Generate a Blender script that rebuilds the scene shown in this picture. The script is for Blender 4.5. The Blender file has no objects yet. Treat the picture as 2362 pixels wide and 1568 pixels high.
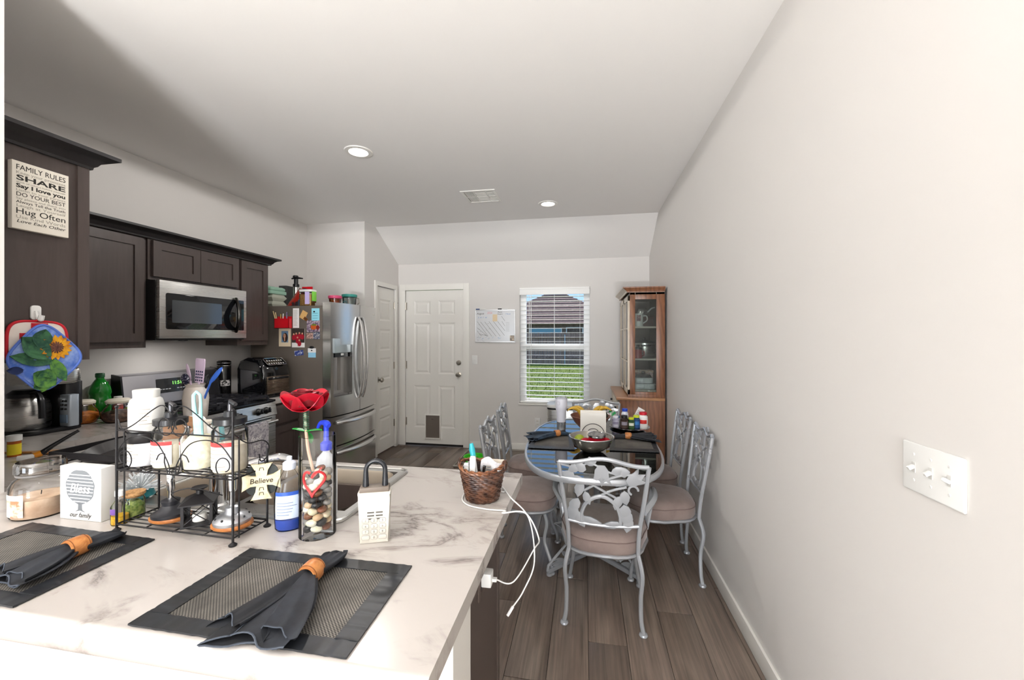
import bpy, bmesh, math, random
from mathutils import Vector, Matrix, Euler
random.seed(7)
S = bpy.context.scene
COL = S.collection
PI = math.pi
R = math.radians
# ---------------------------------------------------------------- camera, world, light, exposure
F, TH, Y0, EYE = 935.0, 0.1775, 776.4, 1.439
cd = bpy.data.cameras.new('camera'); cam = bpy.data.objects.new('camera', cd); COL.objects.link(cam)
cd.sensor_width = 36; cd.lens = 36*F/2362; cd.shift_y = -(784-Y0)/2362; cd.clip_start = 0.02; cd.clip_end = 300
cam.location = (0, 0, EYE); cam.rotation_euler = (PI/2, 0, TH)
S.camera = cam
w = bpy.data.worlds.new('world'); S.world = w; w.use_nodes = True
nt = w.node_tree; nt.nodes.clear()
wo = nt.nodes.new('ShaderNodeOutputWorld'); bg = nt.nodes.new('ShaderNodeBackground'); rp = nt.nodes.new('ShaderNodeValToRGB')
tc = nt.nodes.new('ShaderNodeTexCoord'); sx = nt.nodes.new('ShaderNodeSeparateXYZ')
rp.color_ramp.elements[0].position = 0.0; rp.color_ramp.elements[0].color = (.40, .62, .92, 1)
rp.color_ramp.elements[1].position = .5; rp.color_ramp.elements[1].color = (.16, .38, .85, 1)
nt.links.new(tc.outputs['Generated'], sx.inputs[0]); nt.links.new(sx.outputs['Z'], rp.inputs[0])
nt.links.new(rp.outputs[0], bg.inputs[0]); bg.inputs[1].default_value = 1.0
nt.links.new(bg.outputs[0], wo.inputs[0])
def light(name, kind, loc, energy, color=(1, 1, 1), rot=(0, 0, 0), **k):
    l = bpy.data.lights.new(name, kind); l.energy = energy; l.color = color
    for a, b in k.items(): setattr(l, a, b)
    o = bpy.data.objects.new(name, l); COL.objects.link(o); o.location = loc; o.rotation_euler = rot
    return o
light('sun', 'SUN', (6, 20, 20), 3.2, (1, .96, .9), (R(-36), 0, R(-18)), angle=R(.6))
# daylight entering by the living-room windows behind the camera
light('rear_window_daylight', 'AREA', (.0, -5.15, 1.15), 50, (.92, .965, 1), (R(90), 0, 0), shape='RECTANGLE', size=1.3, size_y=1.6)
# added upward fill to brighten the ceiling, placed low at the rear door
light('ceiling_fill', 'AREA', (.0, -5.1, .3), 520, (.97, .985, 1), (R(176), 0, 0), shape='RECTANGLE', size=1.3, size_y=.4)
light('rear_side_daylight', 'AREA', (-3.2, -5.15, 1.2), 40, (.92, .965, 1), (R(90), 0, 0), shape='RECTANGLE', size=1.9, size_y=1.5)
light('right_wall_fill', 'AREA', (-5.45, -2.6, 1.0), 15, (.93, .97, 1), (0, R(-90), 0), shape='RECTANGLE', size=1.7, size_y=2.4)  # added side fill for the right wall, no window there
# added upward fill with no known lamp, then the bar's ceiling light
light('added_uplight', 'AREA', (-1.0, -1.3, 1.65), 66, (1, .985, .965), (PI, 0, 0), shape='DISK', size=.34)
light('bar_downlight', 'SPOT', (-.75, .15, 2.72), 14, (1, .95, .88), spot_size=R(105), spot_blend=.7, shadow_soft_size=.06)
S.view_settings.view_transform = 'Standard'; S.view_settings.look = 'None'; S.view_settings.gamma = 1
S.view_settings.use_curve_mapping = False; S.view_settings.exposure = 0.55
try:
    S.cycles.use_denoising = True; S.cycles.denoiser = 'OPENIMAGEDENOISE'
    S.cycles.max_bounces = 14; S.cycles.transparent_max_bounces = 24; S.cycles.diffuse_bounces = 6
    S.cycles.caustics_reflective = False; S.cycles.caustics_refractive = False; S.cycles.sample_clamp_indirect = 8
except Exception: pass
CT, ST = math.cos(TH), math.sin(TH)
def at(x, y, ax, val):                       # the point of the photograph's pixel on a known plane of the room
    u = (x-1181)/F; d = (u*CT-ST, u*ST+CT, -(y-Y0)/F); o = (0, 0, EYE); t = (val-o[ax])/d[ax]
    return Vector([o[i]+t*d[i] for i in range(3)])
# ---------------------------------------------------------------- helpers
def lin(c):
    if isinstance(c, int): c = ((c >> 16)/255, ((c >> 8) & 255)/255, (c & 255)/255)
    return tuple(v/12.92 if v <= .04045 else ((v+.055)/1.055)**2.4 for v in c)
MATS = {}
def mat(name, c, rough=.5, metal=0, spec=.5, noise=None, bump=None, trans=0, ior=1.45, coat=0, emis=0, sub=0, alpha=1):
    if name in MATS: return MATS[name]
    m = bpy.data.materials.new(name); m.use_nodes = True; MATS[name] = m
    n = m.node_tree.nodes; L = m.node_tree.links; b = n['Principled BSDF']
    cl = lin(c); b.inputs['Base Color'].default_value = (*cl, 1); b.inputs['Roughness'].default_value = rough
    b.inputs['Metallic'].default_value = metal; b.inputs['Specular IOR Level'].default_value = spec
    b.inputs['Transmission Weight'].default_value = trans; b.inputs['IOR'].default_value = ior; b.inputs['Coat Weight'].default_value = coat
    if emis: b.inputs['Emission Color'].default_value = (*cl, 1); b.inputs['Emission Strength'].default_value = emis
    if noise or bump:
        t = n.new('ShaderNodeTexCoord')
    if noise:                                # (second colour, scale or (sx,sy,sz), low, high)
        c2, sc, lo, hi = noise
        mp = n.new('ShaderNodeMapping'); mp.inputs['Scale'].default_value = sc if isinstance(sc, tuple) else (sc, sc, sc)
        tx = n.new('ShaderNodeTexNoise'); tx.inputs['Scale'].default_value = 1; tx.inputs['Detail'].default_value = 5; tx.inputs['Roughness'].default_value = .6
        cr = n.new('ShaderNodeValToRGB'); cr.color_ramp.elements[0].position = lo; cr.color_ramp.elements[1].position = hi
        cr.color_ramp.elements[0].color = (*cl, 1); cr.color_ramp.elements[1].color = (*lin(c2), 1)
        L.new(t.outputs['Object'], mp.inputs[0]); L.new(mp.outputs[0], tx.inputs[0]); L.new(tx.outputs[0], cr.inputs[0]); L.new(cr.outputs[0], b.inputs['Base Color'])
    if bump:                                 # (scale, strength, distance)
        tb = n.new('ShaderNodeTexNoise'); tb.inputs['Scale'].default_value = bump[0]; tb.inputs['Detail'].default_value = 3
        bp = n.new('ShaderNodeBump'); bp.inputs['Strength'].default_value = bump[1]; bp.inputs['Distance'].default_value = bump[2]
        L.new(t.outputs['Object'], tb.inputs[0]); L.new(tb.outputs[0], bp.inputs['Height']); L.new(bp.outputs[0], b.inputs['Normal'])
    return m
def glass(name, c=0xffffff, refl=.08, tint=1.0, blend=.22):   # clear thin glass: see-through with a fresnel reflection
    if name in MATS: return MATS[name]
    m = bpy.data.materials.new(name); m.use_nodes = True; MATS[name] = m
    n = m.node_tree.nodes; L = m.node_tree.links; n.clear()
    o = n.new('ShaderNodeOutputMaterial'); mx = n.new('ShaderNodeMixShader'); tr = n.new('ShaderNodeBsdfTransparent'); gl = n.new('ShaderNodeBsdfGlossy')
    fr = n.new('ShaderNodeLayerWeight'); fr.inputs['Blend'].default_value = blend; mm = n.new('ShaderNodeMath'); mm.operation = 'MULTIPLY_ADD'
    mm.inputs[1].default_value = 1.0; mm.inputs[2].default_value = refl; mm.use_clamp = True
    tr.inputs[0].default_value = (*[v*tint for v in lin(c)], 1); gl.inputs['Roughness'].default_value = .02
    L.new(fr.outputs['Fresnel'], mm.inputs[0]); L.new(mm.outputs[0], mx.inputs[0]); L.new(tr.outputs[0], mx.inputs[1]); L.new(gl.outputs[0], mx.inputs[2]); L.new(mx.outputs[0], o.inputs[0])
    return m
class G:                                     # gathers shapes into one mesh
    def __init__(s): s.b = bmesh.new(); s.m = None; s.mi = 0
    def add(s, vs, fs):
        if s.m is not None: vs = [s.m @ Vector(v) for v in vs]
        bv = [s.b.verts.new(v) for v in vs]; out = []
        for f in fs:
            try:
                fc = s.b.faces.new([bv[i] for i in f]); fc.material_index = s.mi; out.append(fc)
            except ValueError: pass
        return out
    def box(s, x0, x1, y0, y1, z0, z1, bev=0):
        vs = [(x, y, z) for x in (x0, x1) for y in (y0, y1) for z in (z0, z1)]
        fs = [(0, 1, 3, 2), (4, 6, 7, 5), (0, 4, 5, 1), (2, 3, 7, 6), (0, 2, 6, 4), (1, 5, 7, 3)]
        f = s.add(vs, fs)
        if bev:
            es = list({e for a in f for e in a.edges})
            bmesh.ops.bevel(s.b, geom=es, offset=bev, segments=2, affect='EDGES', profile=.6)
        return s
    def cbox(s, c, d, bev=0): return s.box(c[0]-d[0]/2, c[0]+d[0]/2, c[1]-d[1]/2, c[1]+d[1]/2, c[2]-d[2]/2, c[2]+d[2]/2, bev)
    def prism(s, poly, z0, z1, bev=0):
        n = len(poly); vs = [(p[0], p[1], z0) for p in poly]+[(p[0], p[1], z1) for p in poly]
        fs = [tuple(range(n-1, -1, -1)), tuple(range(n, 2*n))]+[(i, (i+1) % n, n+(i+1) % n, n+i) for i in range(n)]
        f = s.add(vs, fs)
        if bev:
            es = list({e for a in f[:2] for e in a.edges}); bmesh.ops.bevel(s.b, geom=es, offset=bev, segments=2, affect='EDGES', profile=.5)
        return s
    def lathe(s, prof, n=24, c=(0, 0, 0), sx=1, sy=1, a0=0, a1=2*PI):   # profile of (radius, z)
        full = abs(a1-a0-2*PI) < 1e-6; k = n if full else n+1; vs = []; idx = []
        for r, z in prof:
            if r < 1e-6: idx.append([len(vs)]*k); vs.append((c[0], c[1], c[2]+z))
            else:
                idx.append(list(range(len(vs), len(vs)+k)))
                for i in range(k):
                    a = a0+(a1-a0)*i/n; vs.append((c[0]+r*sx*math.cos(a), c[1]+r*sy*math.sin(a), c[2]+z))
        fs = []
        for j in range(len(prof)-1):
            A, B = idx[j], idx[j+1]
            for i in range(n):
                i2 = (i+1) % k; q = []
                for v in (A[i], A[i2], B[i2], B[i]):
                    if v not in q: q.append(v)
                if len(q) > 2: fs.append(tuple(q))
        s.add(vs, fs); return s
    def cyl(s, c, r, h, n=20, bev=0): 
        e = min(bev, r*.9, h*.45)
        p = [(0, 0), (r-e, 0), (r, e), (r, h-e), (r-e, h), (0, h)] if e else [(0, 0), (r, 0), (r, h), (0, h)]
        return s.lathe(p, n, c)
    def rod(s, a, b, r, n=8, r2=None): return s.tube([a, b], [r, r if r2 is None else r2], n)
    def tube(s, pts, r, n=8, closed=False, flat=1.0):
        P = [Vector(p) for p in pts]; k = len(P); rr = r if isinstance(r, (list, tuple)) else [r]*k
        T = []
        for i in range(k):
            if closed: t = P[(i+1) % k]-P[i-1]
            else: t = P[min(i+1, k-1)]-P[max(i-1, 0)]
            T.append(t.normalized() if t.length > 1e-9 else Vector((0, 0, 1)))
        u = T[0].orthogonal().normalized(); vs = []
        for i in range(k):
            if i: 
                q = T[i-1].rotation_difference(T[i]); u = (q @ u); u = (u-T[i]*u.dot(T[i])).normalized()
            v = T[i].cross(u)
            for j in range(n):
                a = 2*PI*j/n; vs.append(P[i]+u*(rr[i]*math.cos(a))+v*(rr[i]*flat*math.sin(a)))
        fs = []
        for i in range(k if closed else k-1):
            for j in range(n):
                a = i*n+j; b = i*n+(j+1) % n; i2 = (i+1) % k; fs.append((a, b, i2*n+(j+1) % n, i2*n+j))
        if not closed: fs += [tuple(range(n-1, -1, -1)), tuple(range((k-1)*n, k*n))]
        s.add(vs, fs); return s
    def ball(s, c, r, n=12, m=8):
        if not isinstance(r, (tuple, list)): r = (r, r, r)
        vs = []; fs = []
        for i in range(1, m):
            p = PI*i/m
            for j in range(n):
                a = 2*PI*j/n; vs.append((c[0]+r[0]*math.sin(p)*math.cos(a), c[1]+r[1]*math.sin(p)*math.sin(a), c[2]+r[2]*math.cos(p)))
        t = len(vs); vs += [(c[0], c[1], c[2]+r[2]), (c[0], c[1], c[2]-r[2])]
        for j in range(n): fs.append((t, j, (j+1) % n)); fs.append((t+1, (m-2)*n+(j+1) % n, (m-2)*n+j))
        for i in range(m-2):
            for j in range(n): fs.append((i*n+j, (i+1)*n+j, (i+1)*n+(j+1) % n, i*n+(j+1) % n))
        s.add(vs, fs); return s
    def grid(s, fn, nu, nv, th=0):               # a sheet from fn(u,v), given thickness along its normal
        vs = [Vector(fn(i/nu, j/nv)) for i in range(nu+1) for j in range(nv+1)]
        W = nv+1; fs = [(i*W+j, (i+1)*W+j, (i+1)*W+j+1, i*W+j+1) for i in range(nu) for j in range(nv)]
        if not th: s.add(vs, fs); return s
        N = [Vector() for _ in vs]
        for f in fs:
            nn = (vs[f[1]]-vs[f[0]]).cross(vs[f[2]]-vs[f[0]])
            for i in f: N[i] += nn
        b = [v-n_.normalized()*th if n_.length else v for v, n_ in zip(vs, N)]; k = len(vs)
        ring = [j for j in range(W)]+[i*W+nv for i in range(1, nu+1)]+[nu*W+j for j in range(nv-1, -1, -1)]+[i*W for i in range(nu-1, 0, -1)]
        fs2 = fs+[tuple(k+i for i in reversed(f)) for f in fs]+[(ring[(i+1) % len(ring)], ring[i], k+ring[i], k+ring[(i+1) % len(ring)]) for i in range(len(ring))]
        s.add(vs+b, fs2); return s
    def leaf(s, base, d, nrm, ln, wd, th=.004, curl=.15, n=6):   # a leaf or petal with a raised midrib
        d = Vector(d).normalized(); nrm = Vector(nrm); nrm = (nrm-d*nrm.dot(d)).normalized(); sd = d.cross(nrm); base = Vector(base)
        def fn(u, v):
            wv = wd*math.sin(PI*min(1, u*.94+.06))**.8*(v-.5)
            return base+d*(ln*u)+sd*wv+nrm*(curl*ln*u*u+abs(v-.5)*wd*.25)
        return s.grid(fn, n, 2, th)
    def obj(s, name, m=None, parent=None, loc=None, rot=None, ang=38, flat=False):
        me = bpy.data.meshes.new(name); bmesh.ops.recalc_face_normals(s.b, faces=s.b.faces[:]); s.b.to_mesh(me); s.b.free()
        for x in (m if isinstance(m, (list, tuple)) else [m]): me.materials.append(x)
        if not flat and len(me.polygons):
            me.polygons.foreach_set('use_smooth', [True]*len(me.polygons)); me.set_sharp_from_angle(angle=R(ang))
        o = bpy.data.objects.new(name, me); COL.objects.link(o)
        if parent: o.parent = parent
        if loc is not None: o.location = loc
        if rot is not None: o.rotation_euler = rot
        return o
def tag(o, label=None, cat=None, group=None, kind=None):
    for k, v in (('label', label), ('category', cat), ('group', group), ('kind', kind)):
        if v: o[k] = v
    return o
def thing(name, label, cat, loc=(0, 0, 0), rz=0, group=None):
    o = bpy.data.objects.new(name, None); COL.objects.link(o); o.empty_display_size = .05
    o.location = loc; o.rotation_euler = (0, 0, rz)
    return tag(o, label, cat, group)
def struct(o, label=None): o['kind'] = 'structure'; return tag(o, label)
def copy_tree(o, parent=None):
    c = o.copy(); COL.objects.link(c)
    if parent: c.parent = parent
    for ch in o.children: copy_tree(ch, c)
    return c
def part_copy(o, parent, loc=None, rot=None):
    c = o.copy(); COL.objects.link(c); c.parent = parent
    if loc is not None: c.location = loc
    if rot is not None: c.rotation_euler = rot
    return c
def text(body, size, m, parent, loc, rot, name='lettering', shear=0, ext=.0002, ax='CENTER', sx=1, bold=0):
    c = bpy.data.curves.new('t', 'FONT'); c.body = body; c.size = size; c.align_x = ax; c.align_y = 'CENTER'; c.extrude = ext; c.shear = shear; c.offset = bold; c.resolution_u = 3
    o = bpy.data.objects.new('t', c); COL.objects.link(o); me = bpy.data.meshes.new_from_object(o); bpy.data.objects.remove(o); bpy.data.curves.remove(c)
    me.name = name; me.materials.clear(); me.materials.append(m)
    n = bpy.data.objects.new(name, me); COL.objects.link(n); n.parent = parent; n.location = loc; n.rotation_euler = rot; n.scale = (sx, 1, 1)
    return n
def arc(cx, cy, r, a0, a1, n=12): return [(cx+r*math.cos(R(a0+(a1-a0)*i/n)), cy+r*math.sin(R(a0+(a1-a0)*i/n))) for i in range(n+1)]
def rrect(w_, h_, r, n=4, c=(0, 0)):
    p = []
    for qx, qy, a in ((1, 1, 0), (-1, 1, 90), (-1, -1, 180), (1, -1, 270)):
        p += arc(c[0]+qx*(w_/2-r), c[1]+qy*(h_/2-r), r, a, a+90, n)
    return p
def spline(pts, n=6, closed=False):              # Catmull-Rom
    P = [Vector(p) for p in pts]; k = len(P); out = []
    for i in range(k if closed else k-1):
        if closed: a, b, c, d = P[i-1], P[i], P[(i+1) % k], P[(i+2) % k]
        else: a, b, c, d = P[max(i-1, 0)], P[i], P[i+1], P[min(i+2, k-1)]
        for j in range(n):
            t = j/n; out.append(.5*((2*b)+(c-a)*t+(2*a-5*b+4*c-d)*t*t+(3*b-a-3*c+d)*t**3))
    if not closed: out.append(P[-1])
    return out
# ---------------------------------------------------------------- special materials
def nodes(name):
    m = bpy.data.materials.new(name); m.use_nodes = True; MATS[name] = m
    n = m.node_tree.nodes; return m, n, m.node_tree.links, n['Principled BSDF']
def ramp(n, stops):
    r = n.new('ShaderNodeValToRGB'); e = r.color_ramp.elements
    while len(e) < len(stops): e.new(.5)
    for x, (p, c) in zip(e, stops): x.position = p; x.color = (*lin(c), 1)
    return r
def mapped(n, L, sc, rot=(0, 0, 0), src='Object', loc=None):
    t = n.new('ShaderNodeTexCoord'); m = n.new('ShaderNodeMapping'); m.inputs['Scale'].default_value = sc; m.inputs['Rotation'].default_value = rot
    L.new(t.outputs[src], m.inputs[0]); return m
def nz(n, L, v, sc=1, det=6, ro=.6, dist=0):
    t = n.new('ShaderNodeTexNoise'); t.inputs['Scale'].default_value = sc; t.inputs['Detail'].default_value = det; t.inputs['Roughness'].default_value = ro; t.inputs['Distortion'].default_value = dist
    L.new(v.outputs[0], t.inputs[0]); return t
def math_(n, L, op, a, b=None):
    x = n.new('ShaderNodeMath'); x.operation = op
    for i, v in enumerate((a, b)):
        if v is None: continue
        if isinstance(v, (int, float)): x.inputs[i].default_value = v
        else: L.new(v, x.inputs[i])
    return x.outputs[0]
def mix(n, L, f, a, b, mode='MIX'):
    x = n.new('ShaderNodeMix'); x.data_type = 'RGBA'; x.blend_type = mode
    for s, v in ((x.inputs[0], f), (x.inputs[6], a), (x.inputs[7], b)):
        if hasattr(v, 'is_linked'): L.new(v, s)
        elif isinstance(v, float): s.default_value = v
        else: s.default_value = (*lin(v), 1)
    return x.outputs[2]
def bumpn(n, L, b, h, st=.3, d=.002):
    x = n.new('ShaderNodeBump'); x.inputs['Strength'].default_value = st; x.inputs['Distance'].default_value = d; L.new(h, x.inputs['Height']); L.new(x.outputs[0], b.inputs['Normal'])
def marble():
    m, n, L, b = nodes('marble_laminate')
    mp = mapped(n, L, (2.2, 5.6, 3), (0, 0, R(38))); t = nz(n, L, mp, 1.1, 7, .62, 1.1)
    rd = math_(n, L, 'ABSOLUTE', math_(n, L, 'SUBTRACT', t.outputs[0], .5))
    r1 = ramp(n, [(0, 0x6a6261), (.014, 0x8f8683), (.04, 0xa39d97), (.085, 0xb4aea9)]); L.new(rd, r1.inputs[0])
    mp2 = mapped(n, L, (1.4, 2.6, 1.4), (0, 0, R(30))); t2 = nz(n, L, mp2, 1.7, 5, .6, .8)
    r2 = ramp(n, [(.50, 0x000000), (.64, 0xffffff)]); L.new(t2.outputs[0], r2.inputs[0])
    c1 = mix(n, L, r2.outputs[0], 0xb6b0ab, r1.outputs[0])
    t3 = nz(n, L, mapped(n, L, (3.2, 5, 3), (0, 0, R(60))), 1.5, 8, .72, .5); r3 = ramp(n, [(.6, 0x000000), (.72, 0xffffff)]); L.new(t3.outputs[0], r3.inputs[0])
    c2 = mix(n, L, math_(n, L, 'MULTIPLY', r3.outputs[0], .6), c1, 0x8a7b73)
    L.new(c2, b.inputs['Base Color']); b.inputs['Roughness'].default_value = .22; return m
def plank():
    m, n, L, b = nodes('vinyl_plank')
    oi = n.new('ShaderNodeObjectInfo'); t0 = n.new('ShaderNodeTexCoord'); va = n.new('ShaderNodeVectorMath'); va.operation = 'ADD'
    cx = n.new('ShaderNodeCombineXYZ'); L.new(math_(n, L, 'MULTIPLY', oi.outputs['Random'], 40), cx.inputs[0]); L.new(math_(n, L, 'MULTIPLY', oi.outputs['Random'], 17), cx.inputs[2])
    L.new(t0.outputs['Object'], va.inputs[0]); L.new(cx.outputs[0], va.inputs[1])
    mp = n.new('ShaderNodeMapping'); mp.inputs['Scale'].default_value = (7, 1.1, 3); L.new(va.outputs[0], mp.inputs[0])
    a = nz(n, L, mp, 1, 6, .6, .6); r1 = ramp(n, [(.28, 0x64564d), (.5, 0x807166), (.72, 0x97887b)]); L.new(a.outputs[0], r1.inputs[0])
    mp2 = n.new('ShaderNodeMapping'); mp2.inputs['Scale'].default_value = (90, 2.5, 3); L.new(va.outputs[0], mp2.inputs[0]); g = nz(n, L, mp2, 1, 4, .6, .2)
    r2 = ramp(n, [(.3, 0x8a8a8a), (.6, 0xffffff)]); L.new(g.outputs[0], r2.inputs[0])
    c = mix(n, L, .55, r1.outputs[0], r2.outputs[0], 'MULTIPLY')
    rv = ramp(n, [(0, 0xdedede), (1, 0xffffff)]); L.new(oi.outputs['Random'], rv.inputs[0])
    c = mix(n, L, 1.0, c, rv.outputs[0], 'MULTIPLY')
    L.new(c, b.inputs['Base Color']); b.inputs['Roughness'].default_value = .29; bumpn(n, L, b, g.outputs[0], .12, .001); return m
def wood(name, c1, c2, sc=(3, 30, 30), rough=.35, dist=1.2):
    m, n, L, b = nodes(name); t = nz(n, L, mapped(n, L, sc), 1, 5, .6, dist); r = ramp(n, [(.3, c1), (.62, c2)]); L.new(t.outputs[0], r.inputs[0])
    L.new(r.outputs[0], b.inputs['Base Color']); b.inputs['Roughness'].default_value = rough; bumpn(n, L, b, t.outputs[0], .1, .001); return m
def oak():
    m, n, L, b = nodes('oak'); mp = mapped(n, L, (1, 1, .22)); 
    wv = n.new('ShaderNodeTexWave'); wv.wave_type = 'RINGS'; wv.rings_direction = 'Y'; wv.inputs['Scale'].default_value = 9; wv.inputs['Distortion'].default_value = 5; wv.inputs['Detail'].default_value = 3; wv.inputs['Detail Scale'].default_value = 2.2
    L.new(mp.outputs[0], wv.inputs[0]); g = nz(n, L, mapped(n, L, (160, 160, 6)), 1, 3, .6)
    r = ramp(n, [(.0, 0x75482d), (.45, 0x845436), (1, 0x8c5c3d)]); L.new(wv.outputs[0], r.inputs[0]); r2 = ramp(n, [(.35, 0x9a9a9a), (.6, 0xffffff)]); L.new(g.outputs[0], r2.inputs[0])
    L.new(mix(n, L, .35, r.outputs[0], r2.outputs[0], 'MULTIPLY'), b.inputs['Base Color']); b.inputs['Roughness'].default_value = .35; return m
def steel(name, c=0xb9bbbd, rough=.28, sc=(2, 2, 140)):     # brushed
    m, n, L, b = nodes(name); b.inputs['Base Color'].default_value = (*lin(c), 1); b.inputs['Metallic'].default_value = 1
    t = nz(n, L, mapped(n, L, sc), 1, 3, .5); rr = ramp(n, [(.3, 0x000000), (.7, 0xffffff)]); L.new(t.outputs[0], rr.inputs[0])
    L.new(math_(n, L, 'MULTIPLY_ADD' if 0 else 'ADD', math_(n, L, 'MULTIPLY', rr.outputs[0], .05), rough), b.inputs['Roughness']); bumpn(n, L, b, t.outputs[0], .006, .001); return m
def weave(name, c1, c2, sc=260, rough=.7, lines=(1, 1)):    # a basket-weave cloth
    m, n, L, b = nodes(name); mp = mapped(n, L, (sc, sc, sc)); ck = n.new('ShaderNodeTexChecker'); ck.inputs['Scale'].default_value = 1
    ck.inputs[1].default_value = (*lin(c1), 1); ck.inputs[2].default_value = (*lin(c2), 1); L.new(mp.outputs[0], ck.inputs[0])
    t = nz(n, L, mapped(n, L, (9, 9, 9)), 1, 4, .6); r = ramp(n, [(.3, 0x9c9c9c), (.7, 0xffffff)]); L.new(t.outputs[0], r.inputs[0])
    L.new(mix(n, L, 1.0, ck.outputs[0], r.outputs[0], 'MULTIPLY'), b.inputs['Base Color']); b.inputs['Roughness'].default_value = rough; bumpn(n, L, b, ck.outputs[1], .6, .0006); return m
WALL = mat('wall_paint', 0xdad7d4, .75, spec=.25, bump=(420, .06, .001)); CEIL = mat('ceiling_paint', 0xefedeb, .85, spec=.2, bump=(300, .08, .001))
WHITE = mat('white_trim_paint', 0xe9e7e2, .4); DOORW = mat('white_door_paint', 0xe7e5e0, .42)
MARBLE = marble(); PLANK = plank(); OAK = oak()
ESP = wood('espresso_cabinet', 0x443a37, 0x4b413e, (30, 30, 3), .34); ESPD = mat('espresso_molding', 0x2a2829, .38)
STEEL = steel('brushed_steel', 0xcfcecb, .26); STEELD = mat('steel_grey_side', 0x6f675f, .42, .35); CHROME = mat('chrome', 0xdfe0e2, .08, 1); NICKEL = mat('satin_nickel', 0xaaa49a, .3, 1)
BLACK = mat('black_plastic', 0x17171a, .3); BLACKM = mat('black_wrought_iron', 0x1b191b, .42, .3); BGLASS = mat('black_glass', 0x101114, .05, spec=.7); IRON = mat('cast_iron_grate', 0x232329, .45)
WP = mat('white_plastic', 0xe2e2e0, .3); GLASS = glass('clear_glass', refl=.035, blend=.14); PANE = glass('window_glass', refl=0, blend=.04); GREYP = mat('grey_plastic', 0x6d6a68, .45); RED = mat('red_plastic', 0xc41420, .3)
SATIN = mat('black_satin', 0x17181b, .42, spec=.6, noise=(0x25282e, 30, .35, .75)); WIREW = mat('white_wire_enamel', 0xdfe1e4, .3, spec=.6)
INK = mat('black_ink', 0x26241f, .7); PAPER = mat('paper', 0xe9e7e6, .8)
MYZ = Matrix(((0, 0, 1, 0), (1, 0, 0, 0), (0, 1, 0, 0), (0, 0, 0, 1)))     # (y, z) outline pushed along x
MXZ = Matrix(((1, 0, 0, 0), (0, 0, 1, 0), (0, 1, 0, 0), (0, 0, 0, 1)))     # (x, z) outline pushed along y
XL, XR, YB, ZC, ZB, YK = -3.186, .762, 5.075, 2.746, 2.40, 4.47
# ---------------------------------------------------------------- the room
g = G(); g.box(-5.6, XR+.12, -5.3, YB+.13, -.12, -.012); fl = struct(g.obj('floor', mat('subfloor', 0x5e524a, .6)))
pm = []
for k in range(3):
    q = G(); q.box(0, .176, 0, 1, -.0115, 0, .0012); me = q.obj('plank', PLANK); pm.append(me.data); bpy.data.objects.remove(me)
x = -5.5; col = 0
while x < XR-.01:
    y = -5.2-((col*.47) % 1.2); wx = min(.178, XR-x)
    while y < YB:
        a, b_ = max(y, -5.2), min(y+1.218, YB)
        vis = b_ > .4 and x > -2.7 and not (x < -.45 and b_ < 1.3) and not (x < -2.35 and a < 4)
        if vis and b_-a > .02:
            o = bpy.data.objects.new('plank', pm[col % 3]); COL.objects.link(o); o.parent = fl; o.location = (x, a, 0); o.scale = (wx/.178, b_-a-.0015, 1)
        y += 1.22
    x += .178; col += 1
# the planks behind the camera and under the cabinets, out of view, as one layer
q = G(); q.box(-5.5, XR, -5.2, .38, -.0115, -.0005); q.box(-5.5, -2.72, .38, YB, -.0115, -.0005); q.box(-2.72, -.5, .38, 1.05, -.0115, -.0005)
tag(q.obj('plank_layer', PLANK, fl), kind='stuff')
g = G(); g.m = MYZ
g.prism([(-5.32, ZC), (YK, ZC), (YB+.13, ZB-.074), (YB+.13, ZB+.1), (YK, ZC+.15), (-5.32, ZC+.15)], -5.62, XR+.12); struct(g.obj('ceiling', CEIL, flat=True))
def wall(name, boxes, m=WALL):
    g = G()
    for b_ in boxes: g.box(*b_)
    return struct(g.obj(name, m, flat=True))
DX0, DX1, DZ = -2.36, -1.545, 2.06; WX0, WX1, WZ0, WZ1 = -.813, .062, .602, 2.058
t = YB+.125
wall('wall_back', [(XL-.2, DX0, YB, t, 0, ZB), (DX1, WX0, YB, t, 0, ZB), (WX1, XR+.12, YB, t, 0, ZB), (DX0, DX1, YB, t, DZ, ZB), (WX0, WX1, YB, t, 0, WZ0), (WX0, WX1, YB, t, WZ1, ZB)])
wall('wall_right', [(XR, XR+.12, -5.3, t, 0, ZC)])
wall('wall_left', [(XL-.12, XL, 1.045, YB, 0, ZC)])
wall('wall_living_left', [(-5.62, -5.5, -5.3, .9, 0, ZC)])
PX = -2.455; PY = 4.225; EY0, EY1 = 4.487, 4.972
wall('wall_pantry_front', [(XL, PX, PY, PY+.1, 0, ZC)])
g = G(); g.m = MYZ; zz = lambda y: ZC-(y-YK)*(ZC-ZB)/(YB-YK)
g.prism([(PY+.1, 0), (EY0, 0), (EY0, DZ), (EY1, DZ), (EY1, 0), (YB, 0), (YB, ZB), (YK, ZC), (PY+.1, ZC)], PX-.1, PX); struct(g.obj('wall_pantry_side', WALL, flat=True))
KY0, KY1 = .90, 1.045; PXE = -1.93
wall('wall_partition', [(-5.5, PXE, KY0, KY1, 0, ZC)])
wall('wall_knee', [(PXE, -.30, KY0, KY1, 0, .868)], mat('knee_wall_paint', 0xd9d6d0, .7))
g = G(); g.box(-1.93, -.3, KY0-.014, KY0, 0, .09); struct(g.obj('baseboard_knee', WHITE))
rw = [(-5.5, -4.2, 0, ZC), (-4.2, -2.2, 0, .4), (-4.2, -2.2, 2.0, ZC), (-2.2, -.7, 0, ZC), (-.7, .7, 0, .12), (-.7, .7, 2.2, ZC), (.7, XR, 0, ZC)]
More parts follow.
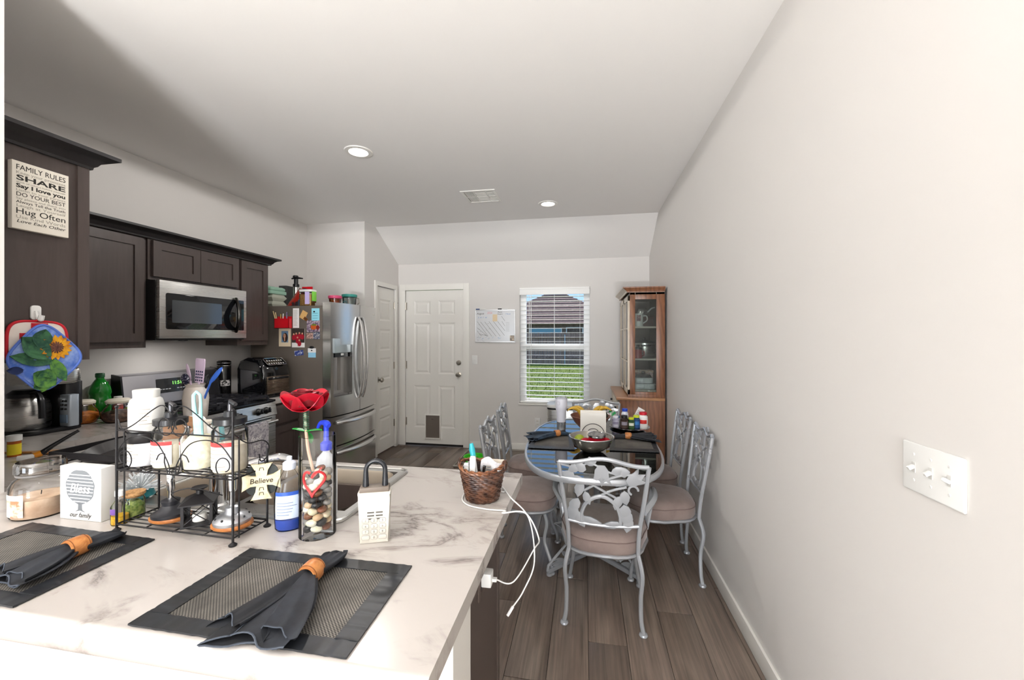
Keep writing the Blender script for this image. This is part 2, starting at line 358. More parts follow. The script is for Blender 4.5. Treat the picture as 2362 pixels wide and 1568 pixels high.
wall('wall_rear', [(a, b_, -5.3, -5.2, c, d) for a, b_, c, d in rw], mat('rear_wall_dimmed', 0x8d8984, .75))  # unseen wall, darkened to throw less light at the counter edge
for i, (a, b_, c, d) in enumerate([(-4.2, -2.2, .4, 2.0), (-.7, .7, .12, 2.2)]):
    g = G()
    for u in ((a, a+.05, c, d), (b_-.05, b_, c, d), (a+.05, b_-.05, c, c+.05), (a+.05, b_-.05, d-.05, d)): g.box(u[0], u[1], -5.29, -5.22, u[2], u[3])
    wn = struct(g.obj('window_%d' % (i+2), WHITE)); g = G(); g.box(a+.05, b_-.05, -5.265, -5.26, c+.05, d-.05); g.obj('pane', PANE, wn)
q = G(); q.box(-5.4, XR-.02, -5.1, .2, 0, .012); struct(q.obj('floor_bounce_sheet', mat('pale_bounce', 0xcfc9c0, .95)))  # added pale sheet, unseen, bouncing window light up to the ceiling
# baseboards
g = G(); g.box(XR-.013, XR, -5.2, YB, 0, .088, .003); struct(g.obj('baseboard_right', WHITE))
g = G(); g.box(-1.455, XR-.013, YB-.013, YB, 0, .088, .003); struct(g.obj('baseboard_back', WHITE))
# ---------------------------------------------------------------- doors
def panel(g, x0, x1, z0, z1, d, raised=True):    # a moulded panel drawn on the face y = d (towards -y)
    e = .022
    g.m = Matrix.Translation((0, d, 0)) @ MXZ
    o = [(x0, z0), (x1, z0), (x1, z1), (x0, z1)]; i = [(x0+e, z0+e), (x1-e, z0+e), (x1-e, z1-e), (x0+e, z1-e)]; j = [(x0+2.2*e, z0+2.2*e), (x1-2.2*e, z0+2.2*e), (x1-2.2*e, z1-2.2*e), (x0+2.2*e, z1-2.2*e)]
    P = lambda l, y: [(p[0], p[1], y) for p in l]
    vs = P(o, 0)+P(i, .008)+P(j, .001 if raised else .008); fs = [(a, (a+1) % 4, 4+(a+1) % 4, 4+a) for a in range(4)]+[(4+a, 4+(a+1) % 4, 8+(a+1) % 4, 8+a) for a in range(4)]+[(8, 9, 10, 11)]
    g.add(vs, fs); g.m = None
def door_leaf(name, w_, h_, th, pans, m):        # leaf in its own frame: x 0..w, front at y=0, panels recessed into it
    g = G(); xs = sorted({0, w_, *[p[0] for p in pans], *[p[1] for p in pans]}); zs = sorted({0, h_, *[p[2] for p in pans], *[p[3] for p in pans]})
    hole = lambda a, b, c, d: any(p[0] <= a+1e-6 and b <= p[1]+1e-6 and p[2] <= c+1e-6 and d <= p[3]+1e-6 for p in pans)
    for a, b in zip(xs, xs[1:]):
        for c, d in zip(zs, zs[1:]):
            if not hole(a, b, c, d): g.add([(a, 0, c), (b, 0, c), (b, 0, d), (a, 0, d)], [(0, 1, 2, 3)])
    g.add([(0, 0, 0), (w_, 0, 0), (w_, 0, h_), (0, 0, h_), (0, th, 0), (w_, th, 0), (w_, th, h_), (0, th, h_)], [(4, 7, 6, 5), (0, 4, 5, 1), (1, 5, 6, 2), (2, 6, 7, 3), (3, 7, 4, 0)])
    for p in pans: panel(g, *p, 0)
    bmesh.ops.remove_doubles(g.b, verts=g.b.verts[:], dist=1e-5)
    return g.obj(name, m, flat=True)
def knob(parent, loc, rz=0, name='door_knob'):
    g = G(); g.lathe([(0, 0), (.032, 0), (.032, .006), (.014, .012), (.012, .03), (.026, .042), (.03, .055), (.022, .068), (0, .071)], 20)
    return g.obj(name, NICKEL, parent, loc, (PI/2, 0, rz))
w_, h_ = .80, 2.035; cx = [.115, .345, .455, .685]
pans = [(cx[a], cx[a+1], z0, z1) for a in (0, 2) for z0, z1 in ((.22, .78), (.93, 1.61), (1.71, 1.90))]
d1 = door_leaf('door_1', w_, h_, .04, pans, DOORW); struct(d1, 'white six-panel exterior door with a pet flap, in the back wall'); d1.location = (DX0+.008, YB+.012, .015)
def casing(name, x0, x1, z, cw, parent, m=WHITE):
    g = G()
    for b_ in ((x0-cw, x0+.006, 0, z+cw), (x1-.006, x1+cw, 0, z+cw), (x0+.006, x1-.006, z-.006, z+cw)): g.box(b_[0], b_[1], -.016, 0, b_[2], b_[3], .003)
    return g.obj(name, m, parent)
c = casing('trim_1', DX0, DX1, DZ, .072, None); struct(c); c.location = (0, YB, 0)
knob(d1, (.735, 0, .93)); knob(d1, (.735, 0, 1.085), name='deadbolt').scale = (1, 1, .45)
for z in (.3, 1.05, 1.83):
    g = G(); g.box(-.006, .014, -.006, .003, z-.05, z+.05); g.cyl((0, -.008, z-.05), .006, .1, 8); g.obj('hinge', NICKEL, d1)
g = G()
for b_ in ((.27, .285, .075, .4), (.475, .49, .075, .4), (.285, .475, .075, .09), (.285, .475, .385, .4)): g.box(b_[0], b_[1], -.02, 0.001, b_[2], b_[3], .003)
pf = g.obj('pet_door_frame', WHITE, d1)
g = G(); g.box(.285, .475, -.009, -.003, .09, .385); fp = g.obj('flap', mat('smoked_flap', 0x6f665e, .4), d1)
g = G(); g.box(.36, .4, -.014, -.009, .335, .341); g.obj('magnet_clip', CHROME, d1)
g = G(); g.box(0, w_, -.012, .03, -.014, .012); g.obj('door_sweep', mat('black_rubber', 0x1d1b1a, .6), d1)
# pantry door, five flat panels, faces +x
pd = door_leaf('door_2', EY1-EY0-.012, 2.035, .035, [(.1, .385, a, a+.27) for a in (.16, .52, .89, 1.25, 1.62)], DOORW); struct(pd, 'narrow white five-panel pantry door beside the refrigerator')
pd.location = (PX-.012, EY0+.006, .015); pd.rotation_euler = (0, 0, PI/2)
c = casing('trim_2', EY0, EY1, DZ, .05, None); struct(c); c.rotation_euler = (0, 0, PI/2); c.location = (PX, 0, 0)
knob(pd, (.055, 0, .9))
for z in (.3, 1.05, 1.83):
    g = G(); g.box(.462, .482, -.006, .003, z-.045, z+.045); g.cyl((.474, -.008, z-.045), .006, .09, 8); g.obj('hinge', NICKEL, pd)
g = G(); g.rod((.474, -.012, 1.86), (.53, -.03, 1.87), .004); g.obj('hinge_stop', NICKEL, pd)
# ---------------------------------------------------------------- window and blind
g = G()
for b_ in ((WX0, WX0+.075, WZ0, WZ1), (WX1-.075, WX1, WZ0, WZ1), (WX0+.075, WX1-.075, WZ0, WZ0+.05), (WX0+.075, WX1-.075, WZ1-.05, WZ1), (WX0+.075, WX1-.075, 1.275, 1.35)): g.box(b_[0], b_[1], YB+.07, YB+.12, b_[2], b_[3], .004)
wi = struct(g.obj('window_1', mat('white_vinyl', 0xf2f2f2, .35)), 'white single-hung window in the back wall')
for z0, z1 in ((WZ0+.05, 1.275), (1.35, WZ1-.05)):
    g = G(); g.box(WX0+.075, WX1-.075, YB+.093, YB+.097, z0, z1); g.obj('pane', PANE, wi)
g = G(); g.box(WX0-.012, WX1+.012, YB-.02, YB+.07, WZ0-.022, WZ0, .004); g.obj('window_sill', WHITE, wi)
BL = mat('white_blind_vinyl', 0xf4f4f2, .4)
bl = thing('window_blind', 'white two-inch slatted blind hanging open in the back window', 'blind', (0, YB+.028, 0))
g = G(); g.box(WX0+.003, WX1-.003, -.05, -.035, 1.965, 2.055, .003); g.box(WX0+.003, WX1-.003, -.056, -.03, 2.03, 2.052, .004); g.obj('valance', BL, bl)
g = G(); g.box(WX0+.006, WX1-.006, -.03, .03, 1.985, 2.05); g.obj('head_rail', BL, bl)
g = G(); g.box(WX0+.008, WX1-.008, -.03, .03, 0, .0045); sl = g.obj('slat', BL, bl, (0, 0, 1.94)); sl.rotation_euler = (0, 0, 0)
z = 1.94-.0565
while z > WZ0+.045: part_copy(sl, bl, (0, 0, z)); z -= .0565
g = G(); g.box(WX0+.008, WX1-.008, -.03, .03, WZ0+.004, WZ0+.024, .003); g.obj('bottom_rail', BL, bl)
for xx in (WX0+.12, -.375, WX1-.12):
    for y in (-.031, .031):
        g = G(); g.rod((xx, y, WZ0+.02), (xx, y, 1.99), .0016, 5); g.obj('ladder_cord', BL, bl)
g = G(); g.rod((WX0+.15, -.045, 1.1), (WX0+.15, -.045, 1.97), .004, 6); g.obj('tilt_wand', BL, bl)
# ---------------------------------------------------------------- outside
GR = mat('lawn_grass', 0x46600a, .9, noise=(0x7c8016, (3, 14, 3), .35, .7)); g = G(); g.box(-40, 40, YB+.2, 70, -.6, -.14); lw = struct(g.obj('lawn', GR))
q = G()
for i in range(2600):
    y = 5.8+16.5*random.random()**1.6; px = random.uniform(-.175, .03)*y+random.uniform(-.4, .4); h = random.uniform(.03, .07); a = random.uniform(0, PI); wd = .012
    q.add([(px-wd*math.cos(a), y-wd*math.sin(a), -.14), (px+wd*math.cos(a), y+wd*math.sin(a), -.14), (px+random.uniform(-.03, .03), y, -.14+h)], [(0, 1, 2)])
tag(q.obj('grass_blades', GR, flat=True), 'short mown grass blades on the lawn beyond the window', 'grass', kind='stuff')
FY = 23.0; FW = wood('fence_cedar', 0x85604e, 0xb08a75, (8, 8, .6), .8)
fe = thing('fence', 'brown cedar picket fence across the far side of the lawn', 'fence', (0, FY, -.14))
g = G()
for i in range(100): g.box(-8.5+i*.146, -8.5+i*.146+.138, 0, .02, .05, 1.78+random.uniform(-.015, .015))
tag(g.obj('pickets', FW, fe), kind='stuff')
for z in (.35, .95, 1.5): g = G(); g.box(-8.5, 6.1, -.045, 0, z, z+.09); g.obj('rail', FW, fe)
for i in range(7): g = G(); g.cyl((-8.3+i*2.4, -.06, 0), .03, 1.7, 8); g.obj('post', mat('galvanised', 0xc9cbcd, .4, .6), fe)
ho = thing('neighbor_house', 'brick house with brown shingled hip roof behind the fence', 'house', (-2.5, 31, -.14))
g = G(); g.box(-5.4, 5.4, 0, 9, 0, 2.62); g.obj('walls', mat('house_brick', 0x8f7b6b, .8, noise=(0x6d5a4e, 5, .3, .7)), ho)
SH = mat('roof_shingle', 0x7a5d50, .9, noise=(0xa58573, (5, 5, 22), .3, .7))
rf = []
g = G(); E = (-6.0, 6.0, -.6, 9.6); rz0, rz1 = 2.6, 5.3; N = 14
def rp_(k):
    u = k/N; return (E[0]+(5.2)*u, E[1]-(5.2)*u, E[2]+(4.7)*u, E[3]-4.7*u, rz0+(rz1-rz0)*u)
for k in range(N):                                  # courses of shingles, each lapping the one below
    a, b_ = rp_(k), rp_(k+1); dz = .045
    vs = [(a[0], a[2], a[4]), (a[1], a[2], a[4]), (a[1], a[3], a[4]), (a[0], a[3], a[4]), (b_[0], b_[2], b_[4]-dz), (b_[1], b_[2], b_[4]-dz), (b_[1], b_[3], b_[4]-dz), (b_[0], b_[3], b_[4]-dz)]
    g.add(vs, [(0, 1, 5, 4), (1, 2, 6, 5), (2, 3, 7, 6), (3, 0, 4, 7), (4, 5, 6, 7)])
g.obj('roof', SH, ho, flat=True)
g = G(); g.box(-1.0, 1.0, 4, 5, 5.2, 5.4); g.obj('ridge_cap', SH, ho)
for a, b_, c, d, mm in ((-4.6, -3.4, .9, 2.3, 0), (-1.7, .8, .2, 2.25, 0), (1.1, 2.4, .1, 2.3, 1), (3.1, 4.6, .9, 2.3, 0)):
    g = G(); g.box(a, b_, -.06, 0, c, d); f = g.obj('window', WHITE, ho); g = G(); g.box(a+.08, b_-.08, -.075, -.06, c+.08, d-.08); g.obj('pane', mat('blue_house_glass', 0x6ea6b4, .1, spec=.8) if not mm else mat('dark_house_glass', 0x3b2d1c, .15), f)
# ---------------------------------------------------------------- ceiling fixtures, switches, whiteboard
GLOW = mat('lamp_glow', 0xfff6e8, emis=9)
for i, (x, y, lb) in enumerate(((-1.572, 2.625, 'round recessed ceiling light over the kitchen, nearer one of two'), (-.355, 3.98, 'round recessed ceiling light by the ceiling vent, farther of the two'))):
    t = thing('recessed_light', lb, 'ceiling light', (x, y, ZC), 0, 'recessed ceiling lights')
    g = G(); g.lathe([(.062, -.003), (.066, -.008), (.092, -.006), (.096, 0)], 32); g.obj('trim_ring', WHITE, t)
    g = G(); g.lathe([(0, -.0035), (.063, -.0035), (.063, 0), (0, 0)], 32); g.obj('diffuser', GLOW, t)
    light('recessed_lamp', 'SPOT', (x, y, ZC-.03), (34, 4)[i], (1, .97, .93), spot_size=R(179.5), spot_blend=.04, shadow_soft_size=.07)
t = thing('ceiling_vent', 'white square louvred air vent in the flat ceiling', 'vent', (-.945, 3.66, ZC))
g = G()
for b_ in ((-.16, .16, -.16, -.135), (-.16, .16, .135, .16), (-.16, -.135, -.135, .135), (.135, .16, -.135, .135)): g.box(b_[0], b_[1], b_[2], b_[3], -.008, 0, .002)
g.box(-.135, .135, -.005, .005, -.006, 0); g.box(-.05, -.042, -.135, .135, -.006, 0); g.box(.062, .07, -.135, .135, -.006, 0)
g.obj('frame', WHITE, t); g = G(); g.box(-.135, .135, -.135, .135, -.001, 0); g.obj('duct_back', mat('duct_dark', 0x8d8a84, .8), t)
for k in range(26):
    q = G()
    if k < 8: x = -.127+k*.0105; q.box(x, x+.007, -.135, .135, -.005, -.0015)
    elif k < 17: y = -.125+(k-8)*.0285; q.box(-.04, .06, y, y+.02, -.005, -.0015)
    else: y = -.125+(k-17)*.0285; q.box(.071, .133, y, y+.012, -.005, -.0015)
    q.obj('louvre', WHITE, t)
t = thing('switch_plate', 'white three-gang toggle switch plate on the right wall', 'light switch', (XR, 1.05, 1.135), -PI/2)
g = G(); g.m = MXZ.copy(); g.prism(rrect(.163, .113, .004), -.006, 0, .003); g.obj('cover_plate', WP, t)
for i, x in enumerate((-.047, 0, .047)):
    g = G(); g.box(x-.005, x+.005, -.007, -.005, -.012, .012); sl = g.obj('toggle_slot', mat('toggle_slot_grey', 0xd3d2cf, .4), t)
    g = G(); a = 1 if i < 2 else -1; g.m = Matrix.Translation((x, -.006, a*.003)) @ Matrix.Rotation(a*.5, 4, 'X'); g.box(-.0042, .0042, -.014, 0, -.004, .004, .0015); g.obj('toggle', WP, t)
    for z in (.03, -.03): g = G(); g.m = Matrix.Translation((x, -.006, z)) @ Matrix.Rotation(PI/2, 4, 'X'); g.lathe([(0, .0015), (.003, .001), (.0035, 0)], 10); g.obj('screw', WP, t)
def plate(name, label, cat, x, z, outlet):
    t = thing(name, label, cat, (x, YB, z))
    g = G(); g.m = MXZ.copy(); g.prism(rrect(.072, .115, .004), -.006, 0, .002); g.obj('cover_plate', WP, t)
    if outlet:
        for zz in (.02, -.02):
            g = G(); g.box(-.016, .016, -.008, -.005, zz-.014, zz+.014, .002); f = g.obj('socket', mat('ivory_socket', 0xe0ded8, .4), t)
            for xx in (-.006, .006): g = G(); g.box(xx-.0012, xx+.0012, -.0085, -.0075, zz-.003, zz+.006); g.obj('slot', BLACK, f)
    else: g = G(); g.box(-.006, .006, -.013, -.005, -.004, .014, .002); g.obj('toggle', WP, t)
    return t
plate('light_switch', 'small white single light switch beside the exterior door', 'light switch', at(1095, 832, 1, YB).x, 1.14, 0)
plate('wall_outlet', 'white electrical outlet low on the back wall under the window', 'outlet', at(1240, 983, 1, YB).x, .36, 1)
wb = thing('whiteboard', 'framed dry-erase board scribbled with a weekly plan, on the back wall', 'whiteboard', (at(1142, 750, 1, YB).x, YB, 1.575))
W2, H2 = .255, .202
g = G(); g.box(-W2, W2, -.008, 0, -H2, H2); g.obj('writing_surface', mat('dry_erase_white', 0xdfe1e4, .15), wb)
g = G()
for b_ in ((-W2-.006, W2+.006, H2-.004, H2+.008), (-W2-.006, W2+.006, -H2-.008, -H2+.004), (-W2-.006, -W2+.004, -H2, H2), (W2-.004, W2+.006, -H2, H2)): g.box(b_[0], b_[1], -.014, 0, b_[2], b_[3], .002)
g.obj('frame', mat('aluminium', 0xd9dadc, .35, .5), wb)
MB_ = mat('blue_marker_ink', 0x5d8fc4, .6); MR_ = mat('red_marker_ink', 0xd98a94, .6)
E2 = (PI/2, 0, 0)
def wtext(b, s, m, x, z, ax='LEFT'): text(b, s, m, wb, (x, -.0084, z), E2, 'handwriting', .2, .0001, ax)
wtext('August', .034, INK, -.24, .16); wtext('2026', .034, MR_, -.105, .168); wtext('Every', .026, INK, .035, .178); wtext('Week I:', .022, INK, .03, .152); wtext('7 Pm-8', .022, MB_, .135, .152)
wtext('S  M  T  W', .026, MB_, -.225, .108); wtext('. . . . .', .028, MR_, -.225, .085)
for i in range(7): wtext('~~~~', .02, INK, .14, .045-i*.018)
q = G()
def stroke(x0, z0, x1, z1, wd=.0028):
    a = math.atan2(z1-z0, x1-x0); dx, dz = -math.sin(a)*wd/2, math.cos(a)*wd/2
    q.add([(x0+dx, -.0086, z0+dz), (x1+dx, -.0086, z1+dz), (x1-dx, -.0086, z1-dz), (x0-dx, -.0086, z0-dz)], [(0, 1, 2, 3)])
for x0, z0, x1, z1 in ((-.235, .06, -.09, -.13), (-.19, .055, -.04, -.13), (-.135, .055, .015, -.13), (-.08, .06, .07, -.13), (-.02, .06, .125, -.12), (.035, .06, .13, -.06), (.09, .06, .13, .0), (.085, .125, .13, .065), (-.235, -.02, -.1, -.13), (-.21, -.1, -.1, -.125), (-.235, -.06, -.18, -.13)): stroke(x0, z0, x1, z1)
for i in range(14): x, z = random.uniform(-.24, -.08), random.uniform(-.19, .03); stroke(x, z, x+random.uniform(.01, .03), z+random.uniform(-.012, .012), .002)
q.obj('ink_strokes', INK, wb)
q = G()
for i in range(10): x, z = random.uniform(-.24, .16), random.uniform(-.18, -.14); stroke(x, z, x+.02, z+random.uniform(-.01, .03), .002)
q.obj('blue_strokes', MB_, wb)
g = G(); g.box(-.03, .03, -.0095, -.008, .06, .15); g.obj('tan_note', mat('tan_note', 0xe3cfae, .8), wb); g = G(); g.box(.195, .25, -.0095, -.008, -.19, -.12); g.obj('corner_photo', mat('corner_photo', 0xd8c9b5, .6, noise=(0x8a7f78, 40, .4, .6)), wb)
for i, (x, m_, lb) in enumerate(((-.19, mat('blue_marker', 0x2d4a7c, .4), 'blue dry-erase marker clipped on top of the whiteboard'), (.1, BLACK, 'black dry-erase marker clipped on top of the whiteboard'))):
    t = thing('dry_erase_marker', lb, 'marker', (wb.location.x+x, YB-.012, 1.575+H2+.015), 0, 'markers on the whiteboard')
    g = G(); g.rod((-.06, 0, 0), (-.01, 0, 0), .0075, 10); g.obj('cap', m_, t); g = G(); g.rod((-.01, 0, 0), (.07, 0, 0), .006, 10, .0055); g.obj('barrel', WP, t)
# ---------------------------------------------------------------- cabinets
def shaker(g, x, y0, y1, z0, z1, fw=.055, th=.02):      # door facing +x, back at x
    for b_ in ((y0, y0+fw, z0, z1), (y1-fw, y1, z0, z1), (y0+fw, y1-fw, z0, z0+fw), (y0+fw, y1-fw, z1-fw, z1)): g.box(x, x+th, *b_)
    g.box(x, x+th-.009, y0+fw, y1-fw, z0+fw, z1-fw)
def crown(g, x, y0, y1, z0, sc=1, end=True):            # crown moulding along y at face x, top at z0+.06
    pr = [(0, 0), (.012, 0), (.014, .01), (.022, .016), (.03, .03), (.046, .042), (.066, .048), (.072, .05), (.072, .064), (0, .064)]
    n = len(pr); vs = []; secs = [(y0, 0)]+([(y1, 1)] if end else [(y1, 0)])
    for yy, k in secs:
        for p in pr: vs.append((x+p[0]*sc, yy+(p[0]*sc if k else 0), z0+p[1]*sc))
    if end:
        for p in pr: vs.append((x-.26, y1+p[0]*sc, z0+p[1]*sc))
    m_ = len(vs)//n; fs = [(j*n+i, (j+1)*n+i, (j+1)*n+(i+1) % n, j*n+(i+1) % n) for j in range(m_-1) for i in range(n)]+[tuple(range(n)), tuple(range((m_-1)*n, m_*n))]
    g.add(vs, fs)
FX = -2.872
def upper(label, y0, y1, z0, z1, doors, dz0, dz1, face=FX):
    t = thing('wall_cabinet', label, 'cabinet', (0, 0, 0), 0, 'upper cabinets on the range wall')
    g = G(); g.box(XL+.002, face, y0, y1, z0, z1); g.obj('carcass', ESP, t)
    for a, b_ in doors: g = G(); shaker(g, face+.0015, a, b_, dz0, dz1); g.obj('door', ESP, t)
    return t
ua = upper('espresso upper cabinet with one tall shaker door left of the microwave', 1.385, 2.222, 1.366, 2.125, [(1.72, 2.195)], 1.405, 2.085)
ub = upper('short two-door espresso cabinet directly above the microwave', 2.226, 2.938, 1.822, 2.125, [(2.245, 2.583), (2.587, 2.925)], 1.845, 2.085, FX+.012)
uc = upper('narrow espresso upper cabinet between the microwave and refrigerator', 2.942, 3.275, 1.366, 2.125, [(2.965, 3.255)], 1.405, 2.085)
g = G(); crown(g, -2.855, 1.385, 3.275, 2.093, .98); cm = tag(g.obj('crown_molding', ESPD), 'dark crown molding running along the range-wall upper cabinets', 'molding')
t = thing('wall_cabinet', 'tall-sided espresso cabinet at the left edge carrying the wooden word sign', 'cabinet')
g = G(); g.box(XL+.002, -2.082, KY1+.002, 1.352, 1.343, 2.17); g.obj('carcass', ESP, t)
g = G(); g.box(-2.082, -2.074, KY1+.002, 1.335, 1.343, 2.17); g.obj('end_panel', ESP, t)
g = G(); g.box(-2.16, -2.066, 1.335, 1.375, 1.343, 2.17); g.obj('face_stile', ESP, t)
g = G(); g.box(XL+.3, -2.16, 1.353, 1.372, 1.37, 2.14); g.obj('door', ESP, t)
g = G(); crown(g, -2.074, KY1+.002, 1.372, 2.148, 1.05); g.obj('crown', ESPD, t)
# wooden word sign
sy0, sy1 = at(28, 450, 0, -2.05).y, at(159, 450, 0, -2.05).y; sz1, sz0 = at(28, 366, 0, -2.05).z, at(22, 523, 0, -2.05).z
t = thing('word_sign', 'cream wooden FAMILY RULES sign fixed to the tall dark cabinet side', 'sign', (-2.073, (sy0+sy1)/2, (sz0+sz1)/2))
hw, hh = (sy1-sy0)/2, (sz1-sz0)/2
g = G(); g.box(0, .022, -hw, hw, -hh, hh, .002); g.obj('board', mat('cream_board', 0xe6e0d4, .6), t)
FADE = mat('faded_ink', 0xa39d92, .7); rows = [('FAMILY RULES', .037, 1, .95), ('Keep your promises', .02, 0, 1), ('SHARE', .036, 1, 1.55), ('think of others before yourself', .011, 0, .95), ('Say I love you', .027, 1, 1.1), ('Listen to your parents', .017, 0, 1), ('DO YOUR BEST', .028, 1, 1), ('Say please and thank you', .015, 0, 1), ('Always Tell the Truth', .02, 1, 1), ('Laugh at Yourself', .019, 0, 1.1), ('Hug Often', .042, 1, 1.1), ('Use Kind Words', .023, 0, 1.1), ('Love Each Other', .022, 1, 1.1)]
tot = sum(r_[1] for r_ in rows)+.004*12; k = (2*hh-.03)/tot*.98; z = hh-.012
for b_, s_, dk, sx_ in rows:
    h_ = s_*k; z -= h_/2
    o = text(b_, h_*1.25, INK if dk else FADE, t, (.0222, 0, z), (PI/2, 0, PI/2), 'lettering', .25 if b_ in ('Love Each Other',) else 0, .0002, 'CENTER', 1, .0006 if b_ in ('SHARE', 'Say I love you') else 0)
    wd = max(v.co.x for v in o.data.vertices)-min(v.co.x for v in o.data.vertices); o.scale = (1.86*hw/wd*.93, 1, 1); z -= h_/2+.004*k
# base cabinets
def base(label, y0, y1, drawers=True, x=-2.575):
    t = thing('base_cabinet', label, 'cabinet', (0, 0, 0), 0, 'base cabinets on the range wall')
    g = G(); g.box(XL+.01, x, y0, y1, .1, .872); g.box(XL+.01, x-.07, y0, y1, 0.001, .1); g.obj('carcass', ESP, t)
    g = G(); g.box(x+.001, x+.02, y0+.012, y1-.012, .70, .855, .003); g.obj('drawer', ESP, t)
    g = G(); shaker(g, x+.001, y0+.012, y1-.012, .115, .675); g.obj('door', ESP, t)
    return t
base('espresso base cabinet under the counter left of the gas range', 1.56, 2.212)
base('narrow espresso base cabinet with drawer between range and refrigerator', 2.978, 3.297)
pc = thing('peninsula_cabinet', 'dark espresso cabinet run carrying the marble peninsula counter and sink', 'cabinet')
g = G(); g.box(-2.5, -.318, KY1+.002, 1.44, .1, .45); g.box(-2.5, -.318, KY1+.002, 1.37, 0.001, .1); g.box(-.335, -.318, KY1+.002, 1.44, .45, .868); g.box(-2.5, -.335, 1.425, 1.44, .45, .868); g.obj('carcass', ESP, pc)
g = G(); g.box(-.318, -.305, KY1+.002, 1.42, 0.001, .868); g.box(-.318, -.3, 1.395, 1.42, .001, .868); g.obj('end_panel', mat('umber_panel', 0x4f443f, .5), pc)
for i in range(4): g = G(); g.box(-2.2+i*.46, -1.76+i*.46, 1.441, 1.46, .12, .7); g.obj('door', ESP, pc)
# ---------------------------------------------------------------- counters and sink
SX0, SX1, SY0, SY1 = -1.455, -.672, 1.03, 1.492; ZT = .914
ct = thing('marble_countertop', 'white marble-look laminate peninsula worktop with rolled front edge', 'countertop')
g = G(); e = .016
for b_ in ((-2.0, SX0+e, .62, KY0), (SX0+e, SX1-e, .62, SY0+e), (SX1-e, -.236, .62, 1.54), (-1.93, SX0+e, KY0, 1.54), (SX0+e, SX1-e, SY1-e, 1.54), (-2.55, -1.93, KY1+.003, 1.54), (XL+.002, -2.55, KY1+.003, 2.213)): g.box(b_[0], b_[1], b_[2], b_[3], .876, ZT)
pr = [(.62, ZT), (.6, ZT)]+[(.597-.014*math.sin(R(a)), .898+.016*math.cos(R(a))) for a in range(0, 91, 15)]+[(.583, .87), (.588, .862), (.62, .862)]
g.m = MYZ.copy(); g.prism(pr, -2.0, -.236); g.m = None
g.obj('worktop', MARBLE, ct, ang=50); 
cr = G(); cr.box(XL+.002, -2.55, 2.973, 3.299, .876, ZT, .002); tag(cr.obj('side_countertop', MARBLE), 'short marble-look counter under the air fryer, right of the range', 'countertop')
sk = thing('kitchen_sink', 'double-bowl stainless drop-in sink set in the marble counter', 'sink', (0, 0, ZT))
g = G(); mx = (SX0+SX1)/2
bowls = [(SX0+.035, mx-.012, SY0+.075, SY1-.035), (mx+.012, SX1-.035, SY0+.075, SY1-.035)]
o_ = rrect(SX1-SX0, SY1-SY0, .03, 3, (mx, (SY0+SY1)/2))
xs = [SX0+.012, bowls[0][0], bowls[0][1], bowls[1][0], bowls[1][1], SX1-.012]; ys = [SY0+.012, bowls[0][2], bowls[0][3], SY1-.012]
for i in range(5):
    for j in range(3):
        if (i in (1, 3)) and j == 1: continue
        g.add([(xs[i], ys[j], .004), (xs[i+1], ys[j], .004), (xs[i+1], ys[j+1], .004), (xs[i], ys[j+1], .004)], [(0, 1, 2, 3)])
pts = [(p[0], p[1]) for p in o_]
g.tube([(p[0]*1+(mx-p[0])*.012, p[1]+((SY0+SY1)/2-p[1])*.012, .0035) for p in o_], .0065, 6, True)
g.obj('rim', STEEL, sk, flat=True)
for bx in bowls:
    g = G(); cx, cy = (bx[0]+bx[1])/2, (bx[2]+bx[3])/2; L_ = [(1, .004), (.985, -.004), (.97, -.06), (.95, -.15), (.88, -.172), (.2, -.178)]
    ring = [[(cx+(p[0]-cx)*s_, cy+(p[1]-cy)*s_, z_) for p in rrect(bx[1]-bx[0], bx[3]-bx[2], .055 if z_ < .003 else .05, 4, (cx, cy))] for s_, z_ in L_]
    n = len(ring[0]); g.add([v for r_ in ring for v in r_], [(j*n+i, j*n+(i+1) % n, (j+1)*n+(i+1) % n, (j+1)*n+i) for j in range(len(ring)-1) for i in range(n)]+[tuple(range((len(ring)-1)*n, len(ring)*n))])
    bw = g.obj('bowl', mat('bowl_satin_steel', 0xb8ac9c, .38, .55), sk); g = G(); g.lathe([(.02, -.1775), (.045, -.175), (.05, -.177)], 20, (cx, cy, 0)); g.obj('drain', CHROME, bw)
fa = thing('sink_faucet', 'chrome single-lever kitchen faucet standing behind the wire rack', 'faucet', (at(508, 1168, 2, ZT).x, SY0+.038, ZT+.004))
g = G(); g.lathe([(.03, 0), (.03, .008), (.024, .014), (.023, .115), (.026, .12), (.024, .15), (0, .156)], 24); g.obj('body', CHROME, fa)
g = G(); g.tube(spline([(0, .015, .07), (.03, .08, .1), (.075, .15, .105), (.1, .18, .09)], 6), [.017]*12+[.019]*7, 12); g.obj('spout', CHROME, fa)
g = G(); g.tube(spline([(0, 0, .15), (.02, -.005, .165), (.07, .01, .175)], 5), [.012, .012, .011, .01, .009, .008, .008, .008, .008, .009, .01], 10); g.obj('lever', CHROME, fa)
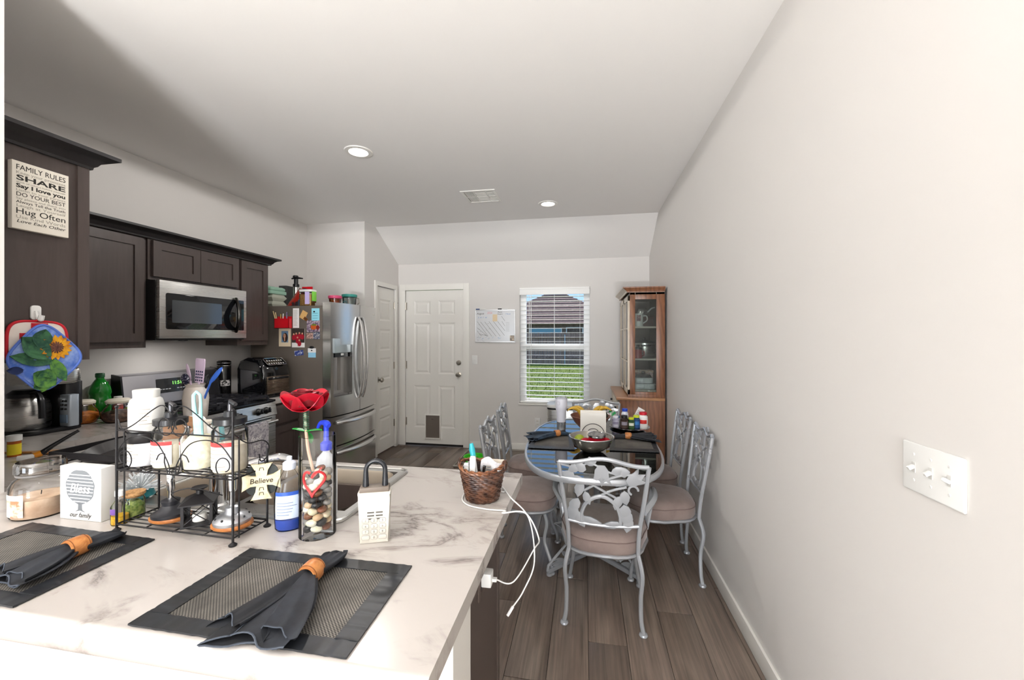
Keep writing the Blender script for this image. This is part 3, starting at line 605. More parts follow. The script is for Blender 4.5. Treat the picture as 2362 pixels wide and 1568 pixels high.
# ---------------------------------------------------------------- microwave
EX = (PI/2, 0, PI/2)                                   # lettering on a face turned to +x
EYM = (PI/2, 0, 0)                                     # lettering on a face turned to -y
mw = thing('microwave', 'stainless over-the-range microwave with curved bar handle', 'microwave', (0, 0, 0))
y0, y1, z0, z1, mx_ = 2.226, 2.936, 1.415, 1.818, -2.80
g = G(); g.box(XL+.003, mx_, y0, y1, z0, z1, .003); g.obj('case', mat('microwave_case', 0x1b1a1b, .4), mw)
g = G(); g.box(mx_, mx_+.028, y0+.004, y1-.004, z0+.012, z1, .005); g.obj('door', STEEL, mw)
wy0, wy1, wz0, wz1 = y0+.045, y0+.60, 1.49, 1.735
g = G(); g.m = Matrix.Translation((mx_+.028, 0, 0)) @ MYZ; g.prism(rrect(wy1-wy0, wz1-wz0, .012, 3, ((wy0+wy1)/2, (wz0+wz1)/2)), -.001, .003, .001); g.obj('window', BGLASS, mw)
g = G(); g.m = Matrix.Translation((mx_+.031, 0, 0)) @ MYZ; g.prism(rrect(wy1-wy0-.17, wz1-wz0-.09, .006, 3, ((wy0+wy1)/2-.045, (wz0+wz1)/2)), 0, .0006); g.obj('inner_screen', mat('oven_screen', 0x3e4246, .08, spec=.9), mw)
g = G(); g.m = Matrix.Translation((mx_+.028, 0, 0)) @ MYZ; g.prism(rrect(.085, wz1-wz0, .008, 3, (y1-.075, (wz0+wz1)/2)), -.001, .002); g.obj('control_panel', BGLASS, mw)
hp = spline([(mx_+.03, wy1+.0, wz0-.01), (mx_+.062, wy1-.012, 1.53), (mx_+.078, wy1-.018, 1.61), (mx_+.062, wy1-.012, 1.69), (mx_+.03, wy1, wz1+.01)], 6)
g = G(); g.tube(hp, .013, 10, flat=1.3); g.obj('handle', mat('dark_steel_handle', 0x4b4947, .2, 1), mw)
g = G(); g.box(mx_-.3, mx_-.05, y0+.15, y1-.15, z0-.004, z0, .001); g.obj('grease_filter', GREYP, mw); g = G(); g.lathe([(0, -.008), (.04, -.006), (.045, 0)], 16, (mx_-.07, (y0+y1)/2-.12, z0)); g.obj('lamp_lens', CHROME, mw)
light('cooktop_lamp', 'AREA', (mx_-.07, (y0+y1)/2-.12, z0-.012), 1.2, (1, .96, .92), shape='DISK', size=.06)
# ---------------------------------------------------------------- gas range
ra = thing('gas_range', 'stainless gas range with black grates and digital clock', 'range', (0, 0, 0))
y0, y1, rx = 2.22, 2.966, -2.555
g = G(); g.box(-3.15, rx, y0, y1, .09, .905); g.box(-3.1, rx-.06, y0+.03, y1-.03, .002, .09); g.obj('body', mat('range_side', 0x2a2a2c, .4), ra)
g = G(); g.box(-3.08, rx+.03, y0, y1, .905, .922, .004); g.obj('cooktop', mat('black_enamel', 0x15161a, .12), ra)
g = G(); g.m = MXZ.copy(); g.prism([(-3.155, .9), (-3.05, .9), (-3.085, 1.165), (-3.11, 1.178), (-3.155, 1.178)], y0+.012, y1-.012, .004); g.obj('backguard', steel('steel_guard', 0xd3d3da, .3, (140, 2, 2)), ra)
for yy in (y0, y1-.012): g = G(); g.m = MXZ.copy(); g.prism([(-3.155, .9), (-3.045, .9), (-3.08, 1.17), (-3.155, 1.182)], yy, yy+.012); g.obj('guard_end_cap', BLACK, ra)
sl_ = math.atan2(.035, .265); P = lambda z: -3.05-(z-.9)*.035/.265
g = G(); g.m = Matrix.Translation((P(1.075)+.001, 2.585, 1.075)) @ Matrix.Rotation(-sl_, 4, 'Y') @ MYZ; g.prism(rrect(.27, .105, .004), 0, .003); dp = g.obj('display', BGLASS, ra)
text('11:51', .035, mat('green_digits', 0x7cff5a, emis=1.6), ra, (P(1.09)+.0045, 2.60, 1.09), (PI/2-.0, 0, PI/2), 'clock_digits').rotation_euler = Euler((PI/2-sl_, 0, PI/2))
for i in range(8):
    g = G(); g.m = Matrix.Translation((P(1.05)+.0045, 2.475+(i % 4)*.022+(.13 if i > 3 else 0), 1.05)) @ Matrix.Rotation(-sl_, 4, 'Y'); g.box(0, .0008, -.008, .008, -.003, .003); g.obj('button', mat('button_grey', 0xa7abae, .5), ra)
for k in range(3):
    ya, yb = y0+.025+k*.236, y0+.245+k*.236; g = G(); gx0, gx1 = -3.03, -2.575; zt = .957
    for yy in (ya, yb): g.box(gx0, gx1, yy-.006, yy+.006, zt-.014, zt)
    for xx in (gx0, gx1, (gx0+gx1)/2): g.box(xx-.006, xx+.006, ya, yb, zt-.014, zt)
    for xx in (gx0+.1, gx1-.1):
        g.box(xx-.005, xx+.005, ya, ya+.075, zt-.012, zt+.004); g.box(xx-.005, xx+.005, yb-.075, yb, zt-.012, zt+.004)
        g.box(xx-.09, xx-.03, (ya+yb)/2-.005, (ya+yb)/2+.005, zt-.012, zt+.004); g.box(xx+.03, xx+.09, (ya+yb)/2-.005, (ya+yb)/2+.005, zt-.012, zt+.004)
    for xx in (gx0, gx1):
        for yy in (ya, yb): g.box(xx-.008, xx+.008, yy-.008, yy+.008, .92, zt-.012)
    g.obj('grate', IRON, ra)
    for xx in (gx0+.1, gx1-.1): g = G(); g.lathe([(.045, 0), (.045, .008), (.036, .012), (.034, .02), (.03, .024), (0, .024)], 20, (xx, (ya+yb)/2, .922)); g.obj('burner', IRON, ra)
g = G(); g.m = MXZ.copy(); g.prism([(rx, .8), (rx+.045, .8), (rx+.028, .9), (rx, .9)], y0, y1, .003); g.obj('control_panel', STEEL, ra)
for yy in (.075, .155, .36, .555, .635):
    g = G(); g.m = Matrix.Translation((rx+.037, y0+yy, .848)) @ Matrix.Rotation(PI/2-.17, 4, 'Y'); g.lathe([(0.028, 0), (.027, .006), (.022, .008), (.02, .032), (.017, .035), (0, .035)], 20); g.box(-.02, .02, -.005, .005, .03, .044, .002); g.obj('burner_knob', BLACK, ra)
g = G(); g.box(rx, rx+.035, y0+.004, y1-.004, .245, .792, .005); od = g.obj('oven_door', STEEL, ra)
g = G(); g.box(rx+.035, rx+.038, y0+.09, y1-.09, .33, .66); g.obj('window', BGLASS, od)
g = G(); hx = rx+.085
g.tube(spline([(hx-.008, y0+.04, .755), (hx, y0+.2, .757), (hx, y1-.2, .757), (hx-.008, y1-.04, .755)], 5), .013, 10); g.obj('handle', STEEL, od)
for yy in (y0+.05, y1-.05): g = G(); g.rod((rx+.03, yy, .755), (hx-.006, yy, .755), .009); g.obj('handle_bracket', STEEL, od)
g = G(); g.box(rx, rx+.03, y0+.004, y1-.004, .1, .238, .004); g.obj('storage_drawer', STEEL, ra)
g = G(); g.box(rx+.045, rx+.047, y0+.06, y1-.06, .775, .783); g.obj('vent_slot', BLACK, ra)
# towel over the oven handle
ty = 2.70; tw = thing('dish_towel', 'grey printed kitchen towel hanging over the oven door handle', 'towel', (hx, ty, .757))
def tf(u, v):
    y = (v-.5)*.21; wv = .006*math.sin(v*11+u*3); s_ = u*.62
    if s_ < .2: return (-.019-wv*.3, y, -.2+s_)
    if s_ < .24: a = (s_-.2)/.04*PI; return (-.019*math.cos(a), y, .019*math.sin(a))
    return (.019+wv*(s_-.24)*3, y*(1-.08*(s_-.24)), -(s_-.24))
g = G(); g.grid(tf, 40, 10, .003); g.obj('cloth', mat('towel_grey', 0xbab5b8, .9, noise=(0x7b7680, 45, .45, .62)), tw)
for i, b_ in enumerate(('feed', 'me')): text(b_, .055, mat('towel_white_print', 0xf3f2ee, .9), tw, (.0285+.006*i, -.03, -.09-.055*i), EX, 'printed_words', .2)
# ---------------------------------------------------------------- refrigerator
fy0, fy1, fxb = 3.305, 4.10, -2.335
fr = thing('refrigerator', 'stainless french-door refrigerator with bottom drawers and grey side', 'refrigerator', (0, 0, 0))
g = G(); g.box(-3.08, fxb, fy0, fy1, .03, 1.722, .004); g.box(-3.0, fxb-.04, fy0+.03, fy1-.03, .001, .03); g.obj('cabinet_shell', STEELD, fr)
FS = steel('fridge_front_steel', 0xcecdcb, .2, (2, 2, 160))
fx = lambda y: -2.252+.05*(1-((y-(fy0+fy1)/2)/((fy1-fy0)/2))**2)
def front(g, ya, yb, za, zb, xb=fxb+.004, n=10, cut=0):
    ys_ = [ya+(yb-ya)*i/n for i in range(n+1)]; g.prism([(xb, yb), (xb, ya)]+[(fx(y)-cut, y) for y in ys_], za, zb)
mid = (fy0+fy1)/2; da, db = at(775, 850, 0, -2.22).y, at(812, 850, 0, -2.21).y; dz0, dz1 = at(790, 913, 0, -2.215).z, at(790, 795, 0, -2.215).z
g = G(); front(g, fy0, mid-.003, .715, dz0); front(g, fy0, mid-.003, dz1, 1.752); front(g, fy0, da, dz0, dz1, n=3); front(g, db, mid-.003, dz0, dz1, n=3); g.box(fxb+.004, fxb+.03, da, db, dz0, dz1)
dl = g.obj('door', FS, fr, ang=25)
g = G(); g.box(fxb+.03, fxb+.034, da, db, dz0, dz1-.1); g.obj('dispenser_cavity', mat('dispenser_grey', 0xa8a5a2, .35, .4), dl)
g = G(); g.box(fxb+.04, fx(da)-.005, da+.003, db-.003, dz0, dz0+.012, .002); g.obj('drip_tray', GREYP, dl)
g = G(); g.box(fx(da)-.02, fx(da)+.016, da-.006, db+.008, dz1-.075, dz1+.06, .006); g.obj('control_pod', mat('pod_grey_blue', 0xaab4b8, .3, .3), dl)
g = G(); g.prism([(fx(da)-.06, da+.01), (fx(da)-.06, db-.01), (fx(da)+.002, db-.02), (fx(da)+.008, (da+db)/2), (fx(da)+.002, da+.02)], dz1-.115, dz1-.076); g.obj('spout_housing', BLACK, dl)
g = G(); g.box(fxb+.06, fxb+.07, (da+db)/2-.018, (da+db)/2+.018, dz0+.05, dz1-.115); g.obj('paddle', mat('paddle_grey', 0x77716b, .4), dl)
g = G(); g.box(fx(da)+.003, fx(da)+.012, (da+db)/2-.02, (da+db)/2+.02, dz1-.1, dz1-.08, .002); g.obj('light_button', WP, dl)
g = G(); front(g, mid+.003, fy1, .715, 1.752); dr_ = g.obj('door', FS, fr, ang=25)
g = G(); g.ball((fx(4.03)+.001, 4.03, 1.675), (.002, .01, .01), 10, 6); g.obj('round_badge', mat('badge', 0xd4d0c8, .3), dr_)
for nm, za, zb in (('freezer_drawer', .44, .705), ('freezer_drawer', .075, .43)):
    g = G(); front(g, fy0, fy1, za, zb, n=14); d_ = g.obj(nm, FS, fr, ang=25)
    n = 16; pt = [(fx(fy0+.05+(fy1-fy0-.1)*i/n)+.012+.034*math.sin(PI*i/n)**.5, fy0+.05+(fy1-fy0-.1)*i/n, zb-.055) for i in range(n+1)]
    g = G(); g.tube(pt, .013, 10, flat=1.5); g.obj('handle', mat('handle_steel', 0xd2d2d2, .18, 1), d_)
for yy, dd in ((mid-.035, dl), (mid+.035, dr_)):
    n = 16; pt = [(fx(yy)+.008+.055*math.sin(PI*i/n)**.6, yy, .84+.79*i/n) for i in range(n+1)]
    g = G(); g.tube(pt, .013, 10, flat=1.4); g.obj('handle', MATS['handle_steel'], dd)
for yy in (fy0+.02, fy1-.1): g = G(); g.box(fxb-.09, fxb+.05, yy, yy+.07, 1.722, 1.748, .004); g.obj('hinge_cover', mat('hinge_grey', 0x8b8580, .4), fr)
for yy in (fy0+.06, fy1-.06): g = G(); g.cyl((fxb-.02, yy, 0.001), .018, .03, 12); g.obj('foot', BLACK, fr)
# things stuck to the refrigerator side (a plane facing the camera at y = fy0)
def onside(x0, y0_, x1, y1_, d=0.001):
    a, b_ = at(x0, y0_, 1, fy0), at(x1, y1_, 1, fy0); return a.x, b_.x, b_.z, a.z
def note(name, label, cat, px, m, group='things on the refrigerator side', th=.0015, off=0, tilt=0):
    x0, x1, z0, z1 = onside(*px); t = thing(name, label, cat, ((x0+x1)/2, fy0-off, (z0+z1)/2), 0, group); hw, hh = (x1-x0)/2, (z1-z0)/2
    g = G(); g.m = Matrix.Rotation(tilt, 4, 'Y'); g.box(-hw, hw, -th-.0006, -.0006, -hh, hh); g.obj('sheet', m, t); return t, hw, hh, th
def dec(t, th, name, m, poly, d=.0004, parent=None):
    g = G(); g.m = Matrix.Translation((0, -th-.0006-d, 0)) @ MXZ; g.prism(poly, 0, d+.0003); return g.obj(name, m, parent or t)
t = thing('magnetic_pocket', 'red magnetic pocket full of pens on the refrigerator side', 'holder', (0, fy0, 0), 0, 'things on the refrigerator side')
x0, x1, z0, z1 = onside(641, 735, 674, 757)
g = G()
for b_ in ((x0, x1, -.045, -.042, z0, z1), (x0, x0+.003, -.045, -.001, z0, z1), (x1-.003, x1, -.045, -.001, z0, z1), (x0, x1, -.045, -.001, z0, z0+.003), (x0, x1, -.004, -.001, z0, z1+.02)): g.box(*b_)
g.obj('pocket', RED, t)
for i, (dx, h, m_, dxx) in enumerate(((.012, .085, mat('tan_pencil', 0xc7b184, .6), -.045), (.02, .07, MATS['tan_pencil'], -.03), (.05, .05, mat('gold_pen', 0xb79a4e, .4), -.004), (.066, .055, WP, .006), (.1, .06, mat('purple_pen', 0x6a4a86, .4), .01), (.112, .075, mat('grey_pen', 0x77798a, .4), -.004))):
    p = thing('pen', ['tan pencil leaning far out of the red pocket', 'second tan pencil leaning in the red pocket', 'gold pen in the red magnetic pocket', 'white pen in the red magnetic pocket', 'purple pen in the red magnetic pocket', 'grey capped pen tallest on the pocket end'][i], 'pen', (x0+dx, fy0-.02, z0+.005), 0, 'pens in the red pocket')
    g = G(); g.rod((0, 0, 0), (dxx, 0, (z1-z0)+h*.75), .0042, 8); g.obj('barrel', m_, p); g = G(); g.rod((dxx, 0, (z1-z0)+h*.75), (dxx*1.08, 0, (z1-z0)+h*.85), .0035, 8, .001); g.obj('tip', BLACK, p)
t, hw, hh, th = note('receipt', 'long white printed receipt on the refrigerator side', 'paper', (676, 711, 690, 756), PAPER)
for i in range(14): dec(t, th, 'print_line', FADE, [(-hw*.75, hh*.8-i*hh*.118), (hw*random.uniform(.1, .75), hh*.8-i*hh*.118), (hw*.3, hh*.8-i*hh*.118-.003), (-hw*.75, hh*.8-i*hh*.118-.003)])
t, hw, hh, th = note('paper_tag', 'tan square paper tag tilted on the refrigerator side', 'paper', (694, 717, 707, 736), mat('tan_tag', 0xcfa568, .7), tilt=.5)
g = G(); g.m = Matrix.Translation((.022, -.006, -.035)) @ Matrix.Rotation(.7, 4, 'Y'); g.box(-.02, .02, 0, .004, -.014, .014, .003); g.obj('amber_magnet', mat('amber_magnet', 0x8f5a26, .4, noise=(0x43271a, 90, .4, .6)), t)
t, hw, hh, th = note('blue_note', 'light blue handwritten note at the top of the refrigerator side', 'paper', (719, 711, 737, 739), mat('note_blue', 0x8fd3e3, .7))
for i in range(4): dec(t, th, 'print_line', mat('note_ink', 0x4f93a8, .7), [(-hw*.7, hh*.2-i*.022), (hw*.6, hh*.22-i*.022), (hw*.6, hh*.2-i*.022-.003), (-hw*.7, hh*.18-i*.022-.003)])
g = G(); g.m = Matrix.Translation((-.012, -.004, hh*.45)) @ Matrix.Rotation(PI/2, 4, 'X'); g.cyl((0, 0, -.003), .008, .005, 12); g.obj('round_magnet', BLACK, t)
t, hw, hh, th = note('photo_card', 'tall cream card holding a portrait photo of a dark-haired person', 'photograph', (644, 757, 671, 799), mat('cream_card', 0xe3d2b4, .6), th=.004)
dec(t, th, 'photo_backdrop', mat('photo_blue', 0x6f8fae, .4), [(-hw*.55, -hh*.55), (hw*.6, -hh*.55), (hw*.6, hh*.7), (-hw*.55, hh*.7)])
el = lambda cx, cz, a, b_, n=14: [(cx+a*math.cos(2*PI*i/n), cz+b_*math.sin(2*PI*i/n)) for i in range(n)]
dec(t, th, 'photo_hair', mat('photo_hair', 0x2c1d1a, .4), el(hw*.08, -hh*.02, hw*.46, hh*.52), .0007); dec(t, th, 'photo_face', mat('photo_skin', 0xd09a7c, .4), el(-hw*.02, hh*.17, hw*.22, hh*.26), .001); dec(t, th, 'photo_neck', MATS['photo_skin'], [(-hw*.1, -hh*.4), (hw*.08, -hh*.45), (hw*.1, hh*0), (-hw*.12, 0)], .0009)
for i in range(2): dec(t, th, 'photo_eye', INK, el(-hw*.12+i*hw*.19, hh*.2, hw*.045, hh*.02, 8), .0013)
t, hw, hh, th = note('photo_card', 'greeting card with a family group in red sweaters', 'photograph', (674, 758, 703, 801), mat('card_white', 0xeeecea, .5), th=.003)
dec(t, th, 'photo_backdrop', mat('photo_dark', 0x3b332f, .4), [(-hw, -hh*.5), (hw, -hh*.5), (hw, hh), (-hw, hh)])
RS = mat('photo_red', 0xa3152a, .5)
for i, (cx, cz) in enumerate(((-.7, .35), (-.3, .42), (.2, .48), (.65, .42), (-.1, 0), (.2, -.3))): dec(t, th, 'photo_sweater', RS, el(hw*cx, hh*(cz-.3), hw*.3, hh*.3, 10), .0006+.0002*i); dec(t, th, 'photo_head', MATS['photo_skin'], el(hw*cx, hh*cz+hh*.06, hw*.13, hh*.1, 10), .0009+.0002*i)
dec(t, th, 'ribbon_print', RS, [(-hw*.1, -hh*.92), (0, -hh*.45), (hw*.1, -hh*.92), (0, -hh*.6)], .002)
t, hw, hh, th = note('collage_photo', 'colourful patterned collage print, largest near the door edge', 'photograph', (708, 739, 738, 766), mat('collage', 0x54425e, .5, noise=(0xb9a7b0, 60, .42, .6)))
dec(t, th, 'orange_motif', mat('motif_orange', 0xc2561f, .5), el(hw*.05, -hh*.1, hw*.45, hh*.5)); dec(t, th, 'green_motif', mat('motif_green', 0x6b7d2c, .5), el(hw*.1, hh*.25, hw*.4, hh*.16), .0007); dec(t, th, 'red_motif', mat('motif_red', 0x7a1e14, .5), el(hw*.68, -hh*.2, hw*.25, hh*.42), .0006)
t, hw, hh, th = note('collage_photo', 'pinkish snapshot below the colourful collage on the refrigerator', 'photograph', (707, 768, 722, 781), mat('snap_pink', 0xc9a79b, .5, noise=(0x6a443c, 80, .4, .6)))
t, hw, hh, th = note('collage_photo', 'dark blue snapshot beside the pinkish snapshot on the refrigerator', 'photograph', (723, 765, 738, 782), mat('snap_blue', 0x37405f, .5, noise=(0xb9b6b4, 70, .45, .62)))
t, hw, hh, th = note('flag_magnet', 'blue wavy souvenir magnet low on the refrigerator side', 'magnet', (680, 808, 700, 820), mat('magnet_blue', 0x2d3f86, .4, noise=(0xc5cbe0, 55, .5, .62)), th=.004, tilt=-.12)
t, hw, hh, th = note('black_cap_magnet', 'white magnet with a black cap and blue base on the refrigerator', 'magnet', (711, 803, 729, 813), mat('magnet_white', 0xe3e3e4, .5), th=.005)
g = G(); g.ball((.0, -.006, hh+.008), (.026, .005, .012), 12, 6); g.obj('black_cap', BLACK, t); dec(t, th, 'black_mark', INK, el(0, 0, .008, .006), .001)
g = G(); g.box(-.037, .038, -.004, -.001, -hh-.045, -hh+.004); g.obj('blue_base', mat('magnet_sky', 0x8ec4e0, .5), t)
text('Bronco', .028, mat('tape_white', 0xe8e8e8, .5), fr, (fxb+.04, fy0-.001, .93), EYM, 'lettering', .2) if 0 else None
# ---------------------------------------------------------------- on top of the refrigerator
def top(px): p = at(px, 700, 2, 1.722); return p
FT = 1.7225
def jar_lathe(parent, name, prof, m, n=28, loc=None): g = G(); g.lathe(prof, n); return g.obj(name, m, parent, loc)
def along(px, y): return at(px, 700, 1, y).x                 # world x of a pixel column at depth y
y_ = 3.55; t = thing('egg_carton', 'mint green egg carton on top of white carton stack above refrigerator', 'carton', (along(633, y_), y_, FT+.135))
g = G(); g.prism(rrect(.11, .22, .02), 0, .035, .006); g.prism(rrect(.1, .2, .02), .035, .068, .012); g.obj('carton_body', mat('mint_pulp', 0x9fc7b2, .8), t)
for i in range(4): g = G(); g.ball((0, -.08+i*.053, .062), (.04, .022, .016), 10, 6); g.obj('lid_bump', MATS['mint_pulp'], t)
t = thing('pulp_carton', 'pale grey egg cartons stacked under the mint one', 'carton', (along(634, y_), y_, FT))
for k in range(2): g = G(); z = k*.067; g.lathe([(.06, z), (.085, z+.03), (.088, z+.036), (.066, z+.066), (0, z+.066)], 4, sx=.85, sy=1.6, a0=PI/4, a1=PI/4+2*PI); g.obj('tray', mat('grey_pulp', 0xb9bdae, .85), t, ang=60)
y_ = 3.77; t = thing('dark_box', 'tall dark grey box standing at the back of the refrigerator top', 'box', (along(661, y_), y_, FT)); g = G(); g.box(-.043, .043, -.06, .06, 0, .245, .004); g.obj('box_body', mat('slate_card', 0x3f403f, .6), t)
g = G(); g.box(-.0435, .0435, -.0605, .0605, .215, .217); g.obj('lid_seam', BLACK, t)
y_ = 3.62; t = thing('hand_pump', 'steel tube hand pump with black T handle above refrigerator', 'pump', (along(683, y_), y_, FT))
g = G(); g.cyl((0, 0, 0), .027, .215, 20, .004); g.obj('cylinder', STEEL, t); g = G(); g.cyl((0, 0, .215), .03, .03, 20, .004); g.cyl((0, 0, .245), .02, .05, 16); g.obj('collar', BLACK, t)
g = G(); g.tube([(-.05, 0, .298), (-.03, 0, .304), (.03, 0, .304), (.075, 0, .298)], [.006, .01, .01, .006], 10); g.lathe([(.022, 0), (.026, .006), (.026, .018), (.02, .024), (0, .024)], 16, (-.005, 0, .306)); g.obj('handle', BLACK, t)
y_ = 3.5; t = thing('snack_bag', 'crumpled red and black snack bag leaning on the refrigerator top', 'bag', (along(691, y_), y_, FT+.008))
def bagf(u, v):
    a = 2*PI*v; wv = .012*math.sin(5*a+u*7); r_ = (.085*(1-u*.35)+wv*.5)
    return (r_*math.cos(a)*1.1-.045+u*.1, (.045*(1-u)**.6+.006)*math.sin(a), u*.17+.006*math.sin(3*a))
g = G(); g.grid(bagf, 10, 28); g.obj('bag_body', mat('bag_print', 0xa82a1e, .3, noise=(0x2e2a2d, 11, .44, .52)), t); g = G(); g.box(.03, .14, -.006, .006, .165, .19, .003); g.obj('top_seal', RED, t)
y_ = 3.42; t = thing('cereal_keeper', 'clear rice keeper with white flip lid and lilac label', 'container', (along(710, y_), y_, FT))
g = G(); g.prism(rrect(.125, .09, .015), 0, .135, .004); g.obj('tub', glass('clear_plastic', 0xf0eee8, .05), t); g = G(); g.prism(rrect(.118, .083, .012), .003, .112); g.obj('grain', mat('brown_grain', 0x9a6a34, .8, noise=(0xc39a5d, 130, .35, .65)), t)
g = G(); g.prism(rrect(.13, .095, .015), .135, .158, .006); g.obj('lid', WP, t); g = G(); g.box(.004, .05, -.047, -.0452, .02, .135); g.obj('label', mat('lilac_label', 0xc6b6e4, .6), t); g = G(); g.box(.064, .07, -.03, .03, .05, .14, .002); g.obj('green_clip', mat('lime_plastic', 0x7fd04a, .4), t)
y_ = 3.6; t = thing('spice_bottle', 'small dark blue bottle beside the rice keeper', 'bottle', (along(693, 3.4), 3.4, FT)); g = G(); g.lathe([(0, 0), (.018, 0), (.018, .06), (.01, .07), (.01, .09), (0, .09)], 16); g.obj('bottle_body', mat('navy_plastic', 0x2e4a63, .3), t); g = G(); g.cyl((0, 0, .088), .0125, .018, 14, .002); g.obj('cap', BLACK, t)
for px, y_, lb, cl, cc, r_, h_ in ((773, 3.62, 'small tub with pink lid on the refrigerator top', 0xc8496f, 0xd9a07a, .058, .12), (806, 3.98, 'clear pitcher with teal lid on the refrigerator top', 0x3f9a8f, 0xcfd9d8, .073, .17)):
    t = thing('lidded_tub', lb, 'container', (along(px, y_), y_, FT), 0, 'tubs on the refrigerator')
    g = G(); g.lathe([(0, 0), (r_*.86, 0), (r_, h_-.03), (r_, h_-.028)], 24); g.obj('tub', glass('tub_%x' % cc, cc, .05, .9), t)
    if h_ < .14: g = G(); g.lathe([(0, .003), (r_*.83, .003), (r_*.92, h_*.55), (0, h_*.58)], 20); g.obj('contents', mat('orange_contents', 0xc98a4b, .7), t)
    else:
        g = G(); g.tube([(r_, 0, h_-.04), (r_+.035, 0, h_-.045), (r_+.04, 0, h_-.09), (r_*.93, 0, .03)], .006, 8); g.obj('handle', MATS['clear_plastic'], t)
        for k in range(12): a = k*PI/6; q = G(); q.m = Matrix.Translation((-.01, -r_*.93, h_*.42)); q.box(.022*math.cos(a)-.004, .022*math.cos(a)+.004, -.002, 0, .022*math.sin(a)-.004, .022*math.sin(a)+.004); q.obj('flower_print', mat('print_teal', 0x2f6f78, .5), t)
    g = G(); g.lathe([(r_+.003, h_-.03), (r_+.006, h_-.026), (r_+.006, h_-.004), (r_-.002, h_), (0, h_+.003)], 24); g.obj('lid', mat('lid_%x' % cl, cl, .4), t)
# ---------------------------------------------------------------- left counter
def put(name, label, cat, px, py, z=ZT, group=None, dx=0, dy=0, rz=0):
    p = at(px, py, 2, z); return thing(name, label, cat, (p.x+dx, p.y+dy, z+.0005), rz, group)
def lobj(t, name, prof, m, n=24, **k): g = G(); g.lathe(prof, n, **k); return g.obj(name, m, t)
cm_ = put('coffee_maker', 'steel coffee maker with thermal carafe behind the hanging potholders', 'coffee maker', 62, 1000, dy=.035, dx=-.01)
g = G(); g.prism(rrect(.25, .25, .05, 4, (0, .03)), 0, .022, .004); g.obj('base', BLACK, cm_)
g = G(); g.prism(rrect(.22, .1, .03, 4, (0, .11)), .022, .27, .004); g.obj('column', BLACK, cm_)
g = G(); g.prism(rrect(.235, .23, .06, 5, (0, .045)), .262, .345, .01); g.obj('brew_head', STEEL, cm_)
g = G(); g.prism(rrect(.075, .05, .012, 4, (.112, .085)), .022, .2, .004); pn = g.obj('control_panel', mat('panel_silver', 0xb9c4cf, .3, .4), cm_)
for i in range(3):
    for j in range(2): g = G(); g.cbox((.1+j*.026, .058, .12+i*.022), (.016, .006, .012), .003); g.obj('button', BLACK, pn)
g = G(); g.cbox((.113, .058, .065), (.05, .005, .045), .002); g.obj('clock_screen', mat('screen_blue', 0x7d94ad, .2), pn)
lobj(cm_, 'carafe', [(0, .024), (.085, .024), (.092, .035), (.092, .14), (.08, .185), (.066, .2)], STEEL, 32, c=(-.02, -.02, 0)); lobj(cm_, 'carafe_lid', [(.07, .195), (.072, .215), (.05, .235), (0, .238)], BLACK, 28, c=(-.02, -.02, 0))
g = G(); g.tube(spline([(.045, -.03, .212), (.1, -.04, .215), (.13, -.045, .17), (.135, -.045, .09)], 6), [.012]*10+[.014]*9, 10, flat=1.4); g.obj('carafe_handle', BLACK, cm_)
CORK = mat('cork', 0xc79a68, .8, noise=(0x9c7145, 160, .45, .62)); WAXL = mat('ivory_lid', 0xe4dccb, .5)
for px, py, lb, cl, w_ in ((150, 983, 'squat glass jar of orange candies with ivory lid on counter', mat('orange_sweets', 0xd07a22, .5, noise=(0xa8571a, 45, .4, .6)), .07), (238, 978, 'squat glass jar of brown nuts with ivory lid on counter', mat('brown_nuts', 0x4a3229, .5, noise=(0x7f5f4c, 45, .45, .62)), .082)):
    t = put('storage_jar', lb, 'jar', px, py, dy=w_+(.02 if px < 200 else 0), group='squat glass jars')
    lobj(t, 'glass_body', [(0, 0), (w_*.75, 0), (w_, .03), (w_*.98, .065), (w_*.66, .1), (w_*.66, .118)], GLASS, 28); lobj(t, 'contents', [(0, .003), (w_*.72, .003), (w_*.955, .03), (w_*.93, .058), (w_*.5, .07), (0, .072)], cl, 28)
    lobj(t, 'lid', [(w_*.62, .116), (w_*.74, .118), (w_*.76, .13), (w_*.6, .14), (0, .142)], WAXL, 28)
    g = G(); g.tube([(w_*.7*math.cos(a*PI/12), w_*.7*math.sin(a*PI/12), .112) for a in range(24)], .0022, 5, True); g.obj('wire_clasp', CHROME, t)
GG = mat('green_bottle', 0x1f8a2c, .08, trans=.35, spec=.7)
t = put('juice_bottle', 'green plastic juice bottle with dark green cap and pale label', 'bottle', 196, 968, dy=.06, dx=.03)
lobj(t, 'bottle_body', [(0, 0), (.05, 0), (.054, .01), (.054, .13), (.05, .145), (.056, .165), (.05, .2), (.026, .245), (.02, .252), (.02, .265)], GG, 28); lobj(t, 'cap', [(.021, .262), (.023, .264), (.023, .285), (.02, .29), (0, .29)], mat('green_cap', 0x12552c, .4), 20)
g = G(); g.lathe([(.0545, .05), (.0545, .125)], 10, a0=R(-120), a1=R(-55)); lb_ = g.obj('label', mat('lime_label', 0xa9a423, .5), t); g = G(); g.lathe([(.0548, .095), (.0548, .124)], 10, a0=R(-120), a1=R(-55)); g.obj('label_band', PAPER, lb_)
t = thing('snack_tube', 'bright green tube leaning by the wall behind the green bottle', 'container', (-3.12, 2.165, ZT+.0005)); g = G(); g.m = Matrix.Rotation(-.12, 4, 'Y'); g.lathe([(0, .004), (.03, .004), (.03, .215), (0, .215)], 20); g.obj('tube_body', mat('lime_tube', 0x3f9a3a, .3, noise=(0xc7d94c, 18, .5, .6)), t); g = G(); g.m = Matrix.Rotation(-.12, 4, 'Y'); g.lathe([(.031, .212), (.032, .225), (0, .227)], 20); g.obj('lid', mat('green_lid', 0x2c7a3a, .4), t)
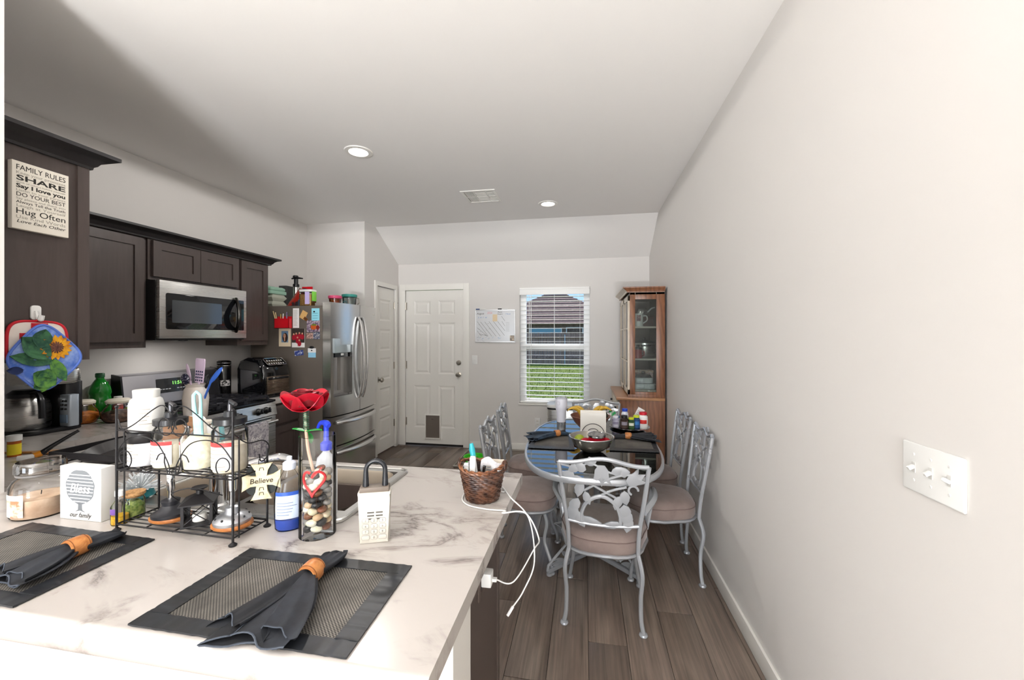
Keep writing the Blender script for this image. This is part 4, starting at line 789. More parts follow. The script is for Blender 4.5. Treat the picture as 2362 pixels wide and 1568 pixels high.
t = put('storage_canister', 'pale translucent green canister behind the orange candy jar', 'container', 130, 965, dy=.03); lobj(t, 'canister_body', [(0, 0), (.045, 0), (.045, .14), (0, .14)], mat('pale_green', 0xa9cfa0, .4), 24); lobj(t, 'lid', [(.046, .138), (.047, .155), (0, .157)], mat('mint_lid', 0xbfdcb4, .4), 24)
t = put('spice_jar', 'small red spice bottle with white cap left of the range', 'bottle', 266, 962, dx=.05, dy=-.02); lobj(t, 'bottle_body', [(0, 0), (.024, 0), (.024, .09), (.018, .1), (.018, .115), (0, .115)], mat('spice_red', 0x8d2a1d, .3), 18); lobj(t, 'cap', [(.021, .112), (.021, .14), (0, .142)], WP, 18)
g = G(); g.lathe([(.0245, .03), (.0245, .075)], 18); g.obj('label', mat('label_red', 0xcf2a2a, .5), t)
t = put('spice_jar', 'small spice jar with lime green label beside the range', 'jar', 288, 966, dy=.03); lobj(t, 'jar_body', [(0, 0), (.024, 0), (.026, .01), (.026, .075), (.02, .085), (.02, .09)], GLASS, 18); g = G(); g.lathe([(.0265, .012), (.0265, .07)], 18); g.obj('label', mat('label_lime', 0xb7cf3a, .5), t); lobj(t, 'cap', [(.023, .088), (.023, .108), (0, .11)], mat('cap_grey', 0x6f6d68, .3, .5), 18)
t = put('spray_bottle', 'amber prescription bottle with yellow label and white cap at the left edge', 'bottle', 18, 1055, dy=.02); lobj(t, 'bottle_body', [(0, 0), (.021, 0), (.021, .07), (0, .07)], mat('amber_plastic', 0xc8641a, .2, trans=.3), 20); lobj(t, 'cap', [(.024, .068), (.024, .092), (0, .093)], WP, 20); g = G(); g.lathe([(.0214, .008), (.0214, .055)], 20); g.obj('label', mat('label_yellow', 0xe8d22a, .5), t); t.name = 'pill_bottle'
UW = wood('utensil_wood', 0x9a6a40, 0xc0905f, (30, 4, 30), .5)
t = put('wooden_spatula', 'wooden spatula lying on the counter by the coffee maker', 'utensil', 60, 1046, rz=.25); g = G(); g.prism([(-.14, -.006), (.03, -.007), (.05, -.025), (.13, -.028), (.13, .028), (.05, .025), (.03, .007), (-.14, .006)], .002, .009, .002); g.obj('blade_and_handle', UW, t)
t = put('basting_brush', 'black handled brush with orange collar and white bristles', 'brush', 80, 1058, rz=1.0); g = G(); g.tube([(.02, 0, .02), (.05, 0, .045), (.13, 0, .1)], [.012, .009, .006], 10); g.obj('handle', BLACK, t); g = G(); g.tube([(.02, 0, .02), (0, 0, .012)], [.0125, .0125], 12); g.obj('collar', mat('orange_collar', 0xd98a1e, .4), t); g = G(); g.box(-.05, 0, -.014, .014, .002, .02, .004); g.obj('bristles', WP, t)
t = put('cutting_board', 'small round-edged wooden board on the left counter beside the range', 'board', 350, 946, dx=-.07); g = G(); g.prism(rrect(.14, .1, .03), .001, .016, .003); g.obj('board', UW, t); g = G(); g.cyl((.05, 0, .0161), .008, .0006, 12); g.obj('hanging_hole', BLACK, t)
t = put('utensil_crock', 'white ceramic crock holding lilac and blue kitchen utensils', 'crock', 441, 974, dy=.03)
lobj(t, 'crock_body', [(0, 0), (.045, 0), (.06, .03), (.068, .14), (.06, .2), (.05, .215), (.054, .225), (.056, .232), (.048, .232), (.045, .2), (.045, .05), (0, .05)], mat('crock_glaze', 0xcfc4ba, .2, noise=(0xe9e4de, 6, .4, .6)), 28); cp = t.location
def utensil(lb, m, lean, h, head, cat='utensil'):
    u = thing('kitchen_utensil', lb, cat, (cp.x+lean[0]*.3, cp.y, cp.z+.06), 0, 'utensils in the white crock'); g = G(); tip = (lean[0], lean[1], h); g.rod((0, 0, 0), tip, .006, 8); g.obj('handle', m, u); g = G(); g.m = Matrix.Translation(tip) @ Matrix.Rotation(lean[2], 4, 'Y'); head(g); g.obj('head', m, u); return u
LIL = mat('lilac_nylon', 0xdcc6dc, .4); NAVY = mat('navy_nylon', 0x232850, .4); BLU = mat('blue_nylon', 0x3f6fd0, .4)
def slot(g):
    g.prism_ = None; g.m = g.m @ MXZ; g.prism([(-.03, -.02), (.03, -.02), (.034, .12), (.03, .13), (-.03, .13), (-.034, .12)], -.004, .004, .002)
u = utensil('lilac slotted turner, broadest utensil in the white crock', LIL, (.02, 0, .08), .2, slot)
for i in range(4):
    for j in range(4): g = G(); g.m = Matrix.Translation((.02, 0, .2)) @ Matrix.Rotation(.08, 4, 'Y'); g.box(-.024+i*.014, -.016+i*.014, -.0052, -.004, -.01+j*.018, .0+j*.018); g.obj('slot', NAVY, u)
utensil('narrow lilac spatula at the left in the white crock', LIL, (-.04, .01, -.25), .19, lambda g: g.ball((0, 0, .05), (.014, .005, .06), 10, 8))
utensil('navy speckled ladle in the white crock', mat('navy_speckle', 0x1d1f38, .3, noise=(0xbab6c8, 120, .55, .62)), (-.025, -.035, -.2), .175, lambda g: g.ball((0, 0, .03), (.03, .014, .034), 14, 8))
utensil('blue spatula leaning right in the white crock', BLU, (.085, .0, .75), .19, lambda g: g.ball((0, 0, .05), (.016, .006, .07), 10, 8))
utensil('black handled whisk at the back of the white crock', BLACK, (.045, .02, .2), .17, lambda g: [g.tube([(math.cos(a)*.018*math.sin(PI*k/8), math.sin(a)*.018*math.sin(PI*k/8), .06*k/8) for k in range(9)], .0016, 5) for a in (0, 1, 2, 3, 4, 5)])
# right of the range
y_ = at(509, 880, 0, -3.09).y
t = thing('clamp_canister', 'tall black clamp-lid canister with printed label, between range and air fryer', 'canister', (-3.09, max(y_, 3.03), ZT+.0005)); CG = mat('black_ceramic', 0x141315, .15)
lobj(t, 'canister_body', [(0, 0), (.05, 0), (.052, .01), (.052, .27), (.045, .28), (0, .28)], CG, 24); lobj(t, 'lid', [(.05, .282), (.053, .286), (.053, .31), (.04, .318), (0, .319)], CG, 24)
g = G(); g.tube([(.0535*math.cos(a*PI/12), .0535*math.sin(a*PI/12), .275) for a in range(24)], .003, 6, True); g.tube([(.0545*math.cos(a*PI/12), .0545*math.sin(a*PI/12), .297) for a in range(24)], .003, 6, True); g.obj('clamp_ring', CHROME, t); g = G(); g.lathe([(.0526, .1), (.0526, .15)], 12, a0=R(-100), a1=R(10)); g.obj('label', mat('label_bw', 0xcfcccc, .5, noise=(0x1b1a1a, 60, .5, .56)), t)
t = thing('air_fryer', 'glossy black air fryer with slanted control panel and steel drawer', 'air fryer', (-2.79, 3.137, ZT+.0005), R(84))
g = G(); pr = [(-.15, .0), (.15, .0), (.155, .2), (.14, .27), (.09, .33), (-.05, .345), (-.12, .32), (-.155, .25)]; g.m = MYZ.copy(); g.prism([(-y, z) for y, z in pr], -.14, .14, .03); g.obj('shell', mat('gloss_black', 0x0d0e11, .08, coat=.5), t, ang=50)
g = G(); g.m = Matrix.Translation((0, -.152, 0)); g.box(-.115, .115, -.012, .004, .035, .185, .008); dr = g.obj('drawer', steel('warm_steel', 0x9c8c7e, .25), t); g = G(); g.m = Matrix.Translation((0, -.16, 0)); g.tube(spline([(-.1, 0, .165), (-.06, -.035, .17), (.06, -.035, .17), (.1, 0, .165)], 4), .01, 8); g.obj('handle', BLACK, dr)
g = G(); g.m = Matrix.Translation((0, -.122, .307)) @ Matrix.Rotation(R(40), 4, 'X'); pp = rrect(.2, .085, .02); g.prism(pp, -.002, .003); cpn = g.obj('control_panel', BGLASS, t); g = G(); g.m = Matrix.Translation((0, -.122, .307)) @ Matrix.Rotation(R(40), 4, 'X'); g.tube([(p[0], p[1], .003) for p in pp], .003, 6, True); g.obj('panel_trim', CHROME, cpn)
for i in range(7):
    for j in range(2): g = G(); g.m = Matrix.Translation((0, -.122, .307)) @ Matrix.Rotation(R(40), 4, 'X'); g.box(-.08+i*.024, -.068+i*.024, -.03+j*.035, -.018+j*.035, .003, .0036); g.obj('button_mark', mat('mark_white', 0xd8d6d2, .5), cpn)
g = G(); g.box(-.14, .14, -.15, .15, 0, .012, .003); g.obj('base_trim', mat('base_grey', 0x55524f, .3, .6), t)
# ---------------------------------------------------------------- potholders on the tall cabinet side
HX = -2.07
hk = at(82, 730, 0, HX); t = thing('wall_hook', 'white adhesive hook holding two potholders on the cabinet side', 'hook', (HX, hk.y, hk.z))
g = G(); g.m = MYZ.copy(); g.prism(rrect(.03, .055, .01, 3, (0, .015)), -.003, .004, .001); g.m = None; g.tube(spline([(.004, 0, .02), (.012, 0, -.005), (.024, 0, -.012), (.03, 0, .004)], 5), .006, 8, flat=1.5); g.obj('hook_body', WP, t)
def quilt(c4, x, th, name, m, parent, org, n=22, rnd=.35):
    P = [Vector((0, a.y-org[1], a.z-org[2])) for a in c4]; g = G(); ctr = sum(P, Vector())/4
    def fn(u, v, s_):
        a, b_ = 2*u-1, 2*v-1; k = max(abs(a), abs(b_)); q = (abs(a)**4+abs(b_)**4)**(1/4) or 1; a2, b2 = (a*k/q, b_*k/q) if k else (0, 0)
        u2, v2 = (a2+1)/2, (b2+1)/2; p = (P[0]*(1-u2)+P[1]*u2)*(1-v2)+(P[3]*(1-u2)+P[2]*u2)*v2
        bul = (1-max(abs(a), abs(b_))**4)*th+.0012*math.sin(u*22)*math.sin(v*22); return Vector((x+s_*bul, p.y, p.z))
    g.grid(lambda u, v: fn(u, v, 1), n, n); g.grid(lambda u, v: fn(u, v, -.3)+Vector((-.0005, 0, 0)), n, n); o = g.obj(name, m, parent)
    edge = [fn(i/n, 0, 0) for i in range(n)]+[fn(1, i/n, 0) for i in range(n)]+[fn(1-i/n, 1, 0) for i in range(n)]+[fn(0, 1-i/n, 0) for i in range(n)]
    return o, edge, fn
o = at(80, 800, 0, HX); t = thing('potholder', 'red and white checked potholder hanging behind the sunflower one', 'potholder', (HX, o.y, o.z), 0, 'potholders on the hook'); org = (HX, o.y, o.z)
c4 = [at(12, 738, 0, HX), at(150, 744, 0, HX), at(152, 850, 0, HX), at(10, 850, 0, HX)]
q, ed, _ = quilt(c4, .008, .006, 'quilted_pad', mat('white_cloth', 0xe6dcd3, .9), t, org); g = G(); g.tube(ed, .005, 6, True); g.obj('red_binding', mat('red_cloth', 0xbf1f2c, .8), t)
cy_ = lambda u, v: c4[0].lerp(c4[1], u).lerp(c4[3].lerp(c4[2], u), v)
for i in range(1, 4):
    for j in range(4):
        if (i+j) % 2 == 0:
            p = cy_(.5+(i-2)*.185, .5+(j-1.5)*.22); g = G(); g.m = Matrix.Translation((.0155, p.y-org[1], p.z-org[2])); g.box(-.002, .0005, -.024, .024, -.024, .024); g.obj('red_check', MATS['red_cloth'], t)
g = G(); g.tube([(.012, hk.y-org[1]-.004, c4[0].z-org[2]), (.03, hk.y-org[1], hk.z-org[2]), (.012, hk.y-org[1]+.006, c4[0].z-org[2])], .004, 6); g.obj('hanging_loop', MATS['red_cloth'], t)
o = at(90, 822, 0, HX); t = thing('potholder', 'blue quilted potholder with a sunflower, hanging in front as a diamond', 'potholder', (HX, o.y, o.z), 0, 'potholders on the hook'); org = (HX, o.y, o.z)
c4 = [at(84, 735, 0, HX), at(188, 822, 0, HX), at(86, 912, 0, HX), at(-14, 832, 0, HX)]
q, ed, fn = quilt(c4, .03, .007, 'quilted_pad', mat('blue_print_cloth', 0x4a6fc4, .9, noise=(0xa9bfe8, 16, .4, .7)), t, org); g = G(); g.tube(ed, .0045, 6, True); g.obj('blue_binding', mat('blue_cloth', 0x5877c9, .8), t)
def onq(px, py): p = at(px, py, 0, HX); return Vector((.0375, p.y-org[1], p.z-org[2]))
N_ = (1, 0, 0); c = onq(112, 801)
LG = mat('leaf_green_cloth', 0x5f8f3c, .9, noise=(0x22503a, 30, .4, .6)); DG = mat('dark_leaf_cloth', 0x23473a, .9, noise=(0x3d6b48, 30, .4, .6))
for px, py, ax, az, ln, wd, m_ in ((92, 825, -.7, .75, .11, .075, DG), (70, 800, .3, 1, .07, .06, DG), (100, 835, -1, .25, .12, .05, DG), (95, 850, -.2, -.8, .09, .06, LG), (60, 860, .7, -.6, .08, .07, LG), (100, 828, .5, -1, .1, .045, LG), (35, 855, -.9, .1, .045, .03, mat('navy_leaf_cloth', 0x1e2c56, .9)), (60, 895, .6, .4, .06, .05, LG)):
    g = G(); p = onq(px, py); g.leaf((p.x-.001, p.y, p.z), (0, ax, az), N_, ln, wd, .001, 0, 6); g.obj('printed_leaf', m_, t)
YP = mat('sunflower_petal', 0xd9a01f, .9, noise=(0xb56a14, 40, .4, .6))
for k in range(16):
    a = k*PI/8+.1; g = G(); g.leaf((c.x+.001+.0006*(k % 2), c.y+.014*math.cos(a), c.z+.014*math.sin(a)), (0, math.cos(a), math.sin(a)), N_, .036, .017, .0008, 0, 4); g.obj('sunflower_petal', YP, t)
g = G(); g.m = Matrix.Translation((c.x+.002, c.y, c.z)) @ Matrix.Rotation(PI/2, 4, 'Y'); g.lathe([(.024, 0), (.02, .002), (0, .003)], 20); g.obj('sunflower_disc', mat('sunflower_brown', 0x4a2b25, .9, noise=(0x6e463a, 120, .4, .6)), t)
# ---------------------------------------------------------------- things at the left of the peninsula
p = at(175, 1082, 2, ZT)
t = thing('dish_rack', 'black flat-bar dish drying rack left of the sink', 'rack', (0, 0, 0))
a, b_, c_ = at(117, 1042, 2, 1.0), at(258, 1012, 2, 1.0), at(258, 1062, 2, 1.0); d_ = a+(b_-a)*.92
A = a; B = a+Vector((0, .32, 0)); C_ = a+Vector((.42, .32, 0)); D = a+Vector((.42, 0, 0))
g = G()
for p0, p1 in ((A, B), (B, C_), (C_, D), (D, A)):
    dx, dy = (abs(p1.x-p0.x)/2+.004, abs(p1.y-p0.y)/2+.004); m_ = (p0+p1)/2; g.cbox((m_.x, m_.y, .99), (2*dx, 2*dy, .022))
g.obj('top_frame', BLACKM, t)
g = G(); g.tube([(p_.x, p_.y, .95) for p_ in (A, B, C_, D)], .0035, 6, True)
for i in range(1, 9): x = A.x+(D.x-A.x)*i/9; g.rod((x, A.y, .945), (x, B.y, .945), .0022, 6)
g.obj('wire_basket', BLACKM, t)
for p_ in (A, B, C_, D): g = G(); g.rod((p_.x, p_.y, ZT+.002), (p_.x, p_.y, .985), .0045, 8); g.ball((p_.x, p_.y, ZT+.006), .006, 8, 6); g.obj('leg', BLACKM, t)
t = thing('skillet', 'black nonstick skillet drying in the dish rack', 'pan', (A.x+.14, A.y+.12, .958)); g = G(); g.m = Matrix.Rotation(.22, 4, 'X'); g.lathe([(0, 0), (.075, 0), (.105, .035), (.103, .037), (.073, .004), (0, .003)], 28); g.obj('pan', mat('nonstick', 0x2d2b2b, .4), t); g = G(); g.m = Matrix.Rotation(.22, 4, 'X'); g.rod((.1, 0, .03), (.2, -.06, .045), .009, 8); g.obj('handle', BLACK, t)
for i, (c0, lb) in enumerate(((0x8f6a4e, 'brown stoneware plate standing in the dish rack'), (0xe4e2e0, 'white plate standing in the dish rack behind the brown one'))):
    t = thing('plate', lb, 'plate', (A.x+.26+.02*i, A.y+.25+.03*i, .955), 0, 'plates in the dish rack'); g = G(); g.m = Matrix.Translation((0, 0, .06)) @ Matrix.Rotation(R(38), 4, 'X'); g.lathe([(0, 0), (.06, 0), (.095, .012), (.094, .015), (.058, .004), (0, .004)], 28); g.obj('dish', mat('plate_%x' % c0, c0, .25), t); g = G(); g.m = Matrix.Translation((0, 0, .06)) @ Matrix.Rotation(R(38), 4, 'X'); g.tube([(.094*math.cos(k*PI/14), .094*math.sin(k*PI/14), .0135) for k in range(28)], .002, 5, True); g.obj('rim', MATS['plate_%x' % c0], t)
t = put('jar_candle', 'large glass jar candle with sand-coloured wax and picture label', 'candle', 62, 1207, dy=.06, dx=-.05)
lobj(t, 'glass_jar', [(0, 0), (.058, 0), (.064, .008), (.064, .09), (.056, .106), (.048, .112), (.048, .126)], GLASS, 32); lobj(t, 'wax', [(0, .004), (.059, .004), (.061, .01), (.061, .055), (0, .056)], mat('sand_wax', 0xd9bfa5, .5, noise=(0xc7a78b, 20, .4, .6)), 32)
lobj(t, 'glass_lid', [(.05, .124), (.054, .128), (.054, .15), (.05, .158), (.02, .16), (0, .161)], glass('frosted_lid', 0xf1ece6, .12, .9), 32); lobj(t, 'lid_gasket', [(.049, .118), (.051, .12), (.051, .126), (.049, .127)], GREYP, 32)
for i in range(1): g = G(); g.rod((0, 0, .055), (.002, 0, .068), .0012, 5); g.obj('wick', BLACK, t)
g = G(); g.lathe([(.0646, .012), (.0646, .075)], 10, a0=R(-118), a1=R(-62)); lb_ = g.obj('label', mat('candle_label', 0xe6dccf, .5, noise=(0xb27a58, 26, .48, .6)), t); g = G(); g.lathe([(.065, .06), (.065, .074)], 10, a0=R(-118), a1=R(-62)); g.obj('label_band', mat('label_bluegrey', 0xb9ccd2, .5), lb_)
# word block
b0, b1 = at(138, 1195, 2, ZT), at(229, 1205, 2, ZT); rz = math.atan2(b1.y-b0.y, b1.x-b0.x); W_ = (b1-b0).length+.006
t = thing('word_block', 'white wooden block printed with a grey tree and Bless our Family', 'block', (b0.x, b0.y, ZT+.0005), rz); hb = .152
g = G(); g.box(0, W_, 0, .035, 0, hb, .002); g.obj('block', mat('white_paint_wood', 0xd6d5d3, .6), t); GT = mat('grey_tree_print', 0x74787c, .7)
crown_ = [(W_*.5+W_*.345*math.cos(a)*(1+.03*math.sin(9*a)), .095+.049*math.sin(a)*(1+.03*math.sin(7*a))) for a in [2*PI*i/40 for i in range(40)]]
g = G(); g.m = Matrix.Translation((0, -.0006, 0)) @ MXZ; g.prism(crown_, 0, .0008); g.obj('tree_crown', GT, t)
g = G(); g.m = Matrix.Translation((0, -.0006, 0)) @ MXZ; g.prism([(W_*.38, .024), (W_*.45, .03), (W_*.46, .05), (W_*.54, .05), (W_*.55, .03), (W_*.62, .024), (W_*.5, .028)], 0, .0008); g.obj('tree_trunk', GT, t)
for i in range(9):
    z = .052+i*.0095; hw = W_*.33*math.sqrt(max(0, 1-((z-.095)/.049)**2)); g = G(); g.m = Matrix.Translation((0, -.001, 0)) @ MXZ; g.prism([(W_*.5-hw, z), (W_*.5+hw, z), (W_*.5+hw, z+.0028), (W_*.5-hw, z+.0028)], 0, .0005); g.obj('slat_line', mat('pale_line', 0xd0d1d2, .7), t)
text('Bless', .036, WP, t, (W_*.5, -.0016, .09), EYM, 'lettering', .3, bold=.0006); text('our family', .019, INK, t, (W_*.5, -.0004, .0145), EYM, 'lettering', .35)
for i in range(11): g = G(); g.cbox((W_*.08+i*W_*.084, -.0003, .145), (.003, .0006, .0015)); g.obj('border_dash', mat('dash_blue', 0xb9c3d6, .7), t)
for i in range(12):
    for x in (.05, .95): g = G(); g.cbox((W_*x, -.0003, .02+i*.01), (.0015, .0006, .003)); g.obj('border_dash', MATS['dash_blue'], t)
t = put('small_bottle', 'little clear bottle with white cap, purple label and yellow contents', 'bottle', 258, 1214, dy=.02); lobj(t, 'glass_body', [(0, 0), (.019, 0), (.02, .004), (.02, .05), (.01, .066), (.01, .08)], GLASS, 20); lobj(t, 'contents', [(0, .002), (.0185, .002), (.0185, .024), (0, .027)], mat('yellow_beads', 0xe5bd2e, .5, noise=(0xc9951a, 150, .4, .6)), 20); lobj(t, 'cap', [(.0115, .078), (.0115, .092), (0, .093)], WP, 16); g = G(); g.lathe([(.0203, .03), (.0203, .046)], 10, a0=R(-140), a1=R(-50)); g.obj('label', mat('purple_label', 0x7a55a3, .6), t)
t = put('cork_jar', 'small glass jar with cork lid and green moss inside', 'jar', 282, 1203, dy=.03); lobj(t, 'glass_body', [(0, 0), (.024, 0), (.026, .006), (.026, .05), (.022, .06), (.022, .066)], GLASS, 20); lobj(t, 'cork_lid', [(.02, .06), (.027, .067), (.027, .074), (0, .076)], CORK, 20); lobj(t, 'moss', [(0, .003), (.024, .004), (.024, .035), (.012, .05), (0, .051)], mat('moss', 0x5d7a35, .9, noise=(0x9cab5a, 90, .4, .6)), 20)
# ---------------------------------------------------------------- wire rack on the peninsula
FL_, FR_, BR_ = at(269, 1224, 2, ZT), at(537, 1259, 2, ZT), at(619, 1214, 2, ZT)
ux = (FR_-FL_).normalized(); rk = thing('wire_rack', 'black two-tier wrought wire counter rack with scrolled ends', 'rack', (FL_.x, FL_.y, ZT+.0005), math.atan2(ux.y, ux.x))
LW = (FR_-FL_).length; uy = Vector((-ux.y, ux.x, 0)); DP = max(.1, (BR_-FR_).dot(uy)); T1, T2, T3 = .018, .165, .272
RI = Matrix.Rotation(-rk.rotation_euler.z, 4, 'Z')
for x, hh in ((0, .335), (LW, .34)):
    g = G(); g.rod((x, 0, .006), (x, 0, hh), .003, 8); g.rod((x, .018, .012), (x, .018, T3), .002, 6); g.ball((x, 0, hh), .0048, 8, 6); g.lathe([(.009, 0), (.01, .003), (.004, .008), (0, .008)], 12, (x, 0, 0)); g.obj('front_post', BLACKM, rk)
    g = G(); g.rod((x, DP, .006), (x, DP, .215), .0028, 8); g.lathe([(.009, 0), (.01, .003), (.004, .008), (0, .008)], 12, (x, DP, 0)); g.obj('rear_post', BLACKM, rk)
    g = G(); g.tube(spline([(x, .005, T3+.005), (x, DP*.4, T3-.025), (x, DP*.85, T3-.03), (x, DP*1.05, T3-.05), (x, DP*.98, T3-.08), (x, DP*.8, T3-.085), (x, DP*.75, T3-.065)], 6), .0016, 6); g.obj('end_scroll', BLACKM, rk)
for zt, nm in ((T1, 'lower_shelf'), (T2, 'upper_shelf')):
    g = G(); g.tube([(0, 0, zt), (LW, 0, zt), (LW, DP, zt), (0, DP, zt)], .0023, 6, True)
    for k in range(1, 6): g.rod((0, DP*k/6, zt), (LW, DP*k/6, zt), .0018, 5)
    g.rod((LW*.5, 0, zt-.002), (LW*.5, DP, zt-.002), .0022, 5); g.rod((LW*.25, 0, zt-.002), (LW*.25, DP, zt-.002), .0018, 5); g.rod((LW*.75, 0, zt-.002), (LW*.75, DP, zt-.002), .0018, 5)
    g.obj(nm, BLACKM, rk)
g = G(); g.rod((0, 0, T3), (LW, 0, T3), .0021, 6); g.obj('top_rail', BLACKM, rk)
def scroll(cx, cz, r_, a0, turns, dirn=1, n=22):
    return [(cx+r_*(1-.55*i/n)*math.cos(a0+dirn*turns*2*PI*i/n), 0, cz+r_*(1-.55*i/n)*math.sin(a0+dirn*turns*2*PI*i/n)) for i in range(n+1)]
for s_ in (0, 1):
    f = (lambda x: x) if s_ == 0 else (lambda x: LW-x)
    mir = lambda pts: [(f(p[0]), p[1], p[2]) for p in pts]
    g = G(); g.tube(mir(spline([(.005, 0, T3+.03), (.02, 0, T3+.004), (.06, 0, T3+.018), (LW*.33, 0, T3+.06), (LW*.42, 0, T3+.072), (LW*.49, 0, T3+.05)], 8)), .0015, 6); g.obj('top_arch', BLACKM, rk)
    g = G(); g.tube(mir(scroll(LW*.435, T3+.02, .03, PI*.1, 1.15, -1)), .0015, 6); g.obj('top_scroll', BLACKM, rk)
    g = G(); g.tube(mir(spline([(.003, 0, T2+.05), (LW*.1, 0, T2+.085), (LW*.22, 0, T2+.095), (LW*.36, 0, T2+.08), (LW*.46, 0, T2+.03), (LW*.475, 0, T2)], 8)), .0015, 6); g.obj('lower_arch', BLACKM, rk)
    g = G(); g.tube(mir(scroll(LW*.07, T2+.032, .03, PI*1.4, 1.0, 1)), .0015, 6); g.obj('corner_scroll', BLACKM, rk)
    g = G(); g.tube(mir(spline([(LW*.46, 0, T2+.0), (LW*.43, 0, T2+.03), (LW*.43, 0, T2+.052), (LW*.385, 0, T2+.05), (LW*.36, 0, T2+.035)], 6)), .0015, 6); g.obj('center_curl', BLACKM, rk)
def inrack(u, v, z): p = FL_+ux*(LW*u)+uy*(DP*v); return (p.x, p.y, ZT+z+.0026)
def rthing(name, label, cat, u, v, z=T2, group=None): return thing(name, label, cat, inrack(u, v, z+.002), rk.rotation_euler.z, group)
CREAM = mat('cream_powder', 0xe8e1cf, .7, noise=(0xd9d0b8, 30, .4, .6)); LABW = mat('label_white', 0xd9d9dc, .5)
def lines(t, r_, z0, z1, n, m=FADE, a0=-150, a1=-40):
    for i in range(n):
        z = z0+(z1-z0)*i/max(1, n-1); g = G(); b_ = a0+(a1-a0)*random.uniform(.5, .95); g.lathe([(r_+.0004, z), (r_+.0004, z+.0022)], 8, a0=R(a0), a1=R(b_)); g.obj('label_line', m, t)
t = rthing('supplement_jar', 'white tub with black lid and printed label, lowest at the rack end', 'jar', .075, .46); lobj(t, 'tub', [(0, 0), (.034, 0), (.037, .004), (.037, .058), (.034, .063), (0, .063)], LABW, 28); lobj(t, 'lid', [(.037, .063), (.0385, .065), (.0385, .09), (.035, .093), (0, .093)], BLACK, 28); lines(t, .037, .015, .06, 6); base_z = T2+.0955
t = rthing('supplement_bottle', 'tall white uncapped bottle standing on the black-lidded tub', 'bottle', .09, .46, base_z); lobj(t, 'bottle_body', [(0, 0), (.036, 0), (.039, .006), (.039, .07), (.035, .085), (.029, .09), (.03, .11), (.029, .112), (0, .112)], mat('white_hdpe', 0xd9d9d6, .4), 28); lines(t, .039, .02, .06, 5, a0=-60, a1=-10)
def pumpjar(lb, u, v, tall, rtop):
    t = rthing('pump_jar', lb, 'jar', u, v, T2, 'glass jars with black pump lids'); r_ = .041
    lobj(t, 'glass_body', [(0, 0), (r_-.004, 0), (r_, .006), (r_, tall), (r_-.008, tall+.012), (r_-.006, tall+.02)], GLASS, 28); lobj(t, 'contents', [(0, .002), (r_-.003, .004), (r_-.003, tall*.66), (0, tall*.67)], CREAM, 28)
    lobj(t, 'lid', [(r_-.004, tall+.016), (r_-.002, tall+.018), (r_-.002, tall+.032), (.016, tall+.036), (.014, tall+.05), (0, tall+.05)], BLACK, 28)
    g = G(); g.cyl((0, 0, tall+.05), .006, .018, 10); g.tube([(0, 0, tall+.066), (.0, 0, tall+.076), (.03, -.012, tall+.07)], .005, 8); g.obj('pump_spout', mat('gunmetal', 0x55555a, .25, .9), t)
    g = G(); g.lathe([(r_+.0006, .012), (r_+.0006, tall*.72)], 14, a0=R(-150), a1=R(-35)); l_ = g.obj('label', LABW, t); g = G(); g.lathe([(r_+.001, tall*.66), (r_+.001, tall*.76)], 14, a0=R(-150), a1=R(-35)); g.obj('label_red_band', mat('band_red', 0xcf3a3a, .5), l_); lines(t, r_+.0006, .02, tall*.58, 5); return t
pumpjar('glass jar with black pump lid beside the white tubs on the rack', .315, .46, .098, 0); pumpjar('glass jar with black pump lid at the rack end by the hanging cross', .835, .47, .108, 0)
t = rthing('scoop_jar', 'open glass jar of cream bath salts holding a teal scoop', 'jar', .575, .46); r_ = .044; lobj(t, 'glass_body', [(0, 0), (r_-.006, 0), (r_, .008), (r_, .085), (r_-.012, .105), (r_-.012, .115), (r_-.006, .122)], GLASS, 28)
g = G(); g.lathe([(0, .004), (r_-.008, .006), (r_-.004, .03), (r_-.006, .07), (r_-.02, .088), (0, .09)], 28); g.obj('bath_salts', mat('cream_salts', 0xebe6cf, .8, noise=(0xd6cfae, 60, .4, .6)), t); sj = t.location
TEAL = mat('teal_plastic', 0x9fd0d2, .4)
t = thing('teal_scoop', 'pale teal scoop with looped handle standing in the salts jar', 'scoop', (sj.x, sj.y, sj.z+.06)); t.rotation_euler = (0, R(-4), rk.rotation_euler.z)
g = G(); g.m = MXZ.copy(); o_ = [(-.009, 0), (.011, 0), (.013, .06), (.015, .13)]+arc(0, .135, .015, 0, 180, 10)+[(-.014, .13), (-.011, .06)]
i_ = arc(0, .132, .0075, 0, 180, 8)+[(-.003, .085), (.003, .085)]
g.m = None; g.tube([(-.008, 0, 0), (-.009, 0, .075), (-.012, 0, .12), (-.011, 0, .137), (0, 0, .146), (.011, 0, .137), (.012, 0, .12), (.009, 0, .075), (.008, 0, 0)], [.006, .006, .0048, .0046, .0046, .0046, .0048, .006, .006], 8, flat=.8); g.box(-.008, .008, -.004, .004, 0, .085, .002); g.obj('looped_handle', TEAL, t); g = G(); g.ball((0, 0, 0), (.018, .014, .02), 12, 8); g.obj('scoop_bowl', TEAL, t)
t = thing('scrub_brush', 'darker teal dish brush with white bristles behind the scoop', 'brush', (sj.x-.1, sj.y+.18, ZT+.0095)); t.rotation_euler = (0, R(-8), 0)
g = G(); g.rod((0, 0, 0), (0, 0, .19), .006, 8); g.obj('handle', TEAL, t); g = G(); g.m = Matrix.Translation((0, 0, .215)); g.prism(rrect(.04, .02, .009), -.03, .03, .006); g.obj('head', mat('deep_teal', 0x4f9ea6, .4), t); g = G(); g.box(-.017, .017, -.022, -.01, .19, .24, .003); g.obj('bristles', WP, t)
t = thing('measuring_cup', 'beige plastic measuring cup standing by the sink behind the jars', 'cup', (at(470, 1064, 2, ZT).x, at(470, 1064, 2, ZT).y, ZT+.0005)); 
